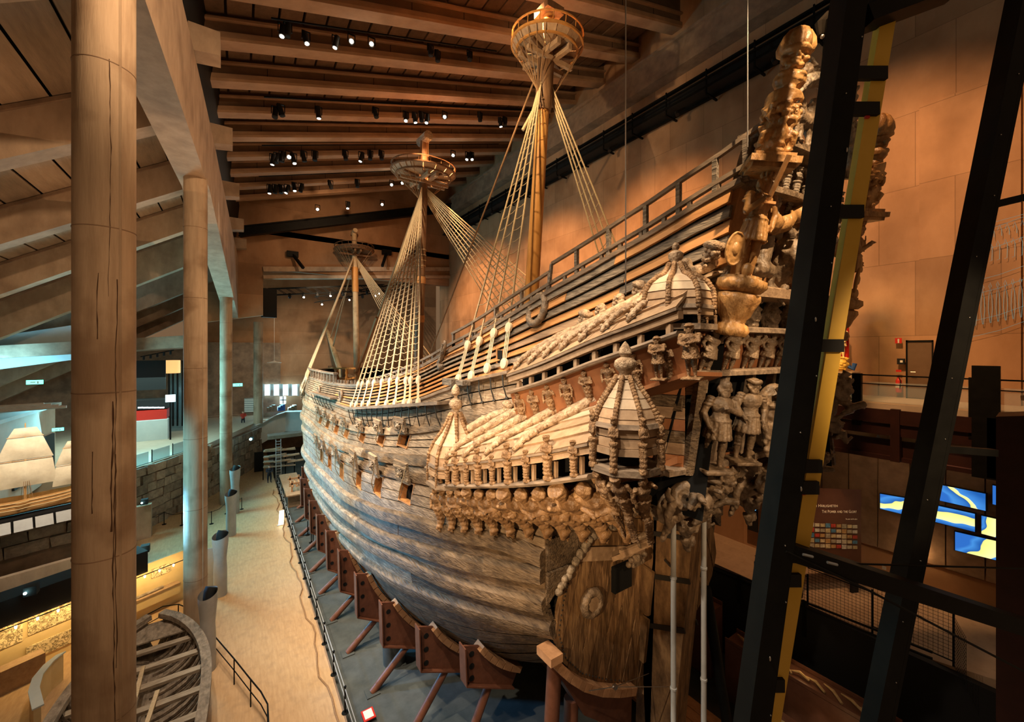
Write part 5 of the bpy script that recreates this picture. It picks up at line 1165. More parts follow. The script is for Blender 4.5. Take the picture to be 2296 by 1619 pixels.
shrouds(along(MZa, MZb, 185) + V3((.25, 0, 0)), [V3((2 * XC - p.x, p.y, p.z)) for p in low_z], 'mizzen', 1.2, .035, 0, 'rope', .5)
low_f = [V3((side(Y, KC(Y) + .1, .45).x, Y, KC(Y) + .15)) for Y in np.linspace(37.5, 44.8, 8)]
shrouds(along(MFa, MFb, 580) + V3((-.2, 0, 0)), low_f, 'fore', 1.2, .085, 0, 'rope', .55)
shrouds(along(MFa, MFb, 580) + V3((.2, 0, 0)), [V3((2 * XC - p.x, p.y, p.z + .8)) for p in low_f], 'fore', 1.0, .05, 0, 'rope', .55)
# futtock lines from the rims of the tops
for T, ax, r, h, pm in ((tz, axz, 1.5, .22, topz), (tm, axm, 2.2, .28, topm), (tf, axf, 2.05, .22, along(MFa, MFb, 600))):
    M = frz(T, ax, (1, 0, 0))
    for k in range(8): a = 2.2 + k * .26; m = MB(); m.tube([M @ V3((r * math.cos(a), r * math.sin(a), h)), V3(pm) + V3((0, .06 * (k - 4), -.9))], .018, 5); m.build('futtock_line', 'rope_dark', ship)
    for k in range(4): a = -.7 + k * .3; m = MB(); m.tube([M @ V3((r * math.cos(a), r * math.sin(a), h)), V3((2 * XC - pm.x, pm.y, pm.z - .8))], .018, 5); m.build('futtock_line', 'rope_dark', ship)
# stays
def stay(p, q, r, mt='rope_dark', sag=0): m = MB(); p = V3(p); q = V3(q); m.tube([p, p.lerp(q, .33) + V3((0, 0, -sag)), p.lerp(q, .66) + V3((0, 0, -sag)), q], r, 7); m.build('stay', mt, ship, smooth=True)
stay(along(MZa, MZb, 165) + V3((-.3, .2, 0)), atX(967, 786, XC), .045); stay(along(MMa, MMb, 420), atX(812, 812, XC), .09); stay(atX(845, 712, XC - .3), atX(800, 835, XC - .3), .14)
stay(along(MFa, MFb, 575), bs0.lerp(bs1, .55), .08); stay(along(MFa, MFb, 575) + V3((.2, 0, 0)), bs0.lerp(bs1, .7), .05); stay(along(MZa, MZb, 240) + V3((-.35, 0, 0)), atX(1172, 292, XC - .8), .07, 'rope')
# steadying wires from the roof
for px, y1, X, lb in ((1403, 660, 6.4, 'thin pale wire hanging from the roof to the upper gallery'), (1676, 330, 8.2, 'thin wire hanging from the roof behind the quarter figure')):
    p = atX(px, y1, X); m = MB(); m.tube([p, V3((p.x, p.y, roofz(p.x) + .6))], .014, 6); tag(m.build('hanging_wire', 'steel'), lb, 'wire')

# ================================================================== THINGS IN THE HALL
mat('cradle_red', (.10, .036, .019), (.17, .065, .036), 3, (1, 1, 1), .45, .08, .005); mat('wedge_wood', (.38, .19, .09), (.52, .28, .14), 4, (1, 1, 1), .6, .3, .01, var=.15)
mat('tube_grey', (.34, .34, .33), (.42, .42, .41), 2, (1, 1, 1), .45, .03); mat('stone', (.17, .13, .10), (.36, .29, .22), 2.2, (1, 1, 1), .9, .9, .05, var=.3, bsc=6)
mat('mezz_floor', (.42, .34, .25), (.50, .41, .31), 1.5, (1, 1, 1), .5, .05); mat('plaster', (.46, .36, .28), (.54, .43, .34), 1.2, (1, 1, 1), .8, .05); mat('teal_wall', (.50, .56, .56), (.58, .63, .62), 1.2, (1, 1, 1), .8, .05)
mat('old_boat', (.12, .09, .065), (.36, .29, .22), 3.0, (2, 1, 2), .75, .9, .03, var=.2, bsc=9); mat('boat_pale', (.26, .20, .14), (.46, .38, .29), 4.0, (.5, 2, 2), .75, .8, .02, var=.15, bsc=9); mat('canvas', (.60, .52, .38), (.74, .66, .50), 3, (1, 1, 1), .85, .3, .02); mat('model_wood', (.50, .26, .09), (.66, .38, .15), 4, (1, 1, 1), .5, .2)
emat('lamp_white', (1.0, .86, .66), 30); emat('lamp_warm', (1.0, .62, .28), 25); emat('lamp_teal', (.45, .95, 1.0), 20); emat('exit_green', (.10, .75, .50), 4); emat('window_light', (.62, .92, 1.0), 3.2); emat('panel_light', (1.0, .86, .6), 3.0); emat('screen_white', (.75, .95, 1.0), 2.5)
emat('amber_drum', (1.0, .55, .2), .8); glassmat('glass', (.55, .7, .72), .05, .18); glassmat('glass_blue', (.10, .25, .32), .1, .45)
ORD = ['first', 'second', 'third', 'fourth', 'fifth', 'sixth', 'seventh', 'eighth', 'ninth', 'tenth', 'eleventh', 'twelfth', 'thirteenth', 'fourteenth', 'fifteenth', 'sixteenth', 'seventeenth']
# --- dock edge: posts with wires, hose on the floor, kerb
ys = [15.35 + 2.06 * k for k in range(-1, 15)]
for k, Y in enumerate(ys):
    e = empty('barrier_post', (3.22, Y, 0), ORD[k] + ' slim black barrier post from the viewer along the dock edge', 'post', 'barrier posts along the dock edge')
    m = MB(); m.lathe([(.12, 0), (.12, .02), (.03, .03), (.03, .9), (.045, .91), (.045, .95)], (3.22, Y, 0), n=10); m.build('post', 'black_steel', e, smooth=True)
    if k < len(ys) - 1:
        for z in (.5, .86): m = MB(); m.bar((3.22, Y, z), (3.22, ys[k + 1], z), .022, .022); m.build('wire', 'tube_grey', e)
m = MB(); m.tube([V3((2.85 + .12 * math.sin(Y * 1.3) + .06 * math.sin(Y * 3.1), Y, .03)) for Y in np.arange(12, 44, .7)], .035, 6); tag(m.build('floor_hose', 'rope_dark'), 'brown hose lying along the edge of the walkway floor', 'hose')
m = MB(); m.box((3.18, 30, -.15), (.06, 60, .3)); o = m.build('trim_2', 'concrete_dark'); o['kind'] = 'structure'
# --- steel cradles carrying the hull
def cradle(Y, zt, zb, k):
    e = empty('hull_cradle', (side(Y, zb).x - .3, Y, -.35), ORD[k] + ' red brown steel hull cradle from the stern, on the walkway side', 'cradle', 'steel cradles under the hull')
    zs = np.linspace(zb, zt, 7); inn = [sidep(Y, z, .16) for z in zs]; xo = min(p.x for p in inn) - .55; bot = V3((inn[0].x - .25, Y, zb - .7))
    poly = [V3((xo, Y, zt + .1)), V3((xo + .05, Y, zb + .25)), bot] + inn
    m = MB(); m.prism([p + V3((0, -.04, 0)) for p in poly], (0, .08, 0)); m.build('web_plate', 'cradle_red', e)
    m = MB(); m.bar(V3((xo, Y, zt + .1)), V3((xo + .05, Y, zb + .2)), .04, .42, (0, 1, 0)); m.bar(V3((xo + .05, Y, zb + .2)), bot, .04, .42, (0, 1, 0)); m.build('flange', 'cradle_red', e)
    for a, b in zip(inn, inn[1:]): m = MB(); m.bar(a.lerp(b, .05), a.lerp(b, .95), .2, .42, (0, 1, 0)); m.build('wedge_block', 'wedge_wood', e)
    for t in (.2, .5, .8): c = V3((xo + .3, Y - .045, zb + (zt - zb) * t)); m = MB(); m.lathe([(.09, 0), (.09, .012)], c, (0, -1, 0), 14); m.build('lightening_hole', 'black_gap', e)
    ft = V3((xo - .35, Y - .1, -.35)); m = MB(); m.tube([(V3((xo + .05, Y, zb + .1)) + bot) / 2, ft], .14, 12); m.build('leg', 'cradle_red', e, smooth=True)
    m = MB(); m.box(ft + V3((0, 0, .02)), (.5, .5, .04)); m.build('foot_plate', 'dock', e)
for k, (Y, zt, zb) in enumerate([(11.4, 3.6, 2.3), (13.6, 3.2, 1.6), (16.2, 2.9, 1.1), (18.9, 2.9, .9), (21.6, 2.9, .8), (24.3, 2.9, .7), (27.0, 2.9, .7), (29.8, 2.9, .7), (32.6, 2.9, .7), (35.4, 2.9, .7), (38.4, 3.0, .8)]): cradle(Y, zt, zb, k)
# stern cradle with its row of wooden blocks
e = empty('stern_cradle', (8.3, 8.6, -.35), 'red brown steel cradle with a curved row of wooden blocks under the stern', 'cradle')
arc = [atY(x, y, 8.15) for x, y in [(1238, 1478), (1252, 1495), (1275, 1515), (1305, 1534), (1345, 1546), (1385, 1548), (1420, 1544)]]
F = [];
for a, b in zip(arc, arc[1:]): F += [(a.lerp(b, t), a.lerp(b, t + .31)) for t in (0, .33, .66)]
for a, b in F: m = MB(); m.bar(a + V3((0, .2, 0)), b + V3((0, .2, 0)), .7, .22); m.build('block', 'wedge_wood', e)
P = [p + V3((0, .05, -.12)) for p in arc]; m = MB(); m.prism(P + [P[-1] + V3((-.05, 0, -1.3)), P[0] + V3((1.2, 0, -2.0))], (0, .35, 0)); m.build('web_plate', 'cradle_red', e)
m = MB(); m.tube([P[0] + V3((.3, .2, -.2)), V3((6.6, 8.2, -.35))], .2, 14); m.tube([P[0] + V3((.9, .2, -1.5)), V3((7.6, 8.4, -.35))], .2, 14); m.build('leg', 'cradle_red', e, smooth=True)
m = MB(); m.box(arc[0] + V3((0, .1, .08)), (.4, .6, .22)); m.build('block', 'wedge_wood', e)
# wires holding the rudder
m = MB(); a = atY(1379, 1540, 7.6); m.tube([a, atX(1455, 1510, XC - .4)], .012, 5); m.tube([a, atX(1500, 1540, XC - .4)], .012, 5); m.box(a, (.1, .1, .1)); m.tube([a, atY(1320, 1549, 7.9)], .012, 5); m.build('guy_wire', 'steel', e)
# two grey props under the counter
for px, yt, Y, lb in ((1510, 1150, 5.2, 'pale grey steel prop under the stern, left of two'), (1578, 1128, 4.9, 'pale grey steel prop under the stern, right of two')):
    t = atY(px, yt, Y); e = empty('prop', (t.x, t.y, -.35), lb, 'prop'); m = MB(); m.lathe([(.055, 0), (.055, t.z + .35)], (t.x, t.y, -.35), n=12); m.build('pole', 'tube_grey', e, smooth=True)
    for q in (.86, .62, .4, .2): m = MB(); m.lathe([(.056, -.03), (.07, -.02), (.07, .02), (.056, .03)], (t.x, t.y, -.35 + (t.z + .35) * q), n=12); m.build('coupling', 'tube_grey', e, smooth=True)
# --- grey ventilation tubes on the walkway
for px, yb, yt, r, lb in ((466, 1502, 1330, .27, 'nearest tall grey tube with slanted black mouth by the boat'), (494, 1334, 1200, .3, 'second tall grey tube with slanted black mouth on the walkway'), (518, 1200, 1106, .3, 'third tall grey tube with slanted black mouth on the walkway'), (527, 1150, 1050, .3, 'farthest tall grey tube with slanted black mouth')):
    b = atZ(px, yb, 0); d = (b - V3((0, 0, CZ))); dep = d.x * FV[0] + d.y * FV[1]; h = (yb - yt) / FPX * dep
    e = empty('vent_tube', b, lb, 'vent tube', 'grey vent tubes'); m = MB(); n = 28; R = []
    for i, (rr, t) in enumerate([(r, 0), (r, .45), (r * .92, .6), (r * 1.05, .75), (r * 1.22, .9), (r * 1.22, 1.0)]):
        R.append([b + V3((rr * math.cos(a), rr * math.sin(a), h * t + (.12 * math.cos(a - 1.0) if t > .95 else 0))) for a in np.linspace(0, 2 * math.pi, n + 1)])
    m.grid(R); m.build('tube', 'tube_grey', e, smooth=2)
    m = MB(); cc = b + V3((.02, 0, h * .82)); m.tube([cc, cc + V3((.05, .05, h * .1 + .3)), cc + V3((.1, .1, h * .1 + .42))], [r * .8, r * .8, r * .8], 18); m.build('black_mouth', 'black', e, smooth=True)
# --- long handrail curving round the boat
def pipe_rail(pts, h, name, lab, nm='guard_rail', mt='black_steel', mids=(.55,)):
    e = empty(nm, pts[0], lab, 'railing'); P = [V3(p) for p in pts]; m = MB(); m.tube([p + V3((0, 0, h)) for p in P], .025, 8); m.build('top_rail', mt, e, smooth=True)
    for q in mids: m = MB(); m.tube([p + V3((0, 0, h * q)) for p in P], .018, 7); m.build('mid_rail', mt, e, smooth=True)
    for i in range(0, len(P), 2): m = MB(); m.tube([P[i], P[i] + V3((0, 0, h))], .022, 7); m.build('rail_post', mt, e, smooth=True)
    return e
pts = [atZ(x, y, 0) for x, y in ((478, 1476), (505, 1510), (525, 1535), (545, 1562), (562, 1585), (585, 1615), (600, 1645), (602, 1690), (580, 1740))]
pipe_rail(pts, 1.0, 0, 'black pipe handrail on the walkway beside the old boat')
pts = [atZ(x, y, 0) for x, y in ((330, 1425), (365, 1405), (400, 1400), (425, 1410), (445, 1440))]; pipe_rail(pts, .95, 0, 'black pipe handrail curving behind the bow of the old boat')
# --- the old longboat
bc = V3((-2.8, 16.9, .25)); e = empty('longboat', bc, 'weathered old wooden longboat with bare ribs, seen from above', 'boat'); LB = 5.6
def bw(t): return 1.95 * (1 - abs(t) ** 2.6) ** .7 if t > 0 else 1.95 * (1 - .28 * abs(t) ** 2)
def bp(t, s, u):     # t along -1..1 , s side, u 0 keel ..1 gunwale
    w = bw(t) * (math.sin(u * 1.45) ** .75 if u > 0 else 0); return bc + V3((s * w - .22 * t * 0 + .02 * t, t * LB * .97, .1 + 1.25 * u ** 1.6 + .35 * abs(t) ** 3))
for s in (-1, 1):
    for k in range(7):
        u0 = k / 7; u1 = (k + 1.04) / 7; m = MB(); m.slab([[bp(t, s, u0), bp(t, s, min(1, u1))] for t in np.linspace(-1, .98, 26)], (0, 0, -.04)); m.build('plank', 'old_boat', e)
    m = MB(); P = [bp(t, s, 1) + V3((0, 0, .04)) for t in np.linspace(-1, .985, 28)]
    for a, b in zip(P, P[1:]): m.bar(a, b, .3, .2)
    m.build('gunwale', 'old_boat', e)
    for t in np.linspace(-.93, .9, 26):
        m = MB(); P = [bp(t, s, u) + V3((-s * .05, 0, .05)) for u in np.linspace(.05, .97, 7)]
        for a, b in zip(P, P[1:]): m.bar(a, b, .1, .08)
        m.build('rib', 'old_boat', e)
for t in (-.85, -.62, -.36, -.1, .12, .33, .52, .7): m = MB(); a = bp(t, -1, .86); b = bp(t, 1, .86); m.bar(a, b, .26, .1); m.build('thwart', 'boat_pale', e)
for x0, x1, t0, t1 in ((-.6, -.2, -.8, .1), (.3, .6, -.7, .2), (.1, .0, -.3, .5), (-.9, -.8, -.2, .45)): m = MB(); m.bar(bc + V3((x0, t0 * LB, 1.2)), bc + V3((x1, t1 * LB, 1.24)), .12, .08); m.build('spar', 'mast_pale', e)
m = MB(); m.slab([[bp(t, -1, .9) + V3((.05, 0, 0)), bp(t, 1, .9) + V3((-.05, 0, 0))] for t in np.linspace(.78, .97, 5)], (0, 0, -.05)); m.build('fore_deck', 'old_boat', e)
m = MB(); m.bar(bc + V3((0, -LB * .95, .05)), bc + V3((.0, LB * .97, .05)), .2, .25); m.build('keel', 'old_boat', e)
for t in (-.7, 0, .6): m = MB(); m.box(bc + V3((0, t * LB, -.1)), (1.6, .25, .3)); m.build('cradle_beam', 'black_steel', e)
# --- lit exhibit wall under a dark canopy
A = V3((-8.2, 24.0, 0)); B = V3((-2.3, 27.2, 0)); dr = (B - A).normalized(); nr = V3((dr.y, -dr.x, 0)); L = (B - A).length
def exm(nm, dark, light, sc): 
    m = bpy.data.materials.new(nm); m.use_nodes = True; MATS[nm] = m; N = m.node_tree.nodes; Lk = m.node_tree.links; b = N['Principled BSDF']; b.inputs['Roughness'].default_value = .7
    tc = N.new('ShaderNodeTexCoord'); nz = N.new('ShaderNodeTexNoise'); nz.inputs['Scale'].default_value = sc; nz.inputs['Detail'].default_value = 6; nz.inputs['Distortion'].default_value = 1.5; r = N.new('ShaderNodeValToRGB'); e = r.color_ramp.elements
    e[0].position = .42; e[0].color = (*light, 1); e[1].position = .58; e[1].color = (*light, 1); x = e.new(.5); x.color = (*dark, 1); Lk.new(tc.outputs['Object'], nz.inputs[0]); Lk.new(nz.outputs[0], r.inputs[0]); Lk.new(r.outputs[0], b.inputs['Base Color'])
exm('line_art', (.12, .08, .03), (.72, .58, .34), 5); mat('cream_board', (.62, .46, .22), (.68, .52, .27), 2, (1, 1, 1), .6, .02)
ex = empty('exhibit_wall', A, 'long yellow lit exhibit wall of pictures under a black canopy', 'exhibit')
def quad(m, c, u, w, h, th, n): m.hexa([c - u * w / 2, c + u * w / 2, c + u * w / 2 + n * th, c - u * w / 2 + n * th] + [p + V3((0, 0, h)) for p in (c - u * w / 2, c + u * w / 2, c + u * w / 2 + n * th, c - u * w / 2 + n * th)])
m = MB(); quad(m, (A + B) / 2, dr, L, 2.5, .12, -nr); m.build('back_board', 'cream_board', ex)
m = MB(); quad(m, A.lerp(B, .36) + V3((0, 0, 2.5)) - nr * .1, dr, L * .74, 1.0, 1.0, nr); m.build('canopy', 'black', ex)
for k, (t, w, h, z) in enumerate(((.07, 1.5, 1.0, 1.3), (.30, 1.3, .85, 1.4), (.30, 1.4, .6, .35), (.47, .9, .8, 1.4), (.62, .9, 1.1, 1.2), (.62, .9, .4, .7), (.86, .8, .45, 1.7))):
    m = MB(); quad(m, A.lerp(B, t) + V3((0, 0, z)) + nr * .0, dr, w, h, .05, nr); m.build('picture', 'line_art', ex)
m = MB(); quad(m, A.lerp(B, .78) + V3((0, 0, .55)), dr, 2.4, .5, .35, nr); m.build('showcase', 'cream_board', ex); m = MB(); quad(m, A.lerp(B, .78) + V3((0, 0, 1.05)), dr, 2.4, .04, .4, nr); m.build('shelf', 'tan_plank', ex)
m = MB(); m.tube([A.lerp(B, .7) + nr * .2 + V3((0, 0, 1.14)), A.lerp(B, .86) + nr * .2 + V3((0, 0, 1.16))], .07, 8); m.build('exhibit_piece', 'old_boat', ex)
m = MB(); quad(m, A.lerp(B, .12) + nr * .5, dr, 1.6, .9, .5, nr); m.build('crate', 'tan_plank', ex)
m = MB(); m.tube([A + nr * 1.0 + V3((0, 0, 2.45)), B + nr * 1.0 + V3((0, 0, 2.45))], .02, 6); 
m.build('lamp_rail', 'black_steel', ex)
for k in range(12): c = A.lerp(B, (k + .5) / 12) + nr * .98 + V3((0, 0, 2.4)); m = MB(); m.lathe([(.03, 0), (.04, .1)], c + V3((0, 0, -.08)), n=8); m.build('rail_lamp', 'lamp_warm', ex)
area('exhibit_light', (A + B) / 2 + nr * .85 + V3((0, 0, 2.4)), (A + B) / 2 + V3((0, 0, .9)), 85, (1, .68, .28), L * .95, .1)
# low curved wall with pale top
pts = [atZ(x, y, 1.1) for x, y in ((128, 1468), (100, 1490), (75, 1520), (66, 1550), (75, 1590))]
m = MB(); m.slab([[V3((p.x, p.y, 0)), V3((p.x, p.y, 1.06))] for p in pts], (.16, .05, 0)); cw = m.build('curved_wall', 'cream_board'); tag(cw, 'low curved wall with a pale blue cap beside the exhibit', 'wall')
m = MB(); m.slab([[V3((p.x - .03, p.y - .02, 1.06)), V3((p.x + .22, p.y + .08, 1.06))] for p in pts], (0, 0, .05)); m.build('cap', 'teal_wall', cw)
# --- terraces and stone walls
def stones(a, b, z0, z1, rows, lab, sz=.55):
    a = V3(a); b = V3(b); d = (b - a); L = d.length; d.normalize(); n = V3((d.y, -d.x, 0)); m = MB(); quad(m, (a + b) / 2 + V3((0, 0, z0)), d, L, z1 - z0, .4, -n); w = m.build('stone_wall', 'concrete_dark'); tag(w, lab, 'wall'); h = (z1 - z0) / rows
    for r in range(rows):
        x = -random.uniform(0, sz)
        while x < L:
            wd = random.uniform(.6, 1.6) * sz; x0 = max(0, x); x1 = min(L, x + wd - .04)
            if x1 - x0 > .1:
                m = MB(); c = a + d * (x0 + x1) / 2 + V3((0, 0, z0 + r * h)); t = random.uniform(.12, .32); quad(m, c, d, x1 - x0, h * random.uniform(.85, .97), t, n)
                m.v = [(p[0] + random.uniform(-.03, .03), p[1] + random.uniform(-.03, .03), p[2] + random.uniform(-.03, .03)) for p in m.v]; m.build('stone', 'stone', w)
            x += wd
stones((-15, 26.5, 0), (-6.2, 29.6, 0), 3.4, 5.0, 3, 'rough stone terrace wall beneath the ship model', .9)
stones((-6.3, 38.2, 0), (-2.0, 45.0, 0), 0, 4.6, 7, 'rough stone wall behind the second column', .85); stones((-2.0, 45.0, 0), (2.2, 55, 0), 0, 4.2, 6, 'rough stone wall below the far curved balcony', 1.0)
m = MB(); m.prism([(-26, 24, 0), (-6.2, 29.7, 0), (-6.4, 38, 0), (-2.1, 45, 0), (-2.1, 64, 0), (-26, 64, 0)], (0, 0, 3.4)); o = m.build('floor_terrace', 'concrete_dark'); o['kind'] = 'structure'
m = MB(); m.prism([(-26, 38, 3.4), (-6.5, 38.3, 3.4), (-2.1, 45.1, 3.4), (1.8, 55, 3.4), (1.8, 64, 3.4), (-26, 64, 3.4)], (0, 0, 1.25)); o = m.build('floor_mezzanine', 'mezz_floor'); o['kind'] = 'structure'
m = MB(); quad(m, V3((-10.2, 26.9, 0)), V3((-1, -.35, 0)).normalized(), 10, 3.0, .3, V3((0, -1, 0))); tag(m.build('terrace_parapet', 'concrete'), 'smooth concrete parapet running below the rough stone terrace', 'wall')
# glass balustrade on the mezzanine edge
e = empty('glass_balustrade', (-6.3, 38.2, 4.65), 'blue tinted glass balustrade on the mezzanine edge', 'balustrade')
a = V3((-6.3, 38.2, 4.65)); b = V3((-2.2, 44.8, 4.65))
for k in range(4): p = a.lerp(b, k / 4 + .02); q = a.lerp(b, (k + 1) / 4 - .02); m = MB(); m.bar(p + V3((0, 0, .45)), q + V3((0, 0, .45)), .03, .85); m.build('pane', 'glass_blue', e); m = MB(); m.bar(p + V3((0, 0, 0)), p + V3((0, 0, .95)), .06, .06, (0, 1, 0)); m.build('post', 'black_steel', e)
# --- ship model with sails
mb = V3((-7.75, 27.2, 5.0)); e = empty('model_base', mb, 'long black display base with a row of pale label panels', 'display base')
ud = V3((.94, .34, 0)).normalized(); un = V3((ud.y, -ud.x, 0))
m = MB(); quad(m, mb + V3((0, 0, 0)), ud, 7.0, .55, 1.4, -un); m.build('plinth', 'black', e)
for k in range(9): c = mb + ud * (-2.6 + k * .62) + un * .25 + V3((0, 0, .05)); m = MB(); m.hexa([c - ud * .27, c + ud * .27, c + ud * .27 + un * .12, c - ud * .27 + un * .12] + [c - ud * .27 - un * .2 + V3((0, 0, .42)), c + ud * .27 - un * .2 + V3((0, 0, .42)), c + ud * .27 - un * .17 + V3((0, 0, .42)), c - ud * .27 - un * .17 + V3((0, 0, .42))]); m.build('label_panel', 'tube_grey', e)
ms = mb + V3((0, 0, .56)) - un * .7; e = empty('ship_model', ms, 'golden ship model under full pale canvas sails on a black base', 'model')
m = MB(); G = []
for i in range(13):
    t = -1 + i / 6; w = .42 * (1 - abs(t) ** 3) + (.12 if t < 0 else 0); sh = .12 * t * t + (.18 if t < -.6 else 0); G.append([ms + ud * t * 2.1 + un * w * s + V3((0, 0, z + (sh if z > .3 else 0))) for s, z in ((1.0, .72), (1.1, .45), (.8, .15), (0, 0.0), (-.8, .15), (-1.1, .45), (-1.0, .72))])
m.grid(G); m.add(G[0], [tuple(range(7))]); m.add(G[-1], [tuple(range(7))[::-1]]); m.build('hull', 'model_wood', e, smooth=True)
for z in (.35, .5, .64): m = MB(); m.tube([ms + ud * t * 2.1 + un * (.42 * (1 - abs(t) ** 3) + (.12 if t < 0 else 0)) * 1.12 + V3((0, 0, z + .12 * t * t)) for t in np.linspace(-.95, .9, 12)], .02, 5); m.build('wale', 'cream_board', e)
def sail(c, w0, w1, h, bel): 
    m = MB(); m.slab([[c + ud * (-(w0 + (w1 - w0) * v) / 2 + (w0 + (w1 - w0) * v) * u_) + un * (bel * math.sin(v * 3.1) * math.sin(u_ * 3.1)) + V3((0, 0, h * v)) for v in np.linspace(0, 1, 6)] for u_ in np.linspace(0, 1, 7)], un * .01); m.build('sail', 'canvas', e, smooth=True)
for t, hm, k in ((-1.25, 2.9, .8), (0, 4.1, 1.1), (1.15, 3.2, .85)):
    p = ms + ud * t * 1.35; m = MB(); m.tube([p + V3((0, 0, .5)), p + V3((0, 0, hm))], [.045, .02], 8); m.build('mast', 'model_wood', e, smooth=True)
    sail(p + un * .1 + V3((0, 0, hm * .30)), 1.75 * k, 1.5 * k, hm * .28, .16); sail(p + un * .1 + V3((0, 0, hm * .60)), 1.55 * k, .95 * k, hm * .24, .14); sail(p + un * .1 + V3((0, 0, hm * .85)), .95 * k, .6 * k, hm * .10, .08)
    for q in (.59, .85): m = MB(); m.tube([p + un * .1 - ud * .9 * k * (1.4 - q) + V3((0, 0, hm * q)), p + un * .1 + ud * .9 * k * (1.4 - q) + V3((0, 0, hm * q))], .02, 6); m.build('yard', 'model_wood', e)
    for s in (-1, 1):
        for j in range(4): m = MB(); m.tube([p + ud * (.1 * j - .1) + un * .4 * s + V3((0, 0, .7)), p + V3((0, 0, hm * .55))], .008, 4); m.build('shroud', 'rope_dark', e)
m = MB(); m.tube([ms + ud * 1.8 + V3((0, 0, .8)), ms + ud * 3.1 + V3((0, 0, 1.5))], [.05, .02], 8); m.build('bowsprit', 'model_wood', e, smooth=True)
sail(ms + ud * 2.55 + un * .05 + V3((0, 0, .7)), .7, .7, .4, .06)
m = MB(); m.tube([ms + ud * -2.05 + V3((0, 0, 1.0)), ms + ud * -2.2 + V3((0, 0, 1.9))], .015, 5); m.build('flag_staff', 'model_wood', e); m = MB(); m.slab([[ms + ud * (-2.17 - u_ * .5) + un * .05 * math.sin(u_ * 7) + V3((0, 0, 1.45 + v * .35)) for v in (0, 1)] for u_ in np.linspace(0, 1, 6)], un * .01); m.build('flag', 'flag_blue', e) if mat('flag_blue', (.02, .07, .25)) else 0
spot('model_lamp', mb + un * 4 + V3((0, 0, 8)), ms + V3((0, 0, 1.5)), 2200, (1, .86, .66), 50, .5, .2)
# --- far left: pink rotunda wall, skylit wall, canopy, exit signs
m = MB(); m.box((-15, 36, 6.8), (9.5, 9, 4.8)); pk = m.build('exhibition_box', 'plaster'); tag(pk, 'pinkish plaster exhibition box behind the ship model', 'room')
m = MB(); m.box((-10.2, 37, 6.3), (.1, 6.0, 2.2)); m.build('doorway', 'black', pk); m = MB(); m.box((-15, 36, 9.3), (10, 9.4, .2)); m.build('roof', 'teal_wall', pk)
for k in range(4): p = atY(20 + 18 * k, 912 + 2 * k, 31.3); m = MB(); m.tube([p + V3((-1.2, 0, 0)), p + V3((1.2, 0, .05))], .08, 8); m.build('roof_pipe', 'tube_grey', pk, smooth=True)
m = MB(); a = atY(-60, 762, 46); b = atY(170, 728, 46); c = atY(170, 806, 46); d = atY(-60, 836, 46); m.prism([d, c, b, a], (0, .3, 0)); tag(m.build('skylit_wall', 'teal_wall'), 'bright blue lit wall high up at the far left', 'wall')
m = MB(); a = atY(-60, 862, 44); b = atY(560, 812, 48); m.hexa([V3((-24, 44, 11.6)), V3((-3, 44, 13.3)), V3((-3, 60, 13.3)), V3((-24, 60, 11.6)), V3((-24, 44, 12.4)), V3((-3, 44, 14.3)), V3((-3, 60, 14.3)), V3((-24, 60, 12.4))]); tag(m.build('mezzanine_canopy', 'concrete_dark'), 'dark sloping soffit over the mezzanine at left', 'soffit')
m = MB(); m.box((-10, 63.8, 9), (30, .4, 10)); o = m.build('wall_mezzanine', 'concrete_dark'); o['kind'] = 'structure'
def exit_sign(px, py, Y, w, lb): p = atY(px, py, Y); m = MB(); m.box(p, (w, .08, w * .36)); s = m.build('exit_sign', 'exit_green'); tag(s, lb, 'sign', 'exit signs'); m = MB(); m.box(p + V3((0, .06, 0)), (w * 1.05, .05, w * .42)); m.build('housing', 'black', s); m = MB(); m.box(p + V3((-w * .1, -.045, 0)), (w * .3, .01, w * .08)); m.ball(p + V3((w * .2, -.045, .03)), (w * .05, .01, w * .05), 6, 4); m.box(p + V3((w * .2, -.045, -w * .06)), (w * .08, .01, w * .16)); m.build('running_figure', 'white', s)
exit_sign(78, 857, 40, .75, 'green exit sign hanging high at far left'); exit_sign(130, 963, 31.4, .42, 'green exit sign on the pink exhibition box'); exit_sign(533, 863, 56, .9, 'green exit sign near the farthest column')
# --- mezzanine: red kiosk, dark screen, lift tower, monitor
def boxpx(name, x0, y0, x1, y1, Y, dep, mt, parent=None):
    a = atY(x0, y1, Y); b = atY(x1, y0, Y); m = MB(); m.box(((a.x + b.x) / 2, Y + dep / 2, (a.z + b.z) / 2), (b.x - a.x, dep, b.z - a.z)); return m.build(name, mt, parent)
k = boxpx('kiosk', 300, 918, 374, 944, 50, 2, 'red'); tag(k, 'red lit counter kiosk with a black canopy on the mezzanine', 'kiosk'); boxpx('counter', 296, 940, 376, 996, 49.6, 1, 'teal_wall', k); boxpx('canopy', 300, 895, 376, 920, 50.2, 2, 'black', k)
for i in range(5): p = atY(315 + i * 12, 914, 49.9); m = MB(); m.box(p, (.35, .05, .12)); m.build('light_tile', 'screen_white', k)
s = boxpx('dark_screen', 300, 808, 371, 876, 51, .3, 'black'); tag(s, 'large dark screen hanging above the red kiosk', 'screen')
t = boxpx('lift_tower', 378, 815, 412, 978, 54, 2, 'glass_blue'); tag(t, 'glass lift tower with black posts on the mezzanine', 'lift')
for x in (379, 388, 398, 409): p = atY(x, 955, 53.9); q = atY(x, 808, 53.9); m = MB(); m.bar(p, q, .14, .14, (0, 1, 0)); m.build('frame_post', 'black_steel', t)
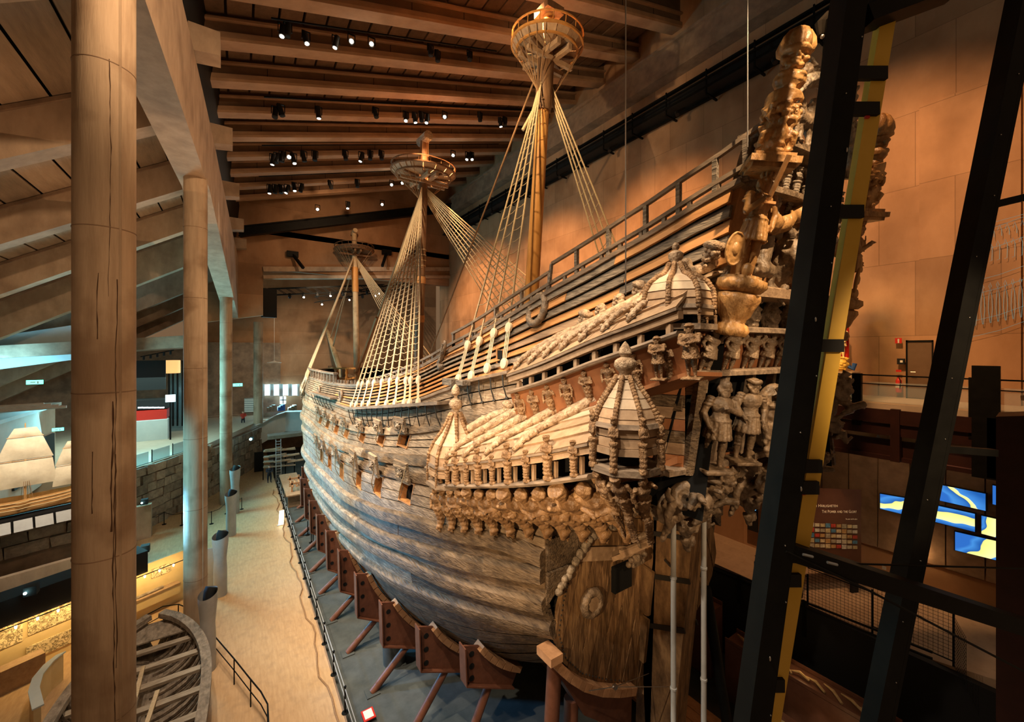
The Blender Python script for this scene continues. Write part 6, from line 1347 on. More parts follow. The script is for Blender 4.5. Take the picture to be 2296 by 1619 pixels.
p = atY(386, 823, 54); m = MB(); m.lathe([(.7, 0), (.7, 1.3)], p + V3((0, -.4, -.6)), n=16); m.build('lamp_drum', 'amber_drum', t, smooth=True)
s = boxpx('monitor', 371, 885, 393, 902, 49, .15, 'screen_white'); tag(s, 'small glowing monitor on a post beside the lift', 'monitor'); p = atY(382, 902, 49.1); m = MB(); m.bar(p, V3((p.x, p.y, 4.65)), .12, .12, (0, 1, 0)); m.build('post', 'black_steel', s)
for px, py, Y, lb in ((345, 795, 46, 'black track of spotlights under the mezzanine soffit, nearer'), (330, 772, 44.5, 'black track of spotlights high under the mezzanine soffit')):
    a = atY(px - 30, py + 5, Y); b = atY(px + 45, py - 10, Y); m = MB(); m.bar(a, b, .06, .08); tr = m.build('light_track', 'black_steel'); tag(tr, lb, 'light track')
    for i in range(5): c = a.lerp(b, .1 + .2 * i); m = MB(); m.tube([c, c + V3((0, -.1, -.32))], .08, 8); m.build('lamp', 'black', tr)
for px, X0 in ((560, 0), (545, 0)): pass
lv = boxpx('louvre_cabinet', 548, 893, 572, 925, 56, 1, 'tube_grey'); tag(lv, 'pale louvred cabinet on the far balcony', 'cabinet')
for i in range(6): a = atY(548, 897 + i * 5, 55.95); b = atY(572, 897 + i * 5, 55.95); m = MB(); m.bar(a, b, .05, .12); m.build('slat', 'white', lv)
# --- far curved balcony parapet
P = [atD(x, y, d) for x, y, d in ((500, 985, 44), (530, 972, 45.5), (560, 962, 47), (590, 948, 48.5), (618, 932, 50), (640, 925, 51), (690, 924, 51))]
m = MB(); m.slab([[p + V3((0, 0, -2.4)), p] for p in P], (.05, .3, 0)); m.slab([[p + V3((0, -.3, 0)), p + V3((.3, .9, 0))] for p in P], (0, 0, .1)); tag(m.build('balcony_parapet', 'teal_wall'), 'pale curved balcony parapet at the far end', 'parapet')
m = MB(); m.prism([p + V3((0, .3, -1.4)) for p in P] + [V3((12, 64, 4.0)), V3((-2, 64, 4.0))], (0, 0, .2)); o = m.build('floor_balcony', 'mezz_floor'); o['kind'] = 'structure'
for i in range(4):
    w_ = boxpx('window_%d' % (i + 1), 592 + i * 20.5, 862, 607 + i * 20.5, 887, 63.1, .2, 'window_light'); w_['kind'] = 'structure'
    for x in (591 + i * 20.5, 607.5 + i * 20.5): a = atY(x, 888, 63.0); b = atY(x, 861, 63.0); m = MB(); m.bar(a, b, .25, .25, (0, 1, 0)); m.build('mullion', 'teal_wall', w_)
w_ = boxpx('window_5', 628, 889, 641, 906, 63.1, .2, 'window_light'); w_['kind'] = 'structure'; a = atY(634.5, 906, 62.95); b = atY(634.5, 889, 62.95); m = MB(); m.bar(a, b, .12, .1, (0, 1, 0)); a = atY(628, 897, 62.95); b = atY(641, 897, 62.95); m.bar(a, b, .1, .12); m.build('glazing_bar', 'black_steel', w_)
for x0, x1, y0, y1, mt, lb in ((598, 618, 905, 922, 'stone', 'brown crates stacked on the far balcony floor, leftmost'), (622, 638, 903, 921, 'flag_blue', 'small blue boxes on the far balcony floor'), (645, 664, 905, 922, 'hull_dark', 'dark tarpaulin bundle on the far balcony floor')):
    a = atY(x0, y1, 61); b = atY(x1, y0, 61); m = MB(); cx = (a.x + b.x) / 2; w = b.x - a.x; z0 = a.z; h = b.z - a.z
    for j in range(3): m.box((cx + (j - 1) * w * .3, 61, z0 + h * (.25 + .08 * j)), (w * .32, .8, h * (.5 + .16 * j)), .1 * j)
    tag(m.build('crate_stack', mt), lb, 'crates')
p = atY(615, 813, 58); m = MB(); m.lathe([(.05, .25), (.1, .2), (.8, 0), (.78, -.03)], p, n=20); m.tube([p + V3((0, 0, .2)), p + V3((0, 0, 8))], .02, 5); tag(m.build('pendant_lamp', 'white', smooth=True), 'white pendant lamp hanging in the far bay', 'lamp')
# under the balcony: shelf rack, ladder, dark door
e = empty('shelf_rack', atZ(625, 1062, 0), 'tall shelf rack of timber at the far end of the floor', 'rack')
Yr = 47.5
for y in (1012, 1025, 1036, 1047): a = atY(590, y, Yr); b = atY(662, y - 6, Yr); m = MB(); m.bar(a, b, .7, .08); m.build('shelf', 'tan_plank', e)
for x in (590, 615, 640, 660): a = atY(x, 1060, Yr); b = atY(x, 1005, Yr); m = MB(); m.bar(V3((a.x, a.y, 0)), b, .08, .08, (0, 1, 0)); m.build('upright', 'black_steel', e)
for i in range(6): a = atY(594 + i * 10, 1010 + (i % 3) * 13, Yr - .3); m = MB(); m.bar(a, a + V3((1.5, 0, .05)), .2, .16); m.build('timber', 'tan_plank', e)
e = empty('ladder', V3((atY(624, 1045, 46.8).x, 46.8, 0)), 'aluminium ladder leaning on the shelf rack', 'ladder')
for dx in (-.22, .22): p = atY(624, 985, 47); m = MB(); m.bar(V3((p.x + dx, 46.6, 0)), V3((p.x + dx, 47, p.z)), .05, .08); m.build('stile', 'tube_grey', e)
for i in range(14): m = MB(); z = .3 + i * .27; m.bar((p.x - .22, 46.62 + i * .02, z), (p.x + .22, 46.62 + i * .02, z), .03, .03); m.build('rung', 'tube_grey', e)
m = MB(); a = atY(600, 980, 50); b = atY(700, 968, 50); m.bar(a, b, 1.5, .35); lb_ = m.build('beam_shelf', 'concrete_dark'); tag(lb_, 'dark concrete ledge below the far balcony', 'ledge')
d_ = boxpx('door_2', 570, 1013, 590, 1062, 51, .2, 'black'); d_['kind'] = 'structure'
m = MB(); m.box((5, 62.5, 2.2), (18, .3, 5)); o = m.build('wall_undercroft', 'concrete_dark'); o['kind'] = 'structure'
# --- display tables with a wooden windlass, light panel, sign
a = atZ(632, 1095, 0); e = empty('display_table', (4.2, 42, -.35), 'long pinkish display table beside the bow of the ship', 'table'); 
m = MB(); m.box((4.2, 42, .75), (1.5, 7, .1)); m.build('table_top', 'tan_plank', e)
for y in (39, 42, 45): m = MB(); m.box((4.2, y, .18), (1.2, .2, 1.04)); m.build('trestle', 'tan_plank', e)
e = empty('windlass_model', (4.3, 40.2, .8), 'small wooden windlass model on the display table', 'model')
for y in (39.4, 41.0):
    for x in (3.95, 4.65): m = MB(); m.bar((x, y, .8), (x, y, 1.75), .12, .12, (0, 1, 0)); m.build('post', 'wedge_wood', e)
    m = MB(); m.bar((3.75, y, 1.5), (4.85, y, 1.5), .12, .14); m.build('beam', 'wedge_wood', e)
for x in (4.0, 4.3, 4.6): m = MB(); m.tube([(x, 39.2, 1.3), (x, 41.2, 1.3)], .08, 8); m.build('roller', 'wedge_wood', e, smooth=True)
p = atZ(630, 1177, 0); m = MB(); m.hexa([p + V3((-.16, -.06, 0)), p + V3((.16, -.06, 0)), p + V3((.16, .06, 0)), p + V3((-.16, .06, 0)), p + V3((-.10, -.04, 1.05)), p + V3((.2, -.04, 1.05)), p + V3((.2, .04, 1.05)), p + V3((-.10, .04, 1.05))]); lp = m.build('floor_lantern', 'panel_light'); tag(lp, 'small glowing upright light panel on the walkway', 'lamp'); m = MB(); m.box(p + V3((.0, 0, .015)), (.5, .25, .03)); m.build('base', 'tube_grey', lp)
p = atZ(826, 1612, -.35); m = MB(); m.box(p + V3((0, 0, .16)), (.42, .5, .03)); sg = m.build('floor_sign', 'red'); tag(sg, 'small red framed sign lying by the dock rail', 'sign'); m = MB(); m.box(p + V3((0, 0, .18)), (.3, .38, .02)); m.build('sign_face', 'white', sg); m = MB(); m.box(p + V3((0, 0, .06)), (.1, .1, .16)); m.build('foot', 'black', sg)
for k, (x, y) in enumerate(((698, 1197), (690, 1180), (702, 1205))): p = atZ(x, y + 20, -.35); e = empty('stanchion', p, ['middle', 'farthest', 'nearest'][k] + ' of three spare black stanchions parked on the dock', 'post', 'spare stanchions on the dock'); m = MB(); m.lathe([(.15, 0), (.15, .03), (.03, .05), (.03, .95), (.05, 1.0)], p, n=10); m.build('post', 'black_steel', e, smooth=True)
p = atZ(845, 1500, -.35); m = MB(); m.lathe([(.45, 0), (.5, 1.1), (.5, 1.15), (.42, 1.15)], V3((5.6, 17.2, -.35)), n=20); tag(m.build('bin', 'dock', smooth=True), 'dark round bin behind the cradles under the hull', 'bin')
e = empty('rope_stands', atZ(370, 1178, 0), 'row of small posts with rope before the stone wall', 'rope barrier')
P = [atZ(x, y, 0) for x, y in ((335, 1188), (368, 1176), (408, 1178), (474, 1175), (508, 1152), (542, 1142))]
for p in P: m = MB(); m.lathe([(.14, 0), (.14, .03), (.025, .05), (.025, .95)], p, n=8); m.build('post', 'black_steel', e)
for a, b in zip(P, P[1:]): m = MB(); m.tube([a + V3((0, 0, .9)), a.lerp(b, .5) + V3((0, 0, .75)), b + V3((0, 0, .9))], .02, 5); m.build('rope', 'black', e)
for x, y, d, lb in ((318, 1128, 27, 'small round lamp glowing teal behind the near column'), (318, 1235, 21, 'black box spotlight glowing beside the near column'), (56, 1331, 15.55, 'round lamp glowing on the black canopy at left'), (562, 985, 41, 'tiny teal lamp on the far stone wall'), (1548, 1310, 12.8, 'starry white lamp glowing behind the rudder')):
    p = atD(x, y, d); m = MB(); m.ball(p, .05 if d < 30 else .12, 10, 7); l = m.build('lamp', 'lamp_teal'); tag(l, lb, 'lamp'); m = MB(); m.box(p + V3((.1, .25, 0)), (.35, .35, .35)); m.build('housing', 'black', l)
p = atZ(322, 1205, 0); m = MB(); quad(m, p, V3((1, .3, 0)).normalized(), .9, 2.3, .4, V3((0, -1, 0))); tag(m.build('concrete_block', 'concrete'), 'plain concrete block standing right of the near column', 'block')
p = atZ(469, 1320, 0); m = MB(); quad(m, p, V3((1, 0, 0)), .5, 2.2, .06, V3((0, -1, 0))); tag(m.build('information_stele', 'tube_grey'), 'thin grey panel standing behind the second vent tube', 'panel')
# --- visitors
def person(loc, face, jacket, trousers, lb, h=1.72, pose=0):
    m = man(((.05, .17, .66), (.12, .06, .62)) if pose else ((0, .18, .64), (.04, .16, .5)), ((.05, -.17, .66), (.12, -.06, .62)) if pose else ((0, -.18, .64), (.04, -.16, .5)), None, False, .06, False)
    me = remesh(m, 'person', .02, 0); me.materials.clear()
    for c in (trousers, jacket, (.55, .36, .26), (.07, .05, .04)):
        nm = 'cloth_%d' % int(sum(c) * 1e4)
        if nm not in MATS: mat(nm, c, rough=.8)
        me.materials.append(MATS[nm])
    for p in me.polygons: z = p.center.z; p.material_index = 0 if z < .5 else 1 if z < .845 and not (.44 < z < .52 and abs(p.center.y) > .13) else 3 if (z > .95 or p.center.x < -.01) else 2
    o = inst('person', me, None, frz(loc, (0, 0, 1), face) @ Matrix.Scale(h, 4)); tag(o, lb, 'person')
person(atZ(604, 1082, 0), (.3, -1, 0), (.03, .035, .05), (.02, .025, .04), 'person in dark clothes standing on the far walkway', 1.72, 1)
q = P = atD(545, 958, 46.5); person(V3((q.x, q.y, 4.3)), (.5, -1, 0), (.5, .06, .04), (.03, .03, .04), 'person in a red top at the curved balcony', 1.72, 1)
q = atD(572, 955, 48.5); person(V3((q.x, q.y, 4.5)), (1, -.3, 0), (.02, .02, .025), (.03, .03, .04), 'person in black leaning on the curved balcony', 1.7, 1)

# ================================================================== RIGHT SIDE
# platform with red steel edge, railing and door
m = MB(); m.box((21.65, 3.2, 10.85), (3.5, 12, .3)); pf = m.build('floor_platform', 'mezz_floor'); pf['kind'] = 'structure'
e = empty('platform_girder', (19.9, 3.2, 9.0), 'dark red steel girders carrying the upper platform', 'girder')
for z, h, x in ((10.55, .5, 19.86), (10.05, .4, 19.95), (9.3, .7, 20.2)): m = MB(); m.box((x, 3.2, z), (.16, 12, h)); m.build('girder', 'dark_red', e)
for Y in (2.0, 4.3, 6.6): m = MB(); m.box((19.85, Y, 9.9), (.3, .25, 1.9)); m.build('stiffener', 'dark_red', e)
m = MB(); m.box((21.4, 3.2, 9.0), (2.9, 12, .15)); m.build('soffit', 'dark_red', e)
e = empty('platform_railing', (19.95, 3, 11), 'black railing with glass along the platform edge', 'railing')
for px, w in ((1922, .28), (2190, .34)):
    p = atX(px, 900, 19.95); m = MB(); m.box((19.95, p.y, 11.1), (.2, w, 2.0)); m.build('post', 'black_steel', e)
for z, t in ((12.05, .05), (11.72, .035)): m = MB(); m.bar((19.95, 1.0, z), (19.95, 8.8, z), t, t); m.build('rail', 'black_steel', e)
m = MB(); m.box((19.97, 4.5, 11.42), (.03, 7.5, .75)); m.build('pane', 'glass', e)
def onw(px, py, off=.1): return atX(px, py, XR - off)
def wbox(name, x0, y0, x1, y1, mt, off=.12, th=.12, parent=None):
    a = onw(x0, y1, off); b = onw(x1, y0, off); zz = (onw((x0 + x1) / 2, y1, off).z, onw((x0 + x1) / 2, y0, off).z); m = MB(); m.box((XR - off, (a.y + b.y) / 2, sum(zz) / 2), (th, abs(a.y - b.y), zz[1] - zz[0])); return m.build(name, mt, parent)
d = wbox('door_1', 2034, 766, 2092, 893, 'dark_door', .2, .1) if mat('dark_door', (.12, .075, .045), (.15, .095, .06), 2, (1, 1, 1), .4, .02) else 0; d['kind'] = 'structure'
for x0, x1 in ((2032, 2036), (2090, 2093)): wbox('door_frame', x0, 763, x1, 893, 'black_steel', .2, .16, d)
wbox('door_frame', 2032, 763, 2093, 767, 'black_steel', .2, .16, d); p = onw(2043, 834, .4); m = MB(); m.tube([p, p + V3((-.06, 0, 0)), p + V3((-.06, -.14, 0))], .015, 6); m.build('handle', 'steel', d)
s = wbox('fire_sign', 2007, 758, 2022, 770, 'red', .2, .03); tag(s, 'small red fire extinguisher sign high on the right wall', 'sign'); wbox('pictogram', 2013, 760, 2016, 769, 'white', .22, .02, s); wbox('pictogram', 2012, 762, 2017, 763, 'white', .22, .02, s)
s = wbox('alarm_box', 2012, 804, 2029, 817, 'black', .2, .12); tag(s, 'square black alarm box on the wall beside the door', 'alarm box'); wbox('button', 2018, 808, 2024, 813, 'white', .27, .02, s)
s = wbox('fire_notice', 2009, 829, 2021, 834, 'red', .2, .03); tag(s, 'tiny red notice above the fire extinguisher', 'sign')
p = onw(2015, 880, .3); e = empty('fire_extinguisher', p, 'red fire extinguisher hanging on the wall beside the door', 'extinguisher'); m = MB(); m.lathe([(.08, 0), (.1, .03), (.1, .5), (.06, .58), (.03, .6), (.03, .66)], p, n=16); m.build('cylinder', 'red', e, smooth=True); m = MB(); m.tube([p + V3((0, 0, .64)), p + V3((-.1, -.08, .5)), p + V3((-.12, -.06, .15))], .02, 6); m.box(p + V3((0, 0, .68)), (.1, .04, .05)); m.build('hose', 'black', e); m = MB(); m.lathe([(.102, .2), (.102, .36)], p, n=16); m.build('label', 'white', e)
# painted sculpture on its stand
mat('paint_red', (.5, .03, .02), rough=.35); mat('paint_cream', (.75, .58, .30), rough=.4); mat('paint_gold', (.7, .45, .08), rough=.3)
p = atX(1885, 832, 22.3); e = empty('painted_figure', p, 'brightly painted wooden figure standing on a lion mask', 'sculpture'); m = man(((.05, .17, .64), (.1, .1, .52)), ((0, -.18, .64), (.05, -.15, .5)), None, True, .05, False); me = remesh(m, 'figure', .012, .003, 20, 'paint_cream'); place('figure', me, e, p + V3((0, 0, .58)), (-1, -.4, 0), (0, 0, 1), 1.45)
place('lion_mask', F_MASK, e, p, (-1, -.4, 0), (0, 0, 1), .62, 1.2, 1, 'paint_gold'); m = MB(); m.slab([[p + V3((.15, -.25 + .5 * u, .6 + .3 * v * 4.6)) + V3((.1 * math.sin(u * 9), 0, 0)) for v in np.linspace(0, 1, 5)] for u in np.linspace(0, 1, 7)], (.03, 0, 0)); m.build('mantle', 'paint_red', e, smooth=True); m = MB(); m.ball(p + V3((.02, 0, 1.96)), (.2, .2, .12), 12, 8); m.build('headdress', 'paint_red', e, smooth=True); m = MB(); m.tube([p + V3((0, -.3, .2)), p + V3((-.05, -.45, .1)), p + V3((0, -.5, .35))], .09, 8); m.build('scroll', 'flag_blue', e, smooth=True)
q = MB(); q.box((p.x, p.y, (p.z + 11) / 2), (1.0, 1.1, p.z - 11 - .02)); tag(q.build('sculpture_stand', 'concrete'), 'squat grey stand under the painted figure', 'stand')
p = atX(1885, 884, 20.6); q = MB(); q.box((20.7, p.y, 11.3), (.6, 1.1, .58)); st_ = q.build('green_case', 'glass_blue'); tag(st_, 'dark green glass case on the platform floor', 'case'); q = MB(); q.box((20.7, p.y, 11.02), (.62, 1.12, .04)); q.build('base', 'black', st_)
point('sculpture_lamp', V3((21.2, 7.3, 13.6)), 60, (1, .62, .2), .1)
# blue outlines of a stern projected on the wall
mat('dummy', (0, 0, 0)); emat('projection_blue', (.16, .36, .44), .16)
m = MB()
def pl(pts, r=.006): m.tube([onw(x, y, .33) for x, y in pts], r, 4, caps=False)
for y in (500, 545, 610, 640, 700, 735): pl([(2185 + (y - 500) * -.05, y + 22), (2240, y + 6), (2296, y - 14)])
for k in range(7):
    x = 2186 + k * 17; y = 660 + k * -3; pl([(x, y + 70), (x - 4, y + 40), (x - 3, y + 10), (x, y - 8), (x + 4, y + 10), (x + 5, y + 40), (x + 2, y + 70)]); pl([(x - 3, y - 12), (x, y - 20), (x + 3, y - 12), (x, y - 6), (x - 3, y - 12)])
    pl([(x - 3, 560 - k * 3), (x, 548 - k * 3), (x + 5, 560 - k * 3), (x + 4, 590 - k * 3), (x - 2, 592 - k * 3)]); pl([(x, 525 - k * 3), (x + 4, 512 - k * 3), (x + 9, 525 - k * 3), (x + 9, 538 - k * 3)])
pl([(2190, 530), (2230, 498), (2296, 480)]); tag(m.build('wall_projection', 'projection_blue'), 'faint blue outline of a carved stern projected on the wall', 'projection')
# text board
def rzb(Y): return 3.5 - .18 * (Y - 2) if Y < 9 else 2.24
def textmesh(s, size, parent, origin, ux, uz, mt, name='lettering', align='LEFT'):
    c = bpy.data.curves.new('t', 'FONT'); c.body = s; c.size = size; c.align_x = align; c.extrude = .004; o = bpy.data.objects.new('t', c); COL.objects.link(o)
    dg = bpy.context.evaluated_depsgraph_get(); me = bpy.data.meshes.new_from_object(o.evaluated_get(dg)); bpy.data.objects.remove(o); bpy.data.curves.remove(c); me.name = name; me.materials.clear(); me.materials.append(MATS[mt])
    x = V3(ux).normalized(); y = V3(uz).normalized(); z = x.cross(y); M = Matrix(((x.x, y.x, z.x, origin[0]), (x.y, y.y, z.y, origin[1]), (x.z, y.z, z.z, origin[2]), (0, 0, 0, 1))); return inst(name, me, parent, M)
mat('poster_brown', (.075, .03, .018), (.10, .042, .026), 1.2, (1, 1, 1), .5, 0); mat('letter', (.85, .78, .65), rough=.6); spot('board_lamp', (18.2, 4.4, 8.6), (20.5, 6.0, 5.6), 130, (1, .7, .42), 50, .8, .05)
DB = 17.0; R3 = V3(RV); F3 = V3(FV)
def bp_(x, y, d=0): return atD(x, y, DB + d)
m = MB(); m.hexa([bp_(1776, 1252, .12), bp_(1931, 1262, .12), bp_(1931, 1262, 0), bp_(1776, 1252, 0), bp_(1780, 1092, .12), bp_(1931, 1098, .12), bp_(1931, 1098, 0), bp_(1780, 1092, 0)]); po = m.build('text_board', 'poster_brown'); tag(po, 'tall brown text board with lettering and a grid of small pictures', 'text board')
for x in (1790, 1915): p = bp_(x, 1250, .06); m = MB(); m.bar(p, V3((p.x, p.y, rzb(p.y))), .3, .1, F3); m.build('leg', 'black', po)
for s_, x0, x1, y in (('Makten och Härligheten', 1787, 1881, 1137), ('The Power and the Glory', 1843, 1923, 1150), ('Makten och härligheten', 1796, 1822, 1157), ('The power and the glory', 1896, 1923, 1165)):
    p = bp_(x0, y, -.02); wid = (bp_(x1, y) - bp_(x0, y)).length; big = y < 1155; parts = []; adv = 0
    for wd in s_.split(' '):
        if big:
            for ch, sz in ((wd[0].upper(), 1.0 if wd[0].isupper() else .78), (wd[1:].upper(), .78)):
                o_ = textmesh(ch, sz * .17, po, p + R3 * adv, R3, (0, 0, 1), 'letter'); parts.append((o_, adv)); adv += max(v.co.x for v in o_.data.vertices) + .014
            adv += .05
        else: o_ = textmesh(wd, .06, po, p + R3 * adv, R3, (0, 0, 1), 'letter'); parts.append((o_, adv)); adv += max(v.co.x for v in o_.data.vertices) + .03
    k = wid / adv
    for o_, av in parts: o_.matrix_basis = Matrix.Translation(-wloc(po) + p + R3 * av * k) @ o_.matrix_basis.to_3x3().to_4x4() @ Matrix.Diagonal((k, 1, 1, 1))
cols = [(.5, .06, .04), (.62, .5, .3), (.55, .45, .25), (.6, .56, .48), (.5, .3, .12), (.1, .25, .4), (.62, .55, .4), (.4, .35, .25)]
for i, c in enumerate(cols): mat('thumb%d' % i, c, tuple(min(1, v * .5) for v in c), 9, (1, 1, 1), .6, 0)
for r in range(5):
    for k in range(10):
        p = bp_(1808 + k * 12.1, 1176 + r * 11.6 + k * .55, -.02); m = MB(); m.box(p, (.19, .02, .13 + .04 * (k % 3 == 1)), -TH); m.build('picture', 'thumb%d' % ((k * 3 + r * 5 + k // 3) % 8), po)
# video screens
def flagmat(nm, ang, off, w):
    m = bpy.data.materials.new(nm); m.use_nodes = True; MATS[nm] = m; N = m.node_tree.nodes; Lk = m.node_tree.links; b = N['Principled BSDF']; b.inputs['Base Color'].default_value = (.02, .02, .02, 1)
    tc = N.new('ShaderNodeTexCoord'); sp = N.new('ShaderNodeSeparateXYZ'); Lk.new(tc.outputs['Generated'], sp.inputs[0]); nz = N.new('ShaderNodeTexNoise'); nz.inputs['Scale'].default_value = 1.6; nz.inputs['Detail'].default_value = 1; Lk.new(tc.outputs['Generated'], nz.inputs[0])
    def mul(x, k, add):
        q = N.new('ShaderNodeMath'); q.operation = 'MULTIPLY_ADD'; Lk.new(x, q.inputs[0]); q.inputs[1].default_value = k
        if isinstance(add, (int, float)): q.inputs[2].default_value = add
        else: Lk.new(add, q.inputs[2])
        return q.outputs[0]
    v = mul(nz.outputs[0], .5, mul(sp.outputs['Y'], math.cos(ang), mul(sp.outputs['Z'], math.sin(ang), off - .25)))
    r = N.new('ShaderNodeValToRGB'); e = r.color_ramp.elements; e[0].position = 0; e[0].color = (.01, .10, .38, 1); e[1].position = 1; e[1].color = (.02, .13, .48, 1)
    for pos, c in ((.5 - w - .01, (.05, .24, .65, 1)), (.5 - w, (.95, .9, .40, 1)), (.5 + w, (.80, .76, .22, 1)), (.5 + w + .01, (.01, .09, .36, 1)), (.9, (.05, .24, .62, 1))): x = e.new(max(.001, min(.999, pos))); x.color = c
    Lk.new(v, r.inputs[0]); Lk.new(r.outputs[0], b.inputs['Emission Color']); b.inputs['Emission Strength'].default_value = 1.0
def screen(q, nm, lb, ang, off, w):
    flagmat(nm, ang, off, w); P = [onw(x, y, .38) for x, y in q]; c = sum(P, V3()) / 4; m = MB(); m.prism([c + (p - c) * 1.06 + V3((-.02, 0, 0)) for p in P], (.12, 0, 0)); o = m.build('video_screen', 'black'); tag(o, lb, 'screen', 'video screens on the wall'); m = MB(); m.prism([p + V3((-.04, 0, 0)) for p in P], (.015, 0, 0)); m.build('display', nm, o)
screen([(1974, 1107), (2050, 1120), (2042, 1157), (1974, 1140)], 'flag1', 'leftmost video screen with a dark shape and yellow flag', 1.2, -0.1, 0.16); screen([(2108, 1087), (2210, 1107), (2210, 1145), (2108, 1122)], 'flag2', 'upper video screen showing mostly blue cloth', -0.5, 0.35, 0.07)
screen([(2086, 1130), (2186, 1152), (2186, 1192), (2086, 1167)], 'flag3', 'middle video screen with a yellow band above blue', 1.57, 0.0, 0.2); screen([(2142, 1192), (2252, 1217), (2252, 1260), (2142, 1233)], 'flag4', 'lowest video screen with a broad yellow diagonal', 0.5, 0.05, 0.22)
screen([(2201, 1156), (2262, 1170), (2262, 1212), (2201, 1196)], 'flag5', 'right video screen, half yellow and half blue', 0.3, -0.25, 0.26); screen([(2226, 1088), (2270, 1097), (2270, 1140), (2226, 1130)], 'flag6', 'uppermost right video screen with a white fold', 0.3, 0.2, 0.2)
emat('blue_text', (.15, .5, .9), 1.2); s = wbox('blue_display', 1682, 1098, 1694, 1143, 'blue_text', .6, .06); tag(s, 'narrow blue glowing display beyond the stern', 'screen'); wbox('frame', 1677, 1090, 1699, 1190, 'black', .5, .1, s)
# wall wash lamp and socket
s = wbox('wall_lamp', 2059, 1232, 2065, 1242, 'black', .35, .12); tag(s, 'small black wall washer lamp under the screens', 'lamp'); point('wall_washer', onw(2061, 1240, .6), 14, (1, .6, .25), .05)
s = wbox('socket_plate', 1978, 1270, 1987, 1277, 'tube_grey', .3, .03); tag(s, 'pale socket plate low on the right wall', 'socket')
# wainscot of tall boards under the platform
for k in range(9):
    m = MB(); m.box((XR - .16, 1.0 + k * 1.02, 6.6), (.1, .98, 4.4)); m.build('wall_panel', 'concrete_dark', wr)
# spots hanging under the platform
for px, py, lb in ((1863, 973, 'chrome spotlight hanging under the platform, left one'), (1969, 987, 'chrome spotlight hanging under the platform, right one')):
    p = atX(px, py, 20.6); e = empty('ceiling_spot', p, lb, 'spotlight'); m = MB(); m.tube([p + V3((0, 0, .2)), p, p + V3((.08, .1, -.14))], [.03, .09, .1], 10); m.build('housing', 'grey_metal', e, smooth=True); m = MB(); m.ball(p + V3((.09, .12, -.16)), .06, 8, 6); m.build('lens', 'lamp_white', e)
point('platform_lamp', V3((20.9, 5, 8.2)), 25, (1, .62, .3), .1)
# ramp floor, mesh fence, dark boundary walls
def rz(Y): return 3.5 - .18 * (Y - 2) if Y < 9 else 2.24
m = MB(); m.slab([[V3((18.0, Y, rz(Y))), V3((23.4, Y, rz(Y)))] for Y in (-3, 0, 2, 5, 9, 20, 40)], (0, 0, -.3)); o = m.build('floor_ramp', 'ramp_floor') if mat('ramp_floor', (.34, .24, .16), (.42, .30, .20), 2, (1, 1, 1), .6, .08, .01, spots=(4, (.26, .18, .12), .5)) else 0; o['kind'] = 'structure'
e = empty('mesh_fence', (18.0, 5, rz(5)), 'black wire mesh fence along the edge of the ramp', 'fence')
FY = [2.6, 4.5, 6.4, 8.3]
for a, b in zip(FY, FY[1:]):
    m = MB(); z0 = max(rz(a), rz(b)) + .15; z1 = z0 + 1.5
    for y in np.arange(a, b, .11): m.bar((18.0, y, z0), (18.0, y, z1), .008, .008, (0, 1, 0))
    for z in np.arange(z0, z1, .11): m.bar((18.0, a, z), (18.0, b, z), .008, .008)
    o = m.build('wire_mesh', 'black_steel', e); o['kind'] = 'stuff'
    m = MB()
    for z in (z0, z1): m.bar((18.0, a, z), (18.0, b, z), .03, .03)
    m.build('frame', 'black_steel', e)
for y in FY: m = MB(); m.bar((18.0, y, rz(y)), (18.0, y, rz(y) + 1.75), .05, .05, (0, 1, 0)); m.build('post', 'black_steel', e)
m = MB(); 
for z in np.arange(3.5, 5.0, .11): m.bar((18.0, 2.6, z), (16.9, 2.2, z), .008, .008)
for t in np.linspace(0, 1, 12): m.bar((18 - 1.1 * t, 2.6 - .4 * t, 3.4), (18 - 1.1 * t, 2.6 - .4 * t, 4.9), .008, .008, (0, 1, 0))
o = m.build('wire_mesh', 'black_steel', e); o['kind'] = 'stuff'
m = MB(); m.box((17.85, 12, 1.2), (.25, 24, 4.2)); tag(m.build('boundary_wall', 'black'), 'black boundary wall below the mesh fence', 'wall')
e = empty('bench_rail', (17.7, 12, 3.2), 'low dark rail along the inner edge of the ramp', 'railing'); 
for z in (3.5, 3.7): m = MB(); m.bar((17.7, 3, z), (17.7, 22, z - 1.1), .06, .06); m.build('rail', 'black_steel', e)
for y in np.arange(4, 22, 2.4): m = MB(); m.bar((17.7, y, 2.2), (17.7, y, 3.75 - (y - 3) * .058), .08, .12, (0, 1, 0)); m.build('post', 'black_steel', e)
mat('case_wood', (.10, .04, .022), (.14, .06, .034), 3, (1, 1, 1), .5, .05); mat('bone', (.30, .20, .085), (.42, .29, .14), 8, (1, 1, 1), .7, .3)
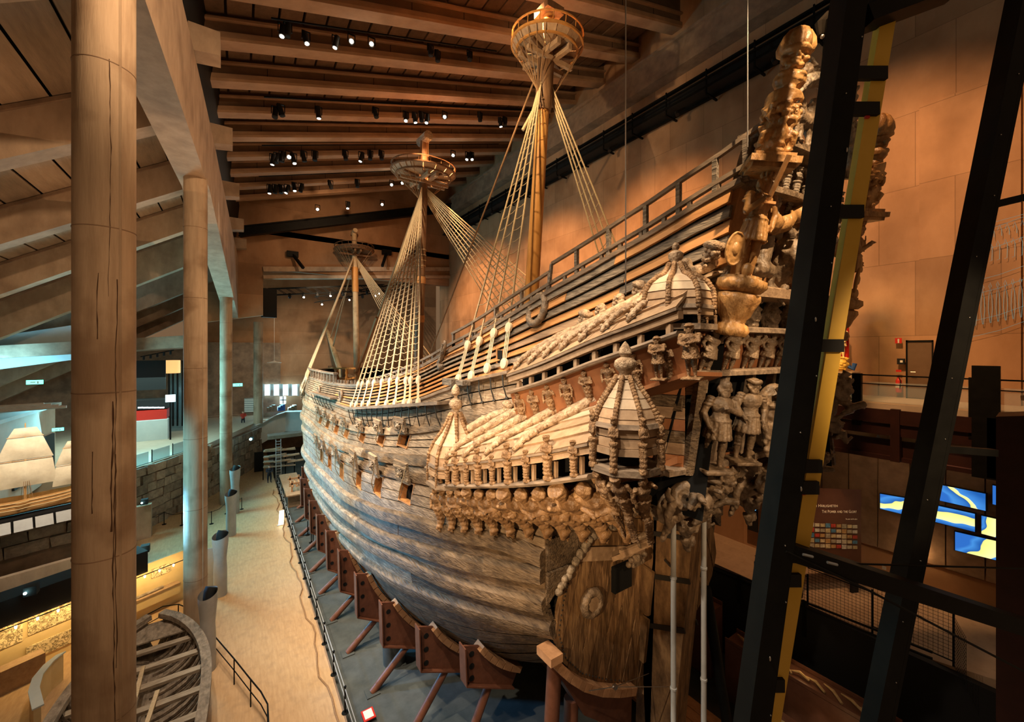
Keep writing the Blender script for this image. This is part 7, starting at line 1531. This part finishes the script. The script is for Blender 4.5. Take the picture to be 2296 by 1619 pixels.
for i, (x, z, y0, y1) in enumerate(((15.9, 1.9, 3.4, 8.2), (14.5, .9, 2.5, 6.6), (16.3, 2.4, 9.0, 14.0))):
    e = empty('showcase', (x, (y0 + y1) / 2, -.35), ['long dark showcase with glowing old timbers inside, upper one', 'long dark showcase with glowing old timbers inside, lower one', 'long dark showcase beyond the rudder'][i], 'showcase')
    m = MB(); m.box((x, (y0 + y1) / 2, (z - .35) / 2), (.9, y1 - y0, z + .35 - .05)); m.build('case', 'case_wood', e)
    for s in (-.43, .43): m = MB(); m.bar((x + s, y0, z + .05), (x + s, y1, z + .05), .05, .12); m.build('edge', 'case_wood', e)
    for k in range(9): yy = y0 + .3 + k * (y1 - y0 - .6) / 9; m = MB(); m.tube([V3((x - .2 + .1 * math.sin(k * 2), yy, z + .06)), V3((x + .05 * math.cos(k), yy + .3, z + .12)), V3((x + .2 * math.sin(k), yy + .62, z + .05))], [.04, .05, .02], 6); m.build('timber', 'bone', e)
    point('case_light', (x, (y0 + y1) / 2, z + .5), 5, (1, .6, .25), .1)
# plank gangway behind the rudder
e = empty('gangway', (13.8, 8, -.2), 'reddish plank gangway on the dock floor beyond the rudder', 'gangway')
for k in range(4): m = MB(); m.box((12.4 + k * .45, 9.0, .05), (.42, 9, .12)); m.build('plank', 'wedge_wood', e)
m = MB(); m.lathe([(.6, 0), (.65, .1), (.65, .9), (.6, .95)], V3((12.6, 5.2, -.35)), n=20); tag(m.build('drum', 'steel', smooth=True), 'round metal drum by the gangway under the stern', 'drum')
m = MB(); m.tube([(12.4, 7.2, 5.4), (13.0, 6.6, -.3)], .16, 12); tag(m.build('stern_prop', 'black_steel', smooth=True), 'dark slanting prop behind the rudder', 'prop')
# near right: dark stair parapets
m = MB(); m.hexa([V3((13.2, -.9, 5.2)), V3((14.2, -.9, 5.2)), V3((14.2, 1.35, 5.2)), V3((13.2, 1.3, 5.2)), V3((13.2, -.9, 12.0)), V3((14.2, -.9, 12.0)), V3((14.2, 1.35, 11.6)), V3((13.2, 1.3, 11.6))]); sp_ = m.build('stair_parapet', 'dark_red'); tag(sp_, 'dark red stair parapet at the right edge', 'parapet')
m = MB(); m.bar((13.6, -.9, 12.1), (13.6, 1.0, 12.0), .14, .1); m.build('hand_rail', 'tan_plank', sp_)
m = MB(); m.box((19.75, 2.15, 10.7), (.1, .6, 3.6)); tag(m.build('railing_pier', 'black_steel'), 'upright black panel near the right edge', 'panel')
# --- the two leaning black lattice posts with yellow mast
def lean(pts_top, pts_bot, D, wd, dp, name, lb, ext=.15):
    a = atD(*pts_top, D); b = atD(*pts_bot, D); d = b - a; a2 = a - d * .5; b2 = b + d * ext; e = empty(name, b2, lb, 'post'); return e, a, b, a2, b2
R3 = V3(RV); F3 = V3(FV)
e, a, b, a2, b2 = lean((1908, 0), (1690, 1619), 5.0, 0, 0, 'leaning_post', 'thick black leaning steel post in front of the stern')
m = MB(); m.bar(a2 - R3 * .03, b2 - R3 * .03, .25, .3, F3); m.build('post', 'black_steel', e)
m = MB(); m.bar(a2 + R3 * .135 + F3 * .1, b2 + R3 * .135 + F3 * .1, .09, .3, F3); m.build('channel', 'black_steel', e)
for k in range(22): p = a2.lerp(b2, .02 + k * .046) - F3 * .155 + R3 * (.08 if k % 2 else -.02); m = MB(); m.ball(p, (.009, .009, .01) if k % 3 else (.012, .012, .03), 8, 5); m.build('bolt', 'steel', e)
for y0, x0, x1, y1, D in ((48, 1930, 2140, -30, 5.0),): m = MB(); m.bar(atD(x0, y0, D), atD(x1, y1, D), .2, .3, F3); m.build('brace', 'black_steel', e)
m = MB(); m.bar(atD(1735, 1222, 5.0), atD(2420, 1445, 5.6), .26, .2, (0, 0, 1)); m.build('cross_beam', 'black_steel', e)
for i in range(2): p = atD(1800 + i * 55, 1243 + i * 18, 4.86); m = MB(); m.tube([p, p + R3 * .12 + V3((0, 0, -.03))], .016, 6); m.build('turnbuckle', 'grey_metal', e)
m = MB(); m.tube([atD(1762, 1236, 4.85), atD(1950, 1325, 5.0), atD(2300, 1508, 5.2)], .016, 6); m.build('cable', 'black_steel', e); m = MB(); m.tube([atD(1760, 1260, 5.0), atD(2300, 1275, 5.6)], .012, 6); m.build('cable', 'black_steel', e)
e2, a, b, a2, b2 = lean((1992, 0), (1727, 1619), 5.15, 0, 0, 'yellow_mast', 'long flat yellow mast strapped to the leaning black post')
e2['category'] = 'mast'; m = MB(); m.bar(a2, b2, .19, .1, F3); m.build('blade', 'yellow', e2)
for x, y in ((1958, 165), (1940, 245), (1905, 475), (1860, 775), (1812, 1045), (1805, 1093), (1765, 1300), (1728, 1535)):
    p = atD(x, y, 5.08); m = MB(); m.bar(p - R3 * .26, p + R3 * .16, .06, .16, (0, 0, 1)); m.build('strap', 'black', e2)
for x, y in ((1944, 262), (1800, 1106)): p = atD(x, y, 5.09); m = MB(); m.box(p, (.05, .03, .04), -TH); m.build('red_mark', 'red', e2)
e, a, b, a2, b2 = lean((2288, 0), (1962, 1619), 6.0, 0, 0, 'leaning_post', 'slimmer black leaning steel post at the far right')
m = MB(); m.bar(a2, b2, .2, .25, F3); m.build('post', 'black_steel', e); m = MB(); m.bar(a2 + R3 * .13, b2 + R3 * .13, .05, .25, F3); m.build('channel', 'black_steel', e)
for k in range(20): p = a2.lerp(b2, .02 + k * .05) - F3 * .13 + R3 * (.05 if k % 2 else -.03); m = MB(); m.ball(p, .009, 8, 5); m.build('bolt', 'steel', e)
for (x0, y0, x1, y1) in ((2225, 460, 2330, 435), (2100, 1005, 2230, 1015)): m = MB(); m.bar(atD(x0, y0, 6.0), atD(x1, y1, 6.0), .1, .1, F3); m.build('brace', 'black_steel', e)
# mast seen behind, with curled top
e = empty('hook_mast', atD(1850, 260, 12), 'dark mast with a hooked top behind the stern', 'mast'); m = MB(); m.bar(atD(1835, 420, 12), atD(1868, 45, 12), .3, .25, F3); m.build('post', 'black_steel', e); m = MB(); m.tube([atD(1866, 48, 12), atD(1855, 42, 12), atD(1842, 55, 12), atD(1842, 80, 12)], [.2, .2, .18, .1], 10); m.build('hook', 'black_steel', e); m = MB(); m.ball(atD(1844, 82, 11.9), .06, 8, 6); m.build('lamp', 'steel', e)

# ================================================================== LAMPS UNDER THE ROOF
rows = [(20.4, 'nearest', [(633, 72, 1), (645, 70, 0), (686, 88, 1), (753, 97, 1), (788, 94, 2), (833, 100, 2), (965, 115, 0), (981, 128, 0), (1053, 128, 0)]),
        (27.0, 'second', [(617, 255, 0), (630, 250, 0), (714, 255, 1), (842, 255, 0), (910, 264, 1), (930, 266, 1), (945, 264, 0), (957, 268, 1), (997, 263, 2), (1076, 264, 0), (1122, 276, 1), (1132, 274, 0)]),
        (33.6, 'third', [(612, 360, 1), (621, 357, 0), (633, 354, 0), (648, 353, 2), (658, 358, 1), (681, 353, 0), (706, 352, 0), (774, 350, 0), (810, 354, 1), (830, 350, 0), (855, 350, 0), (1016, 349, 2), (1048, 352, 1), (1058, 352, 1)]),
        (39.8, 'fourth', [(605, 426, 1), (617, 426, 0), (630, 426, 0), (644, 426, 1), (660, 421, 1), (675, 423, 0), (741, 416, 0), (801, 413, 0), (878, 415, 2), (902, 411, 2)]),
        (43.6, 'fifth', [(712, 470, 2), (857, 459, 2), (780, 462, 1)])]
lens = {0: 'black', 1: 'lamp_white', 2: 'lamp_warm2'}
emat('lamp_warm2', (1.0, .80, .58), 120)
hb_ = MB(); hb_.tube([(0, 0, .3), (0, 0, -.2)], [.10, .115], 12); HM = hb_.mesh('housing', True); HM.materials.append(MATS['black'])
yk = MB(); yk.bar((-.14, 0, .3), (-.14, 0, -.02), .03, .05, (0, 1, 0)); yk.bar((.14, 0, .3), (.14, 0, -.02), .03, .05, (0, 1, 0)); yk.bar((-.15, 0, .3), (.15, 0, .3), .05, .03); YM = yk.mesh('yoke'); YM.materials.append(MATS['black_steel'])
LM = {}
for k in lens: q = MB(); q.lathe([(.075, 0), (.075, .015)], (0, 0, -.215), n=14); LM[k] = q.mesh('lens'); LM[k].materials.append(MATS[lens[k]])
for Y, nm, L in rows:
    a = atY(L[0][0] - 25, L[0][1] - 14, Y); b = atY(L[-1][0] + 60, L[-1][1] - 12, Y); X0, X1 = a.x, b.x
    if Y < 43: m = MB(); m.bar(V3((X0, Y, roofz(X0) + .45)), V3((X1, Y, roofz(X1) + .45)), .06, .06); tag(m.build('lighting_bar', 'black_steel'), 'thin black lighting bar under the roof, %s row from the viewer' % nm, 'lighting bar')
    for i, (x, y, on) in enumerate(L):
        p = atY(x, y, Y); s = 1.15 if Y < 25 else 1.35 if Y < 30 else 1.5
        lab = ORD[i] + {0: ' spotlight from the left, unlit, on the %s lighting bar', 1: ' spotlight from the left, lit white, on the %s lighting bar', 2: ' spotlight from the left, glaring, on the %s lighting bar'}[on] % nm
        e = empty('spotlight', p, lab, 'spotlight', 'spotlights on the %s lighting bar' % nm)
        tgt = p + V3((random.uniform(-3, 3), random.uniform(-3, 1), -9)) if on < 2 else V3((0, 0, CZ + 3)); d = (p - tgt).normalized(); M = frz(p, d, (1, 0, 0)) @ Matrix.Scale(s, 4)
        inst('housing', HM, e, M); inst('lens', LM[on], e, M); inst('yoke', YM, e, Matrix.Translation(p) @ Matrix.Scale(s, 4))
# catwalk along the right wall
e = empty('wall_catwalk', (22.4, 25, 28), 'long black steel catwalk with cables along the top of the right wall', 'catwalk')
for z, x, t in ((28.9, 22.2, .12), (28.0, 22.1, .1), (27.75, 22.9, .16), (29.3, 22.9, .1), (28.4, 22.0, .06)): m = MB(); m.bar((x, -1, z), (x, 48, z), t, t); m.build('rail', 'black_steel', e)
m = MB(); m.box((22.55, 23.5, 27.95), (.9, 50, .06)); m.build('deck', 'black', e)
m = MB(); m.box((22.95, 23.5, 28.5), (.5, 50, 1.0)); m.build('cable_tray', 'black', e)
for Y in np.arange(5, 47, 2.6): m = MB(); m.bar((22.1, Y, 29.0), (22.1, Y, 27.6), .07, .07, (0, 1, 0)); m.bar((22.1, Y, 27.6), (23.2, Y, 27.6), .1, .1); m.build('hanger', 'black_steel', e)
for Y in np.arange(9, 46, 5.2): m = MB(); m.bar((22.2, Y, 27.5), (21.4, Y, 27.0), .12, .12); m.tube([(21.4, Y, 27.0), (21.3, Y - .1, 26.75)], .12, 8); m.build('bracket_lamp', 'black', e)
m = MB(); m.box((XR - .45, 23, 31.2), (.9, 52, 1.6)); m.box((XR - 1.0, 23, 32.1), (.2, 52, .2)); o = m.build('trim_3', 'concrete_dark'); o['kind'] = 'structure'
# truss and loudspeakers in the far opening
def truss(p, q, lb):
    p = V3(p); q = V3(q); e = empty('lighting_truss', p, lb, 'truss'); o = [V3((0, -.35, .35)), V3((0, .35, .35)), V3((0, -.35, -.35)), V3((0, .35, -.35))]
    for k in o: m = MB(); m.bar(p + k, q + k, .09, .09); m.build('chord', 'black_steel', e)
    n = 14
    for i in range(n): a = p.lerp(q, i / n); b = p.lerp(q, (i + 1) / n); m = MB(); m.bar(a + o[0], b + o[2], .05, .05); m.bar(a + o[1], b + o[3], .05, .05); m.build('lattice', 'black_steel', e)
    for i in range(9): c = p.lerp(q, (i + .5) / 9) + V3((0, -.2, -.55)); m = MB(); m.tube([c + V3((0, 0, .25)), c + V3((0, -.15, -.2))], .16, 10); m.build('lamp', 'black', e); m = MB(); m.ball(c + V3((0, -.2, -.25)), .1, 8, 6); m.build('lens', 'lamp_white' if i % 2 == 0 else 'black', e)
truss(atY(600, 655, 52), atY(860, 645, 52), 'black lighting truss across the far opening, nearer one'); truss(atY(705, 672, 57), atY(960, 632, 55), 'black lighting truss in the far bay, slanting one')
e = empty('speaker_stack', atY(603, 700, 50.2), 'hanging column of black loudspeakers in the far opening', 'loudspeaker')
for i in range(8): p = atY(603, 652 + i * 8, 50.2); m = MB(); m.box(p, (1.3, .7, .38), .3); m.build('speaker', 'black', e)
for x0, y0, x1, y1, lb in ((656, 570, 680, 601, 'dark bracket arm on the end wall, left of the foremast'), (867, 566, 857, 597, 'dark bracket arm on the end wall, right of the foremast')):
    m = MB(); p = atY(x0, y0, YE - .3); q = atY(x1, y1, YE - 1.6); m.bar(p, q, .25, .25); m.box(p, (1.1, .4, .6)); tag(m.build('wall_bracket', 'black_steel'), lb, 'bracket')
